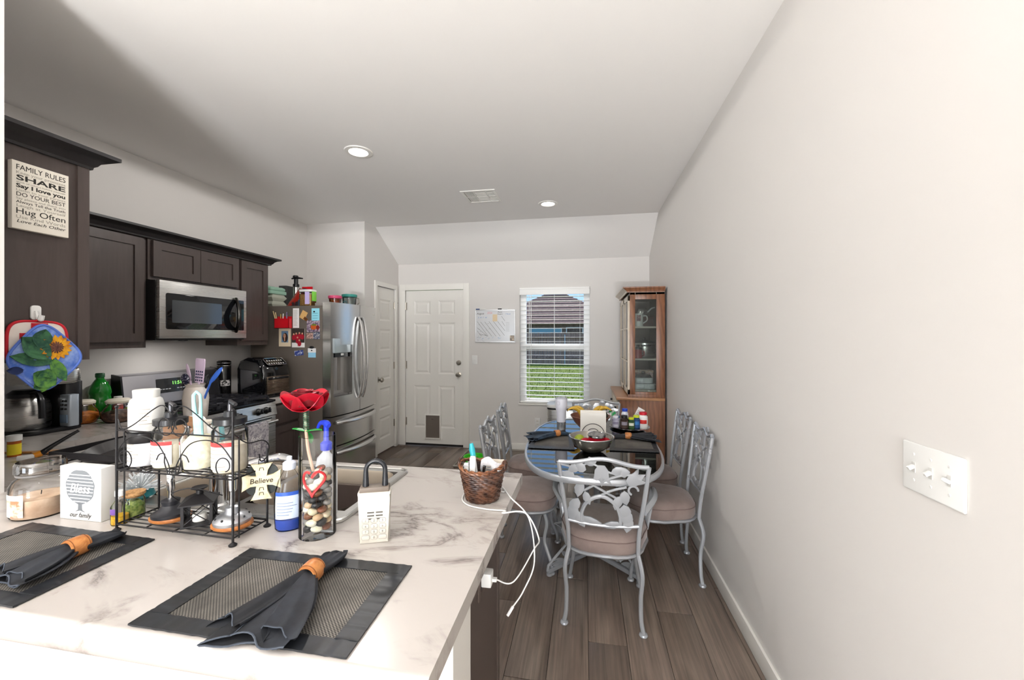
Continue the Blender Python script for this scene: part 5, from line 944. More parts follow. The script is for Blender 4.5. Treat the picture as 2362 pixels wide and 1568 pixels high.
g = G(); g.lathe([(0, 0), (.026, 0), (.036, .17), (.0345, .17), (.025, .004), (0, .003)], 24); g.obj('cup', mat('beige_plastic', 0xd9d1c4, .4), t); g = G(); g.tube([(.035, 0, .16), (.06, 0, .158), (.062, 0, .12), (.033, 0, .1)], .004, 8); g.obj('handle', MATS['beige_plastic'], t)
# lower tier
def stick(lb, u, v, mb, mt_, silver):
    t = rthing('candle_holder', lb, 'candle holder', u, v, T1, 'candle holders on wooden discs'); g = G(); g.lathe([(0, 0), (.05, 0), (.053, .003), (.053, .007), (.05, .01), (0, .01)], 32, sx=1.0, sy=.82); g.obj('wooden_disc', mat('honey_wood', 0xb9783e, .4, noise=(0x9a5c2a, (8, 60, 60), .4, .6)), t)
    if silver: lobj(t, 'base', [(0, .01), (.043, .01), (.044, .018), (.036, .028), (.018, .034), (.016, .05), (.008, .054), (0, .054)], mb, 28); 
    else: lobj(t, 'base', [(0, .01), (.043, .01), (.044, .018), (.03, .024), (.019, .038), (.022, .05), (.014, .054), (0, .054)], mb, 28, )
    if silver:
        for k in range(9): a = k*2*PI/9; g = G(); g.ball((.0375*math.cos(a), .0375*math.sin(a), .0265), .003, 8, 6); g.obj('pierced_hole', BLACK, t)
    lobj(t, 'stem', [(.007, .054), (.007, .075), (.0095, .08), (.0095, .135), (.006, .14), (0, .141)] if not silver else [(.007, .052), (.007, .09), (.011, .094), (.011, .14), (0, .141)], mt_, 16); return t
stick('black flared candle holder on an orange wooden disc', .3, .5, mat('black_rubbery', 0x26262a, .4), CHROME, False)
stick('silver pierced candle holder on an orange wooden disc', .845, .5, mat('satin_silver', 0xb9bbc0, .3, .8), CHROME, True)
t = rthing('lantern', 'small black metal lantern with crossed bars and a white candle', 'lantern', .575, .46, T1); t.rotation_euler.z += R(38); s_ = .031; h_ = .058
for x in (-1, 1):
    for y in (-1, 1): g = G(); g.box(x*s_-.003, x*s_+.003, y*s_-.003, y*s_+.003, .004, h_); g.obj('corner_bar', BLACKM, t)
g = G(); g.box(-s_-.004, s_+.004, -s_-.004, s_+.004, 0, .005, .001); g.obj('base', BLACKM, t)
for a in range(4):
    M_ = Matrix.Rotation(a*PI/2, 4, 'Z') @ Matrix.Translation((0, -s_, 0)); g = G(); g.m = M_; g.box(-s_, s_, -.0005, .0005, .005, h_); g.obj('glass_pane', PANE, t); g = G(); g.m = M_; g.rod((-s_, -.001, .006), (s_, -.001, h_), .0012, 5); g.rod((s_, -.001, .006), (-s_, -.001, h_), .0012, 5); g.obj('cross_bar', BLACKM, t)
g = G(); g.lathe([(.055, h_), (.055, h_+.003), (.014, h_+.02), (0, h_+.02)], 4, a0=PI/4, a1=PI/4+2*PI); g.obj('roof', BLACKM, t, flat=True); g = G(); g.cyl((0, 0, h_+.018), .0085, .014, 14); g.lathe([(.0085, h_+.03), (.02, h_+.036), (.018, h_+.038), (0, h_+.036)], 16); g.obj('chimney_cap', BLACKM, t)
g = G(); g.tube(spline([(-.045, -.0, h_+.008), (-.055, -.02, h_+.035), (-.01, -.03, h_+.045), (.055, -.02, h_+.012)], 6), .0014, 6); g.obj('bail_handle', BLACKM, t); g = G(); g.cyl((0, 0, .005), .016, .02, 20, .002); g.obj('candle', mat('candle_white', 0xeeece6, .5, sub=0), t)
p = FR_+ux*.0+uy*DP; t = thing('hanging_cross', 'cream ceramic cross reading Believe, hung on the end of the rack', 'ornament', (p.x+.008, p.y-.028, ZT+.188)); t.rotation_euler.z = R(32)
g = G(); g.m = MXZ.copy(); a_ = []
for q_ in range(4):
    ca, sa = math.cos(q_*PI/2), math.sin(q_*PI/2)
    for x, z in ((.011, .011), (.013, .026), (.026, .046), (0, .043), (-.026, .046), (-.013, .026)): a_.append((x*ca-z*sa, x*sa+z*ca) if q_ in (1, 3) else (x*ca-z*sa, (x*sa+z*ca)*(1.12 if q_ == 2 else 1)))
g.m = Matrix.Translation((0, 0, -.05)) @ MXZ; g.prism(a_, -.005, .003, .001); cr_ = g.obj('cross', mat('cream_ceramic', 0xd8cfae, .5, noise=(0xc0b48c, 50, .45, .65)), t)
g = G(); g.m = Matrix.Translation((0, .004, -.05)) @ MXZ; g.prism(rrect(.075, .08, .02), 0, .004); g.obj('dark_backing', mat('dark_green_backing', 0x2c3130, .6), t); g = G(); g.tube([(-.008, 0, -.006), (-.006, -.002, .008), (.0, -.003, .012), (.006, -.002, .008), (.008, 0, -.006)], .0012, 6); g.obj('hanging_wire', BLACKM, t)
text('Believe', .019, mat('brown_ink', 0x4a3f30, .7), t, (0, -.0055, -.05), EYM, 'lettering', .1, bold=.0003)
for z in (-.022, -.075, -.088): g = G(); g.tube([(-.005, -.0055, z), (-.004, -.0055, z+.007), (.004, -.0055, z+.007), (.005, -.0055, z)], .0009, 5); g.obj('scroll_mark', MATS['brown_ink'], t)
t = thing('scouring_brush', 'clear bristled scrubbing ball on a teal base beside the sink', 'brush', (-1.405, 1.07, ZT+.009)); t.scale = (1.3, 1.3, 1.3); lobj(t, 'base', [(0, 0), (.026, 0), (.03, .006), (.026, .018), (.01, .024), (0, .024)], mat('teal_glass', 0x1f7f86, .15), 24)
q = G()
for i in range(130):
    a, b_ = random.uniform(0, 2*PI), math.acos(random.uniform(-.1, 1)); d = Vector((math.sin(b_)*math.cos(a), math.sin(b_)*math.sin(a), math.cos(b_))); q.rod(Vector((0, 0, .022))+d*.006, Vector((0, 0, .022))+d*random.uniform(.035, .046), .0011, 4, .0016)
tag(q.obj('bristles', mat('clear_bristle', 0xdfe3e6, .3), t), kind='stuff')
# ---------------------------------------------------------------- soap bottles, vase, lockbox
t = thing('dish_soap', 'clear dish soap bottle with a little blue soap, beside the pebble vase', 'bottle', (-.797, .986, ZT+.0005), R(35)); hs = .205
bp = [(0, 0), (.03, 0), (.035, .006), (.037, .06), (.036, .1), (.027, .135), (.0145, .158), (.0145, .165)]
g = G(); g.lathe(bp, 28, sy=.66); g.obj('bottle_body', GLASS, t); g = G(); g.lathe([(0, .002), (.0285, .002), (.0335, .008), (.0342, .03), (0, .03)], 28, sy=.64); g.obj('blue_soap', mat('blue_liquid', 0x1f4fc4, .1, trans=.2), t)
g = G(); g.lathe([(.016, .163), (.0165, .165), (.0165, .18), (.012, .184), (.007, .186), (.007, .196), (.004, .198), (0, .198)], 20); g.obj('cap', mat('frost_cap', 0xdbe2ee, .25), t)
for nm, m_, z0, z1, k in (('label', mat('label_iceblue', 0xc9d6ea, .4), .035, .105, .0007), ('label_blue_top', mat('label_royal', 0x2f56b0, .4), .097, .107, .0012)):
    g = G(); rr_ = lambda z: .0362+k if z < .06 else .0368-(z-.06)*.03+k
    g.lathe([(rr_(z0+(z1-z0)*i/4), z0+(z1-z0)*i/4) for i in range(5)], 14, sy=.67, a0=R(-150), a1=R(-30)); g.obj(nm, m_, t)
for i in range(5): g = G(); g.lathe([(.0376, .045+i*.008), (.0376, .047+i*.008)], 10, sy=.675, a0=R(-140), a1=R(-75+random.uniform(-15, 25))); g.obj('label_line', mat('label_text_blue', 0x7c8cab, .6), t)
t = thing('pump_bottle', 'white soap bottle with bright blue pump behind the glass vase', 'bottle', (-.742, 1.068, ZT+.0095), R(-20)); t.scale = (1, 1, 1.2); g = G(); g.lathe([(0, 0), (.034, 0), (.037, .005), (.037, .11), (.03, .135), (.012, .15), (.012, .158)], 28, sy=.7); g.obj('bottle_body', mat('white_soap_bottle', 0xdfe3e8, .3), t)
BP = mat('pump_blue', 0x1f3fd8, .25); g = G(); g.lathe([(.0145, .155), (.016, .157), (.016, .172), (.008, .178), (.007, .2), (.0075, .215), (0, .216)], 18); g.obj('pump_collar', BP, t); g = G(); g.tube(spline([(.012, 0, .214), (0, 0, .219), (-.025, 0, .218), (-.04, 0, .205)], 5), [.007, .0075, .008, .0085, .0085, .008, .0075, .007, .006, .006, .0055, .005, .005, .0045, .004, .004], 10); g.obj('pump_nozzle', BP, t)
g = G(); g.box(-.02, .02, -.0275, -.026, .02, .1); g.obj('label', mat('label_navy', 0x2a6f9a, .4), t)
VX, VY, VR, VH = -.703, .975, .046, .262
vs_ = thing('glass_vase', 'clear cylinder vase filled with mixed river pebbles', 'vase', (VX, VY, ZT+.0005)); g = G(); g.lathe([(0, 0), (VR, 0), (VR, VH), (VR-.0022, VH+.001), (VR-.003, VH), (VR-.003, .012), (0, .011)], 40); g.obj('glass_cylinder', GLASS, vs_)
pk = [('white', 0xe8e4dc, 'white pebble inside the clear glass vase', 17), ('tan', 0xc9b08c, 'tan pebble inside the clear glass vase', 16), ('cream', 0xdccbb0, 'cream pebble inside the clear glass vase', 14), ('grey', 0x8f8a83, 'mid grey pebble inside the clear glass vase', 11), ('black', 0x2a2b2e, 'glossy black pebble inside the clear glass vase', 13), ('brown', 0x7b4a38, 'reddish brown pebble inside the clear glass vase', 7)]
pm_ = {}
for nme, c0, lb, n in pk:
    ms = []
    for k in range(2):
        g = G(); g.ball((0, 0, 0), (.0145, .0115, .0085), 12, 8)
        for v in g.b.verts: v.co *= 1+.13*math.sin(v.co.x*190+k*2)*math.cos(v.co.y*230+k)
        o = g.obj('pebble', mat('pebble_'+nme, c0, .25, noise=(c0 & 0xe0e0e0, 60, .4, .65)), ang=80); ms.append(o.data); bpy.data.objects.remove(o)
    pm_[nme] = ms
lay = []; z = .021; li = 0
while z < .168:
    n = 6 if li % 2 == 0 else 6; 
    for k in range(n): a = 2*PI*k/n+li*.55+random.uniform(-.12, .12); lay.append((VX+(VR-.0215)*math.cos(a), VY+(VR-.0215)*math.sin(a), ZT+z+random.uniform(-.002, .002), a))
    lay.append((VX, VY, ZT+z, 0)); z += .0158; li += 1
seq = [k[0] for k in pk for _ in range(k[3])]; random.Random(5).shuffle(seq)
lb_of = {k[0]: k[2] for k in pk}
for i, (x, y, z, a) in enumerate(lay):
    nme = seq[i % len(seq)]
    if .085 < z-ZT < .102 and i % 3: nme = 'black'
    o = bpy.data.objects.new('pebble', random.choice(pm_[nme])); COL.objects.link(o); o.location = (x, y, z); o.rotation_euler = (random.uniform(-.5, .5), random.uniform(-.5, .5), a+PI/2+random.uniform(-.4, .4)); s_ = random.uniform(.92, 1.12); o.scale = (s_, s_, s_)
    tag(o, lb_of[nme], 'pebble', 'pebbles in the glass vase, '+nme)
hd = at(704, 925, 1, .985); t = thing('metal_rose', 'red painted metal rose on a wire-wrapped stem standing in the vase', 'flower', (hd.x, hd.y, hd.z))
MR = mat('rose_metal', 0xc01a30, .25, .35); MRD = mat('rose_bronze_red', 0x96343c, .28, .55)
for k in range(6):
    a = k*PI/3+.3; d = Vector((math.cos(a), math.sin(a), .18)); g = G(); sd = Vector((-math.sin(a), math.cos(a), 0))
    def pf_(u, v, d=d, sd=sd): wv = .078*(.5+.5*math.sin(PI*min(1, u*.55+.15)))*(v-.5); return Vector((0, 0, -.024))+d*(.058*u*(1-.5*abs(v-.5)**2*4*u*.35))+sd*wv+Vector((0, 0, .036*u*u+.012*math.cos((v-.5)*3)*u-.006*u))
    g.grid(pf_, 6, 6, .0012); g.obj('outer_petal', MR, t)
for r_, n, h0 in ((.048, 5, .006), (.034, 4, .014), (.019, 3, .02)):
    for k in range(n):
        a0 = k*2*PI/n+r_*50; g = G()
        g.grid(lambda u, v: (r_*(.72+.28*u)*math.cos(a0+(v-.5)*2.5), r_*(.72+.28*u)*math.sin(a0+(v-.5)*2.5), -.014+h0+.026*u-.006*abs(v-.5)), 3, 8, .0012); g.obj('inner_petal', MRD, t)
g = G(); g.ball((0, 0, .01), (.01, .01, .014), 10, 8); g.obj('bud', MRD, t)
base_ = Vector((VX+.012, VY-.006, ZT+.05))-t.location; st = spline([(.002, 0, -.02), (.003, -.002, -.06), (.012, -.004, -.13), tuple(base_*.72), tuple(base_)], 8)
g = G(); g.tube(st, .0042, 8); g.obj('stem', mat('stem_bare', 0xb99a84, .5), t)
g = G(); hx_ = []
for i in range(80): u = i/79; p = Vector((.002+.002*u, -.001*u, -.022-.055*u)); hx_.append(p+Vector((math.cos(i*.9)*.0062, math.sin(i*.9)*.0062, 0)))
g.tube(hx_, .0019, 5); g.obj('wire_wrap', mat('green_wire', 0x4f6f5a, .3, .6), t)
for d, l_ in (((-.9, -.2, .35), .038), ((.9, .1, .25), .045), ((-.1, .5, -.5), .05)): g = G(); p = min(st, key=lambda v: abs(v.z+t.location.z-(ZT+VH+.004))); g.leaf(p, d, (0, 0, 1), l_, .02, .0012, -.15, 6); g.obj('leaf', mat('leaf_paint', 0x1f8f3a, .35), t)
t = thing('heart_ribbon', 'red heart-shaped ribbon loop inside the vase above the pebbles', 'ornament', (VX, VY, ZT+.15)); hp_ = [(.024*math.sin(a)**3+.012, -math.sqrt(max(0, .0405**2-(.024*math.sin(a)**3+.012)**2)), .0022*(13*math.cos(a)-5*math.cos(2*a)-2*math.cos(3*a)-math.cos(4*a))) for a in [2*PI*i/40 for i in range(37)]]
g = G(); g.tube(hp_, .0034, 6); g.obj('ribbon', mat('ribbon_red', 0xd22a2f, .4), t); g = G(); g.tube(spline([(.012, -.0385, .012), (.02, -.035, .02), (.031, -.026, .036)], 5), .0025, 6, flat=.5); g.obj('ribbon_tail', MATS['ribbon_red'], t)
l0, l1 = at(828, 1256, 2, ZT), at(893, 1250, 2, ZT); W_ = (l1-l0).length+.004; t = thing('lock_box', 'beige keypad realtor lock box with black shackle on the counter', 'lock box', (l0.x, l0.y, ZT+.0005), math.atan2(l1.y-l0.y, l1.x-l0.x)); LBM = mat('lockbox_beige', 0xcdc9bf, .45); hb = .128
g = G(); g.m = MXZ.copy(); g.prism([(.002, 0), (W_-.002, 0), (W_, .004), (W_, hb*.86), (W_+.004, hb*.95), (W_+.004, hb), (-.004, hb), (-.004, hb*.95), (0, hb*.86), (0, .004)], 0, .036, .0025); bd = g.obj('housing', LBM, t)
g = G(); g.box(0, W_, .003, .034, hb-.002, hb+.012, .002); g.obj('shackle_block', mat('block_brown', 0x6d6258, .5), t)
g = G(); r_ = W_*.33; xs_ = W_*.52; pts = [(xs_-r_, .018, hb+.005), (xs_-r_, .018, hb+.03)]+[(xs_-r_*math.cos(R(a)), .018, hb+.052+r_*math.sin(R(a))) for a in range(0, 181, 15)]+[(xs_+r_, .018, hb+.03), (xs_+r_, .018, hb+.005)]
g.tube(pts, [.0085, .0072]+[.0058]*13+[.0072, .0085], 12); g.obj('shackle', mat('shackle_vinyl', 0x1d1f24, .25), t)
g = G(); g.box(W_*.3, W_*.75, -.0008, .001, hb-.012, hb-.004); g.obj('name_strip', PAPER, t); text('•••••••', .007, FADE, t, (W_*.52, -.0012, hb-.008), EYM, 'lettering') if 0 else None
g = G(); g.box(W_*.38, W_*.64, -.0012, .001, hb-.036, hb-.017, .001); g.obj('cover_tab', mat('tab_beige', 0xd3d0c8, .5), t)
for i in range(3):
    for j in range(2): g = G(); g.cbox((W_*.39+j*W_*.29, -.0004, hb-.05-i*.008), (W_*.23, .001, .0032)); g.obj('speaker_slot', mat('slot_dark', 0x55514b, .6), t)
kl = '123456789'
for i in range(4):
    for j in range(3):
        w_ = .0155 if i < 3 or j == 1 else .019; g = G(); cx, cz = W_*.22+j*W_*.285, .058-i*.0142; g.m = Matrix.Translation((cx, 0, cz)) @ MXZ; g.prism(rrect(w_, .0105, .0035), -.0016, .001, .0006); kb = g.obj('key', LBM, t)
        g = G(); o_ = rrect(w_, .0105, .0035); g.m = Matrix.Translation((cx, -.0008, cz)) @ MXZ; g.tube([(p[0], p[1], 0) for p in o_], .0005, 5, True); g.obj('key_outline', mat('outline_grey', 0x8d8a84, .6), kb)
        s_ = kl[i*3+j] if i < 3 else ('0' if j == 1 else '')
        if s_: text(s_, .008, mat('key_ink', 0x7c7973, .6), t, (cx, -.0019, cz), EYM, 'key_digit')
# ---------------------------------------------------------------- placemats and napkins
MESHW = weave('placemat_weave', 0x2c2a28, 0x858078, 300)
def placemat(lb, tl, tr, br, bl, z, group):
    c = (tl+tr+br+bl)/4; t = thing('placemat', lb, 'placemat', (c.x, c.y, z), 0, group); P = [Vector((p.x-c.x, p.y-c.y, 0)) for p in (bl, br, tr, tl)]
    q = lambda u, v: P[0].lerp(P[1], u).lerp(P[3].lerp(P[2], u), v); bw = .1; bh = .13
    g = G(); g.grid(lambda u, v: q(bw*.7+(1-1.4*bw)*u, bh*.7+(1-1.4*bh)*v)+Vector((0, 0, .0022)), 12, 8, .0016); g.obj('woven_panel', MESHW, t)
    for u0, u1, v0, v1, al in ((0, 1, 0, bh, 0), (0, 1, 1-bh, 1, 0), (0, bw, bh, 1-bh, 1), (1-bw, 1, bh, 1-bh, 1)):
        g = G(); n1, n2 = (44, 4) if not al else (4, 36); ph = random.uniform(0, 6)
        g.grid(lambda u, v: q(u0+(u1-u0)*u, v0+(v1-v0)*v)+Vector((0, 0, .0038+.0008*math.sin((u*90 if not al else v*70)+ph)*math.sin((u if not al else v)*17+ph))), n1, n2, .003); g.obj('satin_border', SATIN, t)
    return t
CU = Vector((0, 0, 0))
placemat('black satin-bordered woven placemat in front of the lock box', at(578, 1268, 2, ZT), at(950, 1308, 2, ZT), Vector((-.381, .6, 0)), Vector((-.815, .6, 0)), ZT+.0006, 'placemats on the peninsula')
placemat('black satin-bordered woven placemat below the word block and wire rack', at(75, 1208, 2, ZT), at(357, 1246, 2, ZT), Vector((-1.087, .6, 0)), Vector((-1.53, .6, 0)), ZT+.0006, 'placemats on the peninsula')
DEN = mat('charcoal_napkin', 0x1b1c20, .75, noise=(0x2c3038, 14, .4, .7)); HEM = mat('napkin_hem', 0x3d434d, .8); RW = wood('ring_wood', 0xa35f2e, 0xc98a50, (10, 60, 60), .35)
def napkin(lb, loc, rz, lt, lf, wf, group, seed=0, sc=1.0, m=DEN, cat='napkin'):   # ring at the origin, tip towards +y, fan towards -y
    t = thing('napkin', lb, cat, loc, rz, group); rnd = random.Random(seed); ph = rnd.uniform(0, 6)
    def half(L, w1, w0, h1, sgn, k):
        def fn(u, v):
            a = 2*PI*v; w = w0+(w1-w0)*math.sin(PI/2*min(1, u*1.25)); h = .014*sc*(1-u)+h1*u*(1-.55*u); fold = 1+(.1+.16*u)*math.sin(k*a+ph)
            taper = 1 if sgn < 0 else math.sqrt(max(0, 1-max(0, (u-.72)/.28)**2))*.97+.03
            y = sgn*L*u*(1+.06*math.sin(2*a+ph)*u)
            return (w*taper*math.cos(a)*fold+.012*sc*math.sin(u*2.4+ph)*u, y, max(.0012, h*(1+math.sin(a))*fold*taper*.8+.001+.004*math.sin(5*a+ph)*u*(math.sin(a) > -.4)))
        g = G(); g.grid(fn, 16, 40); return g, fn
    g, fn = half(lf, wf, .014*sc, .017*sc, -1, 4); g.obj('gathered_fan', m, t, ang=70)
    he = G(); he.tube([Vector(fn(1, i/40))+Vector((0, 0, .001)) for i in range(40)], .0016*sc, 5, True); he.obj('hem', HEM, t)
    he = G(); he.tube([Vector(fn(.25+.75*i/14, .32))+Vector((0, 0, .0012)) for i in range(15)], .0013*sc, 5); he.obj('hem', HEM, t)
    for k_, (dx, ws) in enumerate(((.3, .5), (-.35, .42))):
        g, fn2 = half(lf*(.93-.08*k_), wf*ws, .009*sc, .019*sc, -1, 3+k_)
        for v in g.b.verts: v.co.x += -v.co.y*dx; v.co.z += .007*sc+.002*k_
        g.obj('fold_layer', m, t, ang=70)
        he = G(); he.tube([Vector(fn2(1, i/30))+Vector((lf*(.93-.08*k_)*dx*1.0, 0, .008*sc+.002*k_)) for i in range(4, 14)], .0012*sc, 5); he.obj('hem', HEM, t)
    for k_, dx in ((0, -.006), (1, .008)):
        g, fn = half(lt, .017*sc, .011*sc, .015*sc, 1, 3); 
        for v in g.b.verts: v.co.x += dx*sc+dx*v.co.y*3; v.co.z += k_*.004*sc
        g.obj('folded_tip', m, t, ang=70)
    return t
def ring(lb, loc, rz, group, sc=1.0):
    t = thing('napkin_ring', lb, 'napkin ring', loc, rz, group); g = G(); r_ = .0215*sc; g.m = Matrix.Translation((0, 0, r_*.92)) @ Matrix.Rotation(PI/2, 4, 'X')
    g.lathe([(r_*.8, -.019*sc), (r_*.93, -.02*sc), (r_*1.06, -.008*sc), (r_*1.06, .008*sc), (r_*.93, .02*sc), (r_*.8, .019*sc), (r_*.86, 0), (r_*.8, -.019*sc)], 28); g.obj('ring_band', RW, t)
    g = G(); g.m = Matrix.Translation((0, 0, r_*.92)) @ Matrix.Rotation(PI/2, 4, 'X')
    for z in (-.015, .015): g.tube([(r_*1.03*math.cos(a*PI/14), r_*1.03*math.sin(a*PI/14), z*sc) for a in range(28)], .0008, 5, True)
    g.obj('carved_line', mat('carved_dark', 0x7a451f, .5), t); return t
zt_ = ZT+.0052
for px, py, tip, lo, lb, lb2, wf, sd in (((718), 1340, (803, 1277), (600, 1490), 'charcoal cloth napkin fanned on the placemat before the lock box', 'round carved wooden napkin ring before the lock box', .062, 1), (175, 1279, (294, 1232), (20, 1350), 'charcoal cloth napkin fanned on the placemat by the word block', 'round carved wooden napkin ring by the word block', .055, 3)):
    c, a, b_ = at(px, py, 2, ZT+.006), at(*tip, 2, ZT+.01), at(*lo, 2, ZT+.008); rz = math.atan2(a.x-b_.x, -(a.y-b_.y))+PI
    napkin(lb, (c.x, c.y, zt_), rz, (a-c).length*.98, (b_-c).length, wf, 'napkins on the peninsula', sd); ring(lb2, (c.x, c.y, zt_), rz, 'napkin rings on the peninsula')
# ---------------------------------------------------------------- basket, charger and cable
BX, BY = at(1112, 1164, 2, ZT).x-.012, at(1112, 1164, 2, ZT).y+.052
bk = thing('wicker_basket', 'round dark brown wicker basket full of odds and ends at the counter corner', 'basket', (BX, BY, ZT+.0005)); WK = mat('wicker_brown', 0x33201a, .3, noise=(0x6b4836, 40, .4, .65)); q = G(); hb = .098
for j in range(14):
    z = .005+j*hb/14; r_ = .05+.02*z/hb; n = 56
    for ph in (0, PI):
        q.tube([((r_+.0028*math.sin(16*2*PI*i/n/2+ph+j*1.4))*math.cos(2*PI*i/n), (r_+.0028*math.sin(16*2*PI*i/n/2+ph+j*1.4))*math.sin(2*PI*i/n), z+.0022*math.cos(16*2*PI*i/n/2+ph+j*1.4)) for i in range(n)], .0033, 5, True)
tag(q.obj('woven_strands', WK, bk), kind='stuff')
g = G(); g.lathe([(0, .001), (.048, .001), (.067, hb), (.065, hb), (.046, .004), (0, .004)], 32); g.obj('inner_wall', mat('wicker_dark', 0x2e1b14, .6), bk)
for ph in (0, PI): g = G(); n = 64; g.tube([((.072+.004*math.sin(9*2*PI*i/n+ph))*math.cos(2*PI*i/n), (.072+.004*math.sin(9*2*PI*i/n+ph))*math.sin(2*PI*i/n), hb+.004+.004*math.cos(9*2*PI*i/n+ph)+.012*abs(math.cos(2*PI*i/n))**3) for i in range(n)], .0038, 6, True); g.obj('rim_braid', mat('wicker_copper', 0x4c2c1e, .3, noise=(0x8a5a3c, 50, .4, .6)), bk)
for s_ in (-1, 1): g = G(); g.tube([(s_*.076+.0*a, .016*math.cos(a*PI/8), hb+.012+.014*math.sin(a*PI/8)) for a in range(16)], .004, 6, True); g.obj('handle_loop', WK, bk)
def inb(name, lb, cat, dx, dy, z=.012): return thing(name, lb, cat, (BX+dx, BY+dy, ZT+z), 0, 'odds and ends in the basket')
t = inb('toothbrush', 'white and teal toothbrush standing tallest in the wicker basket', 'toothbrush', -.012, -.02); g = G(); g.tube([(0, 0, 0), (-.005, 0, .08), (-.018, .005, .145)], [.006, .0065, .0085], 10, flat=.7); g.obj('handle', WP, t); g = G(); g.tube([(-.012, .001, .115), (-.0185, .004, .15), (-.022, .006, .168)], [.0078, .0098, .006], 10); g.obj('grip', mat('teal_grip', 0x2d9aa6, .4), t)
t = inb('marker_pen', 'thick white highlighter standing in the wicker basket', 'pen', -.024, -.03); g = G(); g.box(-.0095, .0095, -.006, .006, 0, .128, .003); g.obj('barrel', WP, t); g = G(); g.box(-.008, .008, -.005, .005, .1, .132, .003); g.obj('cap', LABW, t)
t = inb('crumpled_paper', 'crumpled printed receipt stuffed in the wicker basket', 'paper', .03, .012, .06); g = G(); g.grid(lambda u, v: ((u-.5)*.075, .012*math.sin(u*7)+.01*math.cos(v*5), v*.06+.008*math.sin(u*5)), 12, 8, .0012); g.obj('sheet', mat('receipt_grey', 0xd5d3d6, .8, noise=(0xb9b8bf, 60, .5, .62)), t)
for i in range(4): g = G(); g.box(-.025, .02-.006*i, -.013, -.011, .02+i*.008, .022+i*.008); g.obj('print_line', FADE, t)
t = inb('paper_cup', 'plain cream folded card in the back of the wicker basket', 'card', .042, .03, .05); t.name = 'folded_card'; g = G(); g.box(-.022, .022, -.001, .001, 0, .064, .0005); g.box(-.022, .022, -.001, .014, .064, .0655); g.obj('card', mat('cream_card2', 0xd9d0c2, .8), t)
t = inb('pen', 'black pen leaning in the wicker basket', 'pen', .004, -.03, .03); g = G(); g.rod((0, 0, 0), (.01, .0, .085), .005, 8); g.obj('barrel', BLACK, t); g = G(); g.box(.007, .012, -.008, -.004, .045, .085); g.obj('clip', CHROME, t)
t = inb('usb_plug', 'small grey charger block in the wicker basket', 'charger', -.045, .006, .05); g = G(); g.cbox((0, 0, .028), (.02, .018, .05), .003); g.obj('block', mat('block_grey', 0x8d8f97, .4), t); g = G(); g.box(-.006, .006, -.004, .004, .052, .064); g.obj('plug', CHROME, t)
t = inb('key_tag', 'brown leather tag lying across the wicker basket front', 'tag', .03, -.035, .088); g = G(); g.m = Matrix.Rotation(-.5, 4, 'Y'); g.box(-.03, .03, -.008, .008, 0, .004, .0015); g.obj('leather', mat('tag_brown', 0x5a4a3a, .6), t); g = G(); g.tube([(.03+.008*math.cos(a*PI/6), .008*math.sin(a*PI/6), .018) for a in range(12)], .0015, 5, True); g.obj('key_ring', CHROME, t)
for i, (dx, dy) in enumerate(((-.036, .02), (-.05, -.012))): t = inb('white_clip', ['white plastic clip at the back of the wicker basket', 'white ribbed clip at the edge of the wicker basket'][i], 'clip', dx, dy, .06); g = G(); g.box(-.008, .008, -.006, .006, 0, .055, .002); g.obj('clip_body', WP, t); g = G(); [g.box(-.009, .009, -.007, -.005, .01+k*.012, .014+k*.012) for k in range(4)]; g.obj('ribs', LABW, t)
cp_ = at(1131, 1333, 0, -.275); t = thing('phone_charger', 'white cube phone charger plugged in at the peninsula end', 'charger', (-.305, cp_.y, cp_.z)); g = G(); g.box(.006, .036, -.018, .018, -.02, .02, .004); g.obj('cube', WP, t); g = G(); g.box(.036, .05, -.006, .006, -.008, .002, .002); g.obj('cable_plug', WP, t)
ot = thing('wall_outlet', 'grey outlet plate on the peninsula end panel behind the charger', 'outlet', (-.305, cp_.y, cp_.z)); g = G(); g.m = MYZ.copy(); g.prism(rrect(.07, .115, .005), 0, .005, .002); g.obj('cover_plate', mat('plate_brown', 0x564a44, .5), ot); g = G(); g.box(.004, .0058, -.015, .015, -.035, -.012, .0005); g.obj('socket', BLACK, ot)
t = thing('charging_cable', 'thin white charging cable looping off the counter by the basket', 'cable', (0, 0, 0)); e = Vector((-.255, cp_.y, cp_.z-.003)); c0 = at(1078, 1164, 2, ZT+.003); c1 = at(1180, 1186, 2, ZT+.003)
pts = spline([e, e+Vector((.05, .0, .0)), Vector((-.155, e.y+.08, .78)), Vector((-.13, 1.16, .86)), Vector((-.17, 1.17, .925)), Vector((-.236, 1.165, ZT+.008)), at(1165, 1178, 2, ZT+.0035), at(1120, 1174, 2, ZT+.0035), c0, Vector((BX-.062, BY-.02, ZT+.0035)), Vector((BX-.058, BY+.045, ZT+.0035)), Vector((BX, BY+.075, ZT+.0035)), Vector((BX+.06, BY+.055, ZT+.0035)), at(1160, 1124, 2, ZT+.0035), Vector((-.236, 1.29, ZT+.005)), Vector((-.175, 1.28, .86)), Vector((-.15, 1.22, .76)), Vector((-.175, 1.17, .70)), Vector((-.2, 1.13, .675))], 8)
g = G(); g.tube(pts, .0021, 6); g.obj('cord', WP, t); g = G(); g.rod(pts[-1], pts[-1]+Vector((-.012, -.02, -.014)), .0042, 8); g.obj('connector', WP, t)
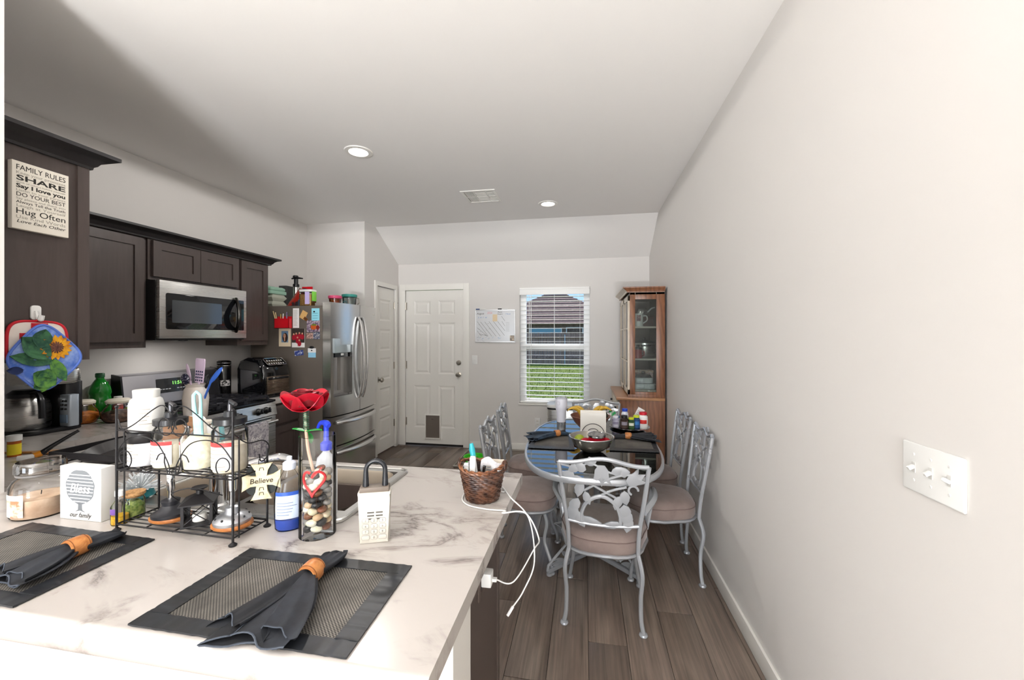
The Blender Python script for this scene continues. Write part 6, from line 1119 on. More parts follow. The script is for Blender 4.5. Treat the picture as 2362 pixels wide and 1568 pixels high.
# ---------------------------------------------------------------- dining chairs
CH = mat('silver_white_enamel', 0xabaeb3, .2, .3, spec=.6); CUS = mat('taupe_suede', 0x8c7c76, .85, noise=(0x7d6c67, 12, .35, .7), bump=(300, .25, .002)); CUS.node_tree.nodes['Principled BSDF'].inputs['Sheen Weight'].default_value = .25
def chair_at(arms, label, loc, rz, group):
    t = thing('dining_chair', label, 'chair', loc, rz, group); k = 1.0 if arms else .88; zt0 = .825 if arms else .86
    def bp(x, z, d=0): return Vector((x, -.195-.06*max(0, (z-.42))/.4+.25*x*x-d, z))
    bt, bb = .212*k, .172*k
    post = lambda s_: spline([bp(s_*bb*.97, .38), bp(s_*bb, .5), bp(s_*(bb+.6*(bt-bb)), .68), bp(s_*bt, zt0)], 6)
    g = G()
    for s_ in (-1, 1): g.tube(post(s_), .0108, 8)
    if arms: tp = [bp(bt*(i/12), zt0+.028*math.cos(PI*i/12)**1 *.5+.014) if 0 else bp(bt*i/12, zt0+.03*math.sin(PI*(i+12)/24)**3) for i in range(-12, 13)]
    else: tp = [bp(bt*i/12, zt0+.012*math.cos(PI*i/6)) for i in range(-12, 13)]
    tp[0] = bp(-bt, zt0); tp[-1] = bp(bt, zt0)
    g.tube(tp, .0105, 8); g.tube([bp(bb*1.02*i/8, .515+.012*(i/8)**2) for i in range(-8, 9)], .0085, 8); g.obj('back_frame', CH, t)
    def plate_(outl, cx, cz, a, sx_, sz_, th=.009, nm='leaf'):
        g = G(); ca, sa = math.cos(a), math.sin(a); L_ = [(cx+(x*sx_*ca-z*sz_*sa), cz+(x*sx_*sa+z*sz_*ca)) for x, z in outl]; n = len(L_)
        c0 = (sum(p[0] for p in L_)/n, sum(p[1] for p in L_)/n)
        vs = [bp(x, z, th/2) for x, z in L_]+[bp(x, z, -th/2) for x, z in L_]+[bp(*c0, th), bp(*c0, -th)]
        g.add(vs, [(2*n, i, (i+1) % n) for i in range(n)]+[(2*n+1, n+(i+1) % n, n+i) for i in range(n)]+[(i, n+i, n+(i+1) % n, (i+1) % n) for i in range(n)]); return g.obj(nm, CH, t, ang=50)
    TUL = [(-.2, 0), (-.42, .25), (-.46, .6), (-.62, 1.0), (-.22, .78), (0, 1.12), (.22, .78), (.62, 1.0), (.46, .6), (.42, .25), (.2, 0)]; LEAF = [(0, 0), (.34, .22), (.42, .5), (.25, .8), (0, 1), (-.22, .75), (-.34, .45), (-.26, .18)]
    q = lambda px, py: ((px-700)/1800*k, zt0+.025-(py-115)/1640*(1 if arms else 1.06))
    for px, py, a, s_ in ((690, 160, PI, .095), (905, 290, -1.05, .085), (455, 255, 1.9, .075)): x, z = q(px, py); plate_(TUL, x, z, a, s_*.8*k, s_, nm='tulip')
    for px, py, a, ln, wd in ((560, 205, 1.3, .05, .05), (600, 165, .2, .035, .06), (770, 215, -1.2, .06, .045), (830, 205, -1.5, .045, .05), (500, 185, 2.0, .05, .045), (640, 150, 1.4, .05, .04),
                              (520, 305, 2.9, .07, .05), (545, 385, 3.5, .06, .04), (490, 450, 2.7, .075, .055), (455, 500, 3.0, .08, .06), (470, 560, 3.6, .075, .055), (505, 615, -1.75, .085, .04), (880, 355, 3.3, .06, .05), (850, 400, 2.8, .065, .045), (875, 470, 3.4, .07, .06), (915, 520, 3.1, .075, .055), (935, 580, 2.9, .065, .05), (870, 640, 1.75, .085, .04)):
        x, z = q(px, py); plate_(LEAF, x, z, a, wd*k*1.3, ln*1.22)
    def vine(pts, r_, nm='stem'): g = G(); g.tube(spline([bp(*q(*p)) for p in pts], 5), r_, 7, flat=1.2); g.obj(nm, CH, t)
    vine([(515, 640), (520, 560), (570, 470), (690, 415), (800, 470), (845, 560), (850, 645)], .009, 'lyre_arch'); vine([(390, 300), (480, 270), (660, 350), (850, 440)], .006); vine([(540, 380), (680, 300), (860, 230), (1000, 225)], .006); vine([(690, 405), (780, 360), (900, 325)], .006); vine([(330, 175), (470, 190), (600, 150), (760, 215), (890, 225)], .005)
    cx, cz = q(955, 350); g = G(); g.tube([bp(cx+.022*k*math.cos(a*PI/8), cz+.022*math.sin(a*PI/8)) for a in range(12)], .006, 7); g.obj('curl', CH, t)
    W_, D_ = (.225, .215) if arms else (.205, .205)
    so = [((W_-.02*(y < 0))*x, D_*y) for x, y in [(abs(math.cos(a))**.7*(1 if math.cos(a) > 0 else -1), abs(math.sin(a))**.7*(1 if math.sin(a) > 0 else -1)) for a in [2*PI*i/28 for i in range(28)]]]
    g = G(); prof = [(.97, .368), (1.0, .38), (1.0, .425), (.985, .435), (.93, .455), (.7, .468), (.35, .472)]; n = len(so)
    g.add([(p[0]*s_, p[1]*s_+.01, z) for s_, z in prof for p in so], [(j*n+i, j*n+(i+1) % n, (j+1)*n+(i+1) % n, (j+1)*n+i) for j in range(len(prof)-1) for i in range(n)]+[tuple(range(n-1, -1, -1)), tuple(range((len(prof)-1)*n, len(prof)*n))]); cu = g.obj('seat_cushion', CUS, t, ang=60)
    g = G(); g.tube([(p[0]*1.004, p[1]*1.004+.01, .43) for p in so], .0028, 5, True); g.obj('piping', mat('suede_piping', 0x75635f, .85), cu)
    g = G(); g.tube([(p[0]*.985, p[1]*.985+.01, .36) for p in so], .0125, 6, True, .7); g.obj('seat_frame', CH, t)
    for sx_ in (-1, 1):
        for sy_ in (-1, 1):
            fx_ = sx_*(.19 if sy_ < 0 else .2)*(1 if arms else .96); fy_ = sy_*.2
            s0 = (sx_*bb*.97, -.19, .38) if sy_ < 0 else (sx_*(W_*.72), D_*.72, .36)
            pts = spline([s0, (s0[0]+sx_*.018, s0[1]+sy_*.02, .29), (s0[0]+sx_*.012, s0[1]+sy_*.006, .18), (fx_*.95, fy_*.97, .07), (fx_, fy_, .012)], 6)
            g = G(); g.tube(pts, .0108, 8); lg = g.obj('leg', CH, t); g = G(); g.lathe([(0, 0), (.019, 0), (.021, .005), (.018, .012), (.01, .016), (0, .016)], 16, (fx_, fy_, .0005)); g.obj('foot_disc', CH, lg)
        g = G(); g.tube(spline([(sx_*W_*.6, D_*.7, .345), (sx_*W_*.9, D_*.35, .31), (sx_*W_*.9, -D_*.2, .3), (sx_*bb, -.19, .33)], 5), .005, 6); g.obj('side_stretcher', CH, t) if 0 else g.b.free()
        if arms:
            g = G(); a0 = bp(sx_*(bb+.02), .6); g.tube(spline([a0, (sx_*.25, -.08, .62), (sx_*.265, .06, .615), (sx_*.262, .12, .585), (sx_*.25, .13, .5), (sx_*.225, .11, .38)], 6), .011, 8, flat=1.6); g.obj('arm', CH, t)
    return t
GRP = 'wrought metal dining chairs'
chair_at(True, 'silver armed dining chair seen from behind at the near table end', (.1, 2.24, 0), -.06, GRP)
chair_at(True, 'silver armed dining chair at the far table end before the bin', (at(1378, 935, 1, 3.72).x, 3.6, 0), PI+.03, GRP)
chair_at(False, 'armless dining chair by the bare right wall, nearer of that pair', (.468, 2.675, 0), PI/2, GRP); chair_at(False, 'armless dining chair by the bare right wall, next to the china cabinet', (.468, 3.17, 0), PI/2+.03, GRP)
chair_at(False, 'armless dining chair on the window-lit side, partly behind the basket', (-.392, 2.66, 0), -PI/2-.03, GRP); chair_at(False, 'armless dining chair on the window-lit side, nearest the pet bowl', (-.41, 3.22, 0), -PI/2+.03, GRP)
# ---------------------------------------------------------------- dining table
TX, TY, TZ = .043, 2.72, .75
t = thing('dining_table', 'oval glass-topped dining table with silver rim and tulip pedestal', 'table', (TX, TY, 0))
def oval(a, b_, n=48): return [(a*abs(math.cos(q_))**.62*(1 if math.cos(q_) >= 0 else -1), b_*abs(math.sin(q_))**.8*(1 if math.sin(q_) >= 0 else -1)) for q_ in [2*PI*i/n for i in range(n)]]
ov = oval(.412, .725); TG = glass('table_glass', 0xdfe6e6, .16, .95)
g = G(); g.prism([(x*.985, y*.99) for x, y in ov], TZ-.012, TZ); g.obj('glass_top', TG, t)
g = G(); n = len(ov); vs = [(x*s_, y*(1-(1-s_)*.6), z) for s_, z in ((1.0, TZ-.028), (1.008, TZ-.02), (1.008, TZ-.003), (1.0, TZ+.002), (.975, TZ+.002), (.975, TZ-.012), (.985, TZ-.028)) for x, y in ov]; m_ = 7
g.add(vs, [(j*n+i, j*n+(i+1) % n, ((j+1) % m_)*n+(i+1) % n, ((j+1) % m_)*n+i) for j in range(m_) for i in range(n)]); g.obj('rim_band', mat('rim_silver', 0xb0b3b8, .28, .5), t)
for a in range(4):
    M_ = Matrix.Rotation(a*PI/2+.82, 4, 'Z'); g = G(); g.m = M_; g.box(.035, .065, -.012, .012, .03, .72, .003); g.box(.03, .16, -.012, .012, .712, .724); g.obj('column_bar', CH, t)
    g = G(); g.m = M_; g.box(.03, .385, -.012, .012, .018, .042, .003); g.lathe([(0, 0), (.018, 0), (.018, .012), (0, .018)], 12, (.37, 0, 0)); g.obj('foot_rail', CH, t)
    g = G(); g.m = M_; g.tube([(.06, 0, .2), (.2, 0, .16), (.38, 0, .06), (.385, 0, .03)], .008, 8); g.obj('brace', CH, t)
    g = G(); g.m = M_ @ MXZ; c0 = [(.1, .05), (.13, .1), (.115, .15), (.16, .12), (.19, .15), (.19, .1), (.24, .06), (.17, .055)]; g.prism(c0, -.005, .005); g.obj('tulip', CH, t)
    for x0, z0, x1, z1 in ((.2, .05, .27, .11), (.24, .05, .33, .08), (.08, .05, .09, .17), (.28, .05, .36, .06)): g = G(); g.m = M_; g.leaf((x0, 0, z0), (x1-x0, 0, z1-z0), (0, 1, 0), math.hypot(x1-x0, z1-z0)*1.15, .03, .006, .05, 5); g.obj('leaf', CH, t)
# ---------------------------------------------------------------- on the table
zt_ = TZ+.0026
def ontab(name, lb, cat, px, py, dx=0, dy=0, group=None, rz=0, dz=0): p = at(px, py, 2, TZ); return thing(name, lb, cat, (p.x+dx, p.y+dy, zt_+dz), rz, group)
def P3(px, py): return at(px, py, 2, TZ)
placemat('dark placemat under the shining left side of the glass table', P3(1240, 999), P3(1318, 1004), P3(1326, 1039), P3(1217, 1034), zt_, 'placemats on the glass table'); placemat('dark placemat on the glass table beneath the pill bottle tray', P3(1409, 1005), P3(1503, 998), P3(1521, 1045), P3(1406, 1040), zt_, 'placemats on the glass table')
NB = mat('navy_black_napkin', 0x1c2530, .7, noise=(0x33465a, 16, .4, .7))
for (c, tip, lo, lb, lb2, sd, wf, mm) in (((1285, 1008), (1313, 1006), (1223, 1017), 'blue-black napkin sprawled on the table placemat by the tumbler', 'pale wooden napkin ring on the table by the tumbler', 5, .06, NB), ((1449, 1014), (1414, 1014), (1516, 1018), 'dark napkin sprawled on the table placemat before the pill bottles', 'pale wooden napkin ring on the table before the pill bottles', 8, .07, DEN)):
    c, a, b_ = P3(*c), P3(*tip), P3(*lo); rz = math.atan2(a.x-b_.x, -(a.y-b_.y))+PI; napkin(lb, (c.x, c.y, zt_+.0046), rz, max(.09, (a-c).length), (b_-c).length, wf, 'napkins on the glass table', sd, 1, mm); ring(lb2, (c.x, c.y, zt_+.0046), rz, 'napkin rings on the glass table')
t = ontab('steel_bowl', 'stainless mixing bowl of limes, peppers and a red tin on the table', 'bowl', 1365, 1046, 0, .05); bl_ = t.location
lobj(t, 'bowl', [(0, 0), (.05, 0), (.075, .012), (.11, .045), (.128, .085), (.134, .088), (.134, .09), (.126, .088), (.107, .047), (.073, .015), (.049, .003), (0, .003)], steel('bowl_steel', 0xb5b0a8, .18), 40)
g = G(); g.tube([(.132*math.cos(a*PI/20), .132*math.sin(a*PI/20), .0885) for a in range(40)], .003, 6, True); g.obj('rolled_rim', CHROME, t)
def fr_(name, lb, cat, dx, dy, dz): return thing(name, lb, cat, (bl_.x+dx, bl_.y+dy, bl_.z+dz), 0, 'produce in the steel bowl')
LIME = mat('lime_skin', 0x9aa62a, .4, noise=(0x7c8a1e, 40, .4, .6), bump=(300, .2, .001))
t = fr_('lime', 'yellow-green lime at the rim of the steel bowl', 'fruit', -.072, -.01, .046); g = G(); g.ball((0, 0, .025), (.031, .027, .027), 16, 12); g.obj('fruit', LIME, t); g = G(); g.ball((-.03, 0, .026), (.004, .004, .004), 8, 6); g.obj('stem_end', mat('stem_brown', 0x5d5a1c, .7), t)
t = fr_('lime', 'half hidden lime under the red tin in the steel bowl', 'fruit', .005, -.035, .016); g = G(); g.ball((0, 0, .025), (.033, .026, .025), 16, 12); g.obj('fruit', LIME, t)
t = fr_('tin', 'round red tin with clear lid resting in the steel bowl', 'tin', .03, -.004, .062); g = G(); g.m = Matrix.Rotation(.12, 4, 'X'); g.lathe([(0, 0), (.048, 0), (.05, .004), (.05, .03), (.052, .034)], 32); g.obj('can', mat('tin_red', 0xb81428, .25), t); g = G(); g.m = Matrix.Rotation(.12, 4, 'X'); g.lathe([(.052, .032), (.054, .036), (.052, .043), (.044, .044), (.042, .042), (0, .042)], 32); g.obj('lid', mat('lid_silver', 0x9c9a98, .2, .7, noise=(0x4a4a4c, 40, .45, .6)), t)
for dx, dy, rz, lb in ((-.03, -.04, .5, 'red pepper at the front left in the steel bowl'), (.085, -.01, 2.2, 'red pepper at the right rim in the steel bowl')):
    t = fr_('red_pepper', lb, 'vegetable', dx, dy, .044); t.rotation_euler.z = rz; g = G(); g.tube(spline([(-.03, 0, .02), (-.01, .004, .026), (.012, 0, .025), (.035, -.006, .02)], 4), [.013, .016, .017, .018, .018, .018, .017, .016, .014, .012, .01, .008, .004], 10); g.obj('fruit', mat('pepper_red', 0xa51422, .2), t); g = G(); g.tube([(-.03, 0, .02), (-.045, 0, .026)], [.005, .003], 8); g.obj('stem', mat('pepper_stem', 0x5f7a2a, .6), t)
t = ontab('tumbler', 'tall lilac-white insulated tumbler on the table by the window', 'tumbler', 1294, 994, 0, .035); lobj(t, 'cup', [(0, 0), (.03, 0), (.032, .004), (.033, .07), (.036, .135), (.0435, .165), (.0445, .228), (.042, .232)], mat('lilac_white', 0xc9c9d2, .35), 28); lobj(t, 'lid', [(.043, .228), (.043, .236), (.036, .238), (.034, .234), (0, .234)], mat('lid_smoke', 0xa7a9ae, .2), 24); g = G(); g.lathe([(.0325, .002), (.0338, .06)], 28); g.obj('base_band', mat('band_steel', 0xbfc3c9, .2, .8), t); g = G(); g.m = Matrix.Translation((-.02, -.0405, .2)) @ Matrix.Rotation(PI/2, 4, 'X') @ Matrix.Rotation(-.45, 4, 'Y'); g.tube([(.013*math.cos(a*PI/10), .013*math.sin(a*PI/10), 0) for a in range(20)], .0007, 5, True); g.obj('ring_emblem', mat('emblem_grey', 0x9fa0ab, .5), t)
t = ontab('copper_bowl', 'coppery fruit bowl with bananas behind the napkin holder', 'bowl', 1362, 998, 0, .09); cb_ = t.location; lobj(t, 'bowl', [(0, 0), (.06, 0), (.07, .008), (.115, .055), (.145, .105), (.142, .105), (.11, .056), (.066, .011), (0, .006)], mat('copper_bowl', 0x94604c, .35, .4, noise=(0x7a4a3a, 8, .4, .6)), 36); g = G(); g.tube([(.144*math.cos(a*PI/20), .144*math.sin(a*PI/20), .105) for a in range(40)], .0022, 5, True); g.obj('bowl_rim', mat('copper_rim', 0xa87560, .3, .5), t)
BAN = mat('banana_skin', 0xcda437, .5, noise=(0x8a6a24, 9, .5, .7))
for i, (dx, a0, lb) in enumerate(((-.075, .25, 'yellow banana at the left of the copper bowl'), (-.055, -.2, 'second banana leaning left in the copper bowl'), (.035, .5, 'banana with brown tip in the middle of the copper bowl'), (.06, -.1, 'banana arching right in the copper bowl'))):
    t = thing('banana', lb, 'fruit', (cb_.x+dx, cb_.y-.01+.015*i, cb_.z+.055), a0+(0 if i < 2 else PI), 'bananas in the copper bowl'); g = G(); n = 12; g.tube([(.07*math.cos(R(-20+150*j/n))-.05, .0, .02+.085*math.sin(R(-20+150*j/n))) for j in range(n+1)], [.006, .012, .015, .0165, .017, .017, .0165, .016, .015, .012, .008, .005, .004], 8); g.obj('fruit', BAN, t); g = G(); g.ball((.07*math.cos(R(130))-.05, 0, .02+.085*math.sin(R(130))), (.005, .005, .006), 8, 6); g.obj('tip', mat('banana_tip', 0x3c2c1a, .7), t)
t = thing('avocado', 'dark avocado at the right side of the copper bowl', 'fruit', (cb_.x+.1, cb_.y-.01, cb_.z+.075), 0); g = G(); g.ball((0, 0, .025), (.03, .03, .04), 14, 10); g.obj('fruit', mat('avocado_skin', 0x3b3a2c, .6, bump=(200, .4, .002)), t); g = G(); g.ball((0, 0, .064), (.005, .005, .004), 8, 6); g.obj('stem_end', mat('stem_brown2', 0x6a5a33, .7), t)
t = thing('onion', 'grey-brown onion peeking above the napkins in the copper bowl', 'vegetable', (cb_.x-.012, cb_.y+.045, cb_.z+.085), 0); g = G(); g.ball((0, 0, .03), (.036, .036, .03), 14, 10); g.obj('bulb', mat('onion_skin', 0x8a7a70, .5), t); g = G(); g.rod((0, 0, .055), (.004, 0, .075), .004, 6, .001); g.obj('sprout', mat('onion_tip', 0xb9a68c, .7), t)
t = ontab('napkin_holder', 'black wire arch napkin holder filled with white napkins', 'napkin holder', 1368, 1002, 0, .0); W_ = .088
for k in range(2):
    for r_ in (.078, .043): g = G(); y = -.024+k*.05; g.tube([(r_*math.cos(R(a)), y, .004+r_*.95*math.sin(R(a))) for a in range(0, 181, 12)], .0022, 6); g.obj('wire_arch', BLACKM, t)
g = G(); g.box(-.085, .085, -.026, .028, 0, .004, .001); g.obj('base_plate', BLACKM, t)
for k in range(5):
    n_ = thing('paper_napkin', ['front white paper napkin in the wire holder', 'second white paper napkin in the wire holder', 'middle white paper napkin in the wire holder', 'fourth white paper napkin in the wire holder', 'rearmost white paper napkin in the wire holder'][k], 'napkin', (t.location.x, t.location.y-.017+k*.0082, t.location.z+.0045), random.uniform(-.03, .03), 'paper napkins in the holder'); g = G(); g.box(-W_, W_, -.0036, .0036, 0, .148+.003*k, .0015); g.obj('folded_sheet', mat('napkin_white', 0xe5e2db, .8), n_); g = G(); g.box(-W_-.0006, W_+.0006, -.0006, .0006, 0.001, .149+.003*k); g.obj('fold_line', mat('napkin_shadow', 0xd3cfc6, .8), n_)
t = ontab('serving_tray', 'round silver tray crowded with pill bottles on the table', 'tray', 1455, 992, .0, .075); tr_ = t.location; lobj(t, 'tray', [(0, 0), (.12, 0), (.142, .012), (.145, .012), (.122, .0025), (0, .0025)], mat('tray_silver', 0xb5b6b9, .2, .9), 40); g = G(); g.tube([(.144*math.cos(a*PI/20), .144*math.sin(a*PI/20), .0125) for a in range(40)], .002, 5, True); g.obj('rim', CHROME, t)
def pill(lb, dx, dy, r_, h_, body, cap, lab, ch=.024, trans=0):
    t = thing('pill_bottle', lb, 'bottle', (tr_.x+dx, tr_.y+dy, tr_.z+.003), 0, 'pill bottles on the tray'); lobj(t, 'bottle_body', [(0, 0), (r_*.95, 0), (r_, .004), (r_, h_*.72), (r_*.7, h_*.82), (r_*.7, h_*.86)], mat('pill_%x' % body, body, .25, trans=trans), 22); lobj(t, 'cap', [(r_*.8, h_*.84), (r_*.82, h_-.002), (r_*.76, h_), (0, h_)], mat('pillcap_%x' % cap, cap, .4), 20)
    if lab: g = G(); g.lathe([(r_+.0006, h_*.1), (r_+.0006, h_*.64)], 20); l_ = g.obj('label', mat('pilllab_%x' % lab[0], lab[0], .45), t); g = G(); g.lathe([(r_+.001, h_*.32), (r_+.001, h_*.56)], 10, a0=R(-135), a1=R(-50)); g.obj('label_panel', mat('pilllab_%x' % lab[1], lab[1], .45), l_)
pill('clear lilac bottle with white cap, leftmost on the pill tray', -.105, -.02, .027, .085, 0xb9b6cc, 0xe6e6ee, (0xd6d4e2, 0x9d97b4)); pill('dark brown bottle with black cap and bronze label on the pill tray', -.045, -.06, .03, .1, 0x2f211c, 0x1b1a1c, (0x4b3a33, 0x8d8794)); pill('small bottle with lime cap and white-green label in front on the pill tray', .005, -.055, .025, .085, 0x2b4a2b, 0xc9cf2a, (0x3f5f35, 0xe1e4d8)); pill('bottle with lime cap and blue label on the pill tray', .045, -.03, .027, .098, 0x25406a, 0xc2d02c, (0x24508c, 0x3d7ec0)); pill('white bottle with red cap and red-yellow label, largest on the pill tray', .095, -.015, .034, .12, 0xe7e5e2, 0xc61f33, (0xe7e5e2, 0xc22a22)); pill('white bottle with blue cap at the back of the pill tray', -.03, .06, .026, .13, 0xe3e6ee, 0x2446b8, (0xe3e6ee, 0xb4c0dc)); pill('small glass jar with blue cap behind the lilac bottle on the tray', -.085, .045, .022, .075, 0xa7b3bd, 0x3b6a96, (0xc9d0d6, 0x8b98a4))
t = thing('leaflet', 'folded white printed leaflet standing among the pill bottles', 'paper', (tr_.x+.025, tr_.y+.045, tr_.z+.004), .2); g = G(); g.m = Matrix.Rotation(.5, 4, 'Y'); g.box(-.028, .028, -.001, .001, .02, .15); g.box(-.028, .028, .001, .012, .148, .15); g.obj('sheet', PAPER, t)
for i in range(5): g = G(); g.m = Matrix.Rotation(.5, 4, 'Y'); g.box(-.02, .016-.004*i, -.0016, -.001, .07+i*.013, .073+i*.013); g.obj('print_line', FADE, t)
t = thing('pinwheel', 'little green and white pinwheel stem between the bowl and the tray', 'ornament', (tr_.x-.13, tr_.y+.05, zt_)); g = G(); g.rod((0, 0, 0), (.004, 0, .1), .0015, 6); g.lathe([(0, 0), (.014, 0), (.014, .004), (0, .004)], 14); g.obj('stick', WP, t)
for k in range(5): a = k*2*PI/5; g = G(); g.leaf((.004, 0, .1), (math.cos(a), -.15, math.sin(a)), (0, -1, 0), .032, .022, .0012, .3, 4); g.obj('blade', mat('pinwheel_green', 0x2f9a55, .4) if k % 2 == 0 else WP, t)
# ---------------------------------------------------------------- bin, pet bowl
b0, b1 = at(1260, 940, 1, 4.62).x, at(1346, 940, 1, 4.62).x; t = thing('trash_can', 'stainless rectangular trash can with white lid under the window', 'bin', ((b0+b1)/2, 4.77, .001)); W_ = b1-b0
g = G(); g.prism(rrect(W_*.97, .28, .06, 5), 0, .625, .004); g.obj('body', STEEL, t); g = G(); g.prism(rrect(W_, .3, .065, 5), .625, .66, .006); g.obj('lid', WP, t); g = G(); g.prism(rrect(W_*.98, .285, .062, 5), .605, .624); g.obj('collar', BLACK, t); g = G(); g.box(-.06, .06, -.19, -.14, .01, .03, .004); g.obj('pedal', BLACK, t)
A, B = at(1046, 1077, 2, 0), at(1084, 1036, 2, 0); t = thing('floor_mat', 'grey rubber feeding mat with raised lip on the kitchen floor', 'mat', (0, 0, .0005)); MG = mat('mat_grey', 0x7a6f66, .6)
C_, D = B+Vector((.72, .02, 0)), A+Vector((.72, .02, 0)); g = G(); g.prism([(p.x, p.y) for p in (A, D, C_, B)], .0, .006); g.obj('pad', MG, t); g = G(); g.tube([(p.x, p.y, .012) for p in (A, D, C_, B)], .012, 6, True); g.obj('raised_lip', mat('mat_lip', 0x9a948b, .5), t)
p = at(1089, 1068, 2, 0.01); t = thing('pet_bowl', 'bright green slow-feeder pet bowl on the feeding mat', 'pet bowl', (p.x, p.y+.1, .0075)); GB = mat('pet_green', 0x3fc423, .35); lobj(t, 'bowl', [(0, 0), (.118, 0), (.135, .01), (.128, .055), (.122, .058), (.11, .05), (.1, .015), (0, .012)], GB, 36)
for k in range(5): a = k*2*PI/5; g = G(); g.tube(spline([(.025*math.cos(a), .025*math.sin(a), .02), (.06*math.cos(a+.4), .06*math.sin(a+.4), .026), (.09*math.cos(a+.3), .09*math.sin(a+.3), .02)], 5), .011, 8); g.obj('ridge', GB, t)
q = G(); [q.ball((random.uniform(0, .08), random.uniform(-.05, .06), .022), .007, 6, 4) for _ in range(26)]; tag(q.obj('kibble', mat('kibble', 0x5a3b22, .8), t), kind='stuff')
# ---------------------------------------------------------------- china cabinet
CW = mat('oak_front_glare', 0xd2c6b4, .35, noise=(0xbfae98, (30, 30, 4), .35, .65)); CY0, CY1, CXF, CXB, CUX = 4.0, 4.86, .308, .742, .405  # oak front and crown with the window glare put into the colour
t = thing('china_cabinet', 'oak china cabinet with glass side and glare-paled doors against the right wall', 'cabinet', (0, 0, 0))
g = G(); g.box(CXF+.02, CXB, CY0, CY1, .06, .835); g.box(CXF+.05, CXB, CY0+.02, CY1-.02, .001, .06); g.obj('base_carcass', OAK, t); g = G(); g.box(CXF-.012, CXB, CY0-.015, CY1+.015, .835, .862, .005); g.obj('counter_ledge', mat('oak_ledge_glare', 0x9d6e4b, .3, noise=(0xb28560, (6, 40, 40), .35, .65)), t)  # ledge oak lightened, glare put into its colour
for i in range(3):
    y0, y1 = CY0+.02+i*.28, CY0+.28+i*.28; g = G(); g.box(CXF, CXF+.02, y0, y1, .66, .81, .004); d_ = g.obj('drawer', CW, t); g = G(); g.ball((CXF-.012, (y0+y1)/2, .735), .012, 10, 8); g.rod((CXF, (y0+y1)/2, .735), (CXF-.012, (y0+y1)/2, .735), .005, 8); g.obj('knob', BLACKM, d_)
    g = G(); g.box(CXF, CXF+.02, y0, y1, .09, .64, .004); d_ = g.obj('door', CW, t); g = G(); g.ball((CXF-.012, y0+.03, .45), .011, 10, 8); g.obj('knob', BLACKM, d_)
gx0, gx1 = at(1465, 800, 1, CY0).x, at(1514, 800, 1, CY0).x; gz1, gz0 = at(1490, 690, 1, CY0).z, at(1490, 904, 1, CY0).z; ZU = 1.86
g = G()
for b_ in ((CUX+.018, gx0, .862, ZU), (gx1, CXB, .862, ZU), (gx0, gx1, .862, gz0), (gx0, gx1, gz1, ZU)): g.box(b_[0], b_[1], CY0, CY0+.022, b_[2], b_[3], .002)
g.obj('side_frame', OAK, t); g = G(); g.box(gx0, gx1, CY0+.009, CY0+.012, gz0, gz1); g.obj('side_glass', glass('cabinet_glass', 0xe6eae8, .04, .95), t)
g = G(); g.box(CXB-.012, CXB, CY0+.022, CY1, .862, ZU); g.box(CUX+.02, CXB, CY1-.022, CY1, .862, ZU); g.box(CUX+.02, CXB, CY0, CY1, ZU-.02, ZU); g.obj('back_and_top', mat('cabinet_inside', 0x8d8379, .6), t)
shz = [gz0+.02, at(1490, 826, 1, CY0+.1).z, at(1490, 753, 1, CY0+.1).z]
for z in shz[1:]: g = G(); g.box(CUX+.03, CXB-.014, CY0+.024, CY1-.024, z-.016, z); g.obj('shelf', mat('shelf_wood', 0xcfc6ba, .4), t)
g = G(); g.box(CUX+.03, CXB-.014, CY0+.024, CY1-.024, .864, shz[0]); g.obj('shelf', MATS['shelf_wood'], t)
for i in range(2):
    y0, y1 = CY0+.004+i*.427, CY0+.427+i*.427; g = G(); zz0, zz1 = .885, ZU-.03
    for b_ in ((y0, y0+.045, zz0, zz1), (y1-.045, y1, zz0, zz1), (y0, y1, zz0, zz0+.05), (y0, y1, zz1-.05, zz1)): g.box(CUX, CUX+.02, *b_, .002)
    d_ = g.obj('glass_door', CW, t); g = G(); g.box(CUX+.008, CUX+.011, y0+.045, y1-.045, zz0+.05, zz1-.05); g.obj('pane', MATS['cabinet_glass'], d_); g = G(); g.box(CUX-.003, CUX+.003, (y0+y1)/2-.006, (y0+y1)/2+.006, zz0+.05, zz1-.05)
    for k in (1, 2): z = zz0+(zz1-zz0)*k/3; g.box(CUX-.003, CUX+.003, y0+.045, y1-.045, z-.006, z+.006)
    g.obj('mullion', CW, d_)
pr = [(0, 0), (.012, 0), (.014, .02), (.05, .055), (.055, .06), (.055, .075), (0, .075)]; g = G(); vs = []
for k, (cx_, cy_, dx, dy) in enumerate(((CXB, CY0, 0, -1), (CUX, CY0, -1, -1), (CUX, CY1, -1, 1), (CXB, CY1, 0, 1))): vs += [(cx_+dx*p[0]*.9, cy_+dy*p[0]*.45, ZU+p[1]*.7) for p in pr]
n = len(pr); g.mi = 0
for j in range(3): 
    g.mi = 1 if j == 1 else 0; g.add(vs[j*n:(j+2)*n], [(i, n+i, n+(i+1) % n, (i+1) % n) for i in range(n)])
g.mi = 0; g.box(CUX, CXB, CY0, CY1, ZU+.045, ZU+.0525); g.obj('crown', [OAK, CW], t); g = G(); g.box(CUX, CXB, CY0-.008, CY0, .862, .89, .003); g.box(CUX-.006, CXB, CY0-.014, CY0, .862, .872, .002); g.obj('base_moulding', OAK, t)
def shelf(name, lb, cat, x, y, k, group=None): return thing(name, lb, cat, (x, CY0+y, shz[k]+.0005), 0, group)
mx_ = (gx0+gx1)/2
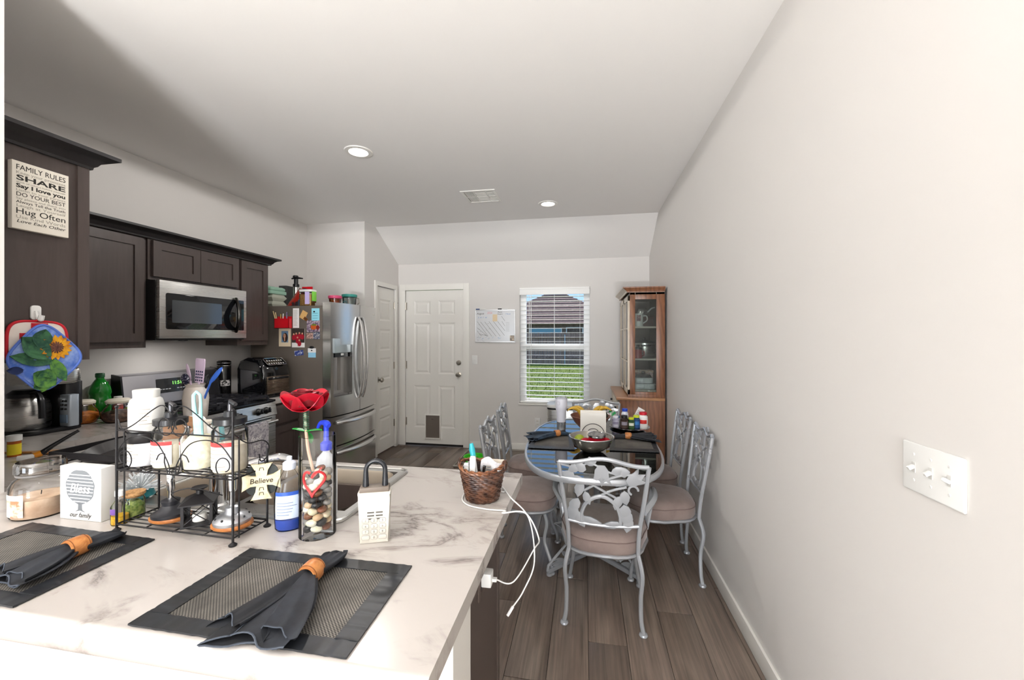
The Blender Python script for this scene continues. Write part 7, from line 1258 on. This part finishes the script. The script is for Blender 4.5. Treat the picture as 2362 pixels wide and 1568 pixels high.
t = shelf('mug', 'white photo mug on the top shelf of the china cabinet', 'mug', gx0+.045, .09, 2); lobj(t, 'cup', [(0, 0), (.036, 0), (.04, .004), (.04, .125), (.037, .125), (.036, .006), (0, .005)], WP, 24); g = G(); g.tube(spline([(.038, 0, .1), (.07, -.01, .1), (.075, -.01, .06), (.038, 0, .03)], 5), .006, 8); g.obj('handle', WP, t); g = G(); g.lathe([(.0404, .05), (.0404, .11)], 8, a0=R(-125), a1=R(-70)); g.obj('photo_print', mat('mug_print', 0xb78f92, .4, noise=(0x6b4b52, 60, .4, .6)), t)
t = shelf('pitcher', 'grey steel pitcher behind the mug in the china cabinet', 'pitcher', gx0+.11, .33, 2); lobj(t, 'jug', [(0, 0), (.05, 0), (.052, .15), (.04, .19), (.036, .19)], STEEL, 24); g = G(); g.tube([(.05, 0, .15), (.09, 0, .19), (.12, -.02, .2)], .008, 8); g.obj('handle', WP, t)
t = shelf('recipe_box', 'dark brown leather-look box on the top shelf of the china cabinet', 'box', gx1-.055, .22, 2); g = G(); g.box(-.085, .05, -.08, .08, 0, .095, .005); g.obj('box_body', mat('box_brown', 0x5a342a, .5, noise=(0x3d231d, 30, .4, .6)), t); g = G(); g.box(-.088, .053, -.083, .083, .075, .1, .004); g.obj('lid', MATS['box_brown'], t)
t = shelf('stock_pot', 'stainless stock pot with black-knobbed lid on the middle shelf', 'pot', gx1-.075, .24, 1); lobj(t, 'pot', [(0, 0), (.1, 0), (.104, .006), (.104, .145), (.107, .148)], STEEL, 32); lobj(t, 'lid', [(.108, .148), (.105, .156), (.03, .175), (0, .176)], BLACK, 32); g = G(); g.ball((0, 0, .19), (.018, .018, .012), 12, 8); g.obj('knob', BLACK, t); g = G(); g.tube([(-.04, -.104, .12), (-.03, -.13, .12), (.03, -.13, .12), (.04, -.104, .12)], .006, 8); g.obj('handle', BLACK, t)
t = shelf('red_mug', 'red and black mug beside the stock pot in the cabinet', 'mug', gx0+.035, .07, 1); t.name = 'mug'; lobj(t, 'cup', [(0, 0), (.034, 0), (.038, .004), (.036, .085), (.033, .085), (.03, .005), (0, .005)], mat('mug_red', 0x97232b, .3), 24); lobj(t, 'lid', [(.038, .085), (.038, .1), (.012, .108), (.014, .13), (0, .132)], BLACK, 20); g = G(); g.tube([(.034, 0, .07), (.058, 0, .065), (.056, 0, .03), (.034, 0, .02)], .005, 8); g.obj('handle', MATS['mug_red'], t)
for i, (w_, z_, lb) in enumerate(((.1, 0, 'white rectangular casserole dish at the bottom of the cabinet'), (.085, .055, 'glass-lidded casserole stacked on the white dish in the cabinet'))):
    t = thing('casserole_dish', lb, 'dish', (mx_-.004, CY0+.13, shz[0]+.001+z_), 0, 'casseroles in the china cabinet'); g = G(); g.prism(rrect(w_*1.95, w_*1.9, .03), 0, .05, .008); g.obj('dish', mat('white_stoneware', 0xdfe3e6, .2), t); g = G(); g.prism(rrect(w_*2.0, w_*1.95, .03), .044, .052, .003); g.obj('rim', MATS['white_stoneware'], t)
    if i: g = G(); g.lathe([(w_*.92, .052), (w_*.8, .075), (.02, .09), (0, .09)], 28); g.obj('glass_lid', glass('dish_glass', 0xe4eeee, .15, .92), t); g = G(); g.ball((0, 0, .1), (.02, .02, .012), 12, 8); g.obj('knob', MATS['dish_glass'], t)
t = shelf('keepsake_box', 'patterned pink keepsake box behind the casseroles in the cabinet', 'box', mx_+.02, .33, 0); g = G(); g.box(-.1, .09, -.06, .06, 0, .16, .004); g.obj('box_body', mat('pink_floral', 0xd6c2be, .6, noise=(0xa8848a, 40, .45, .6)), t); g = G(); g.box(-.104, .094, -.064, .064, .14, .165, .004); g.obj('lid', mat('keepsake_lid', 0xcfa98c, .6, noise=(0xe4d8cc, 50, .4, .6)), t)
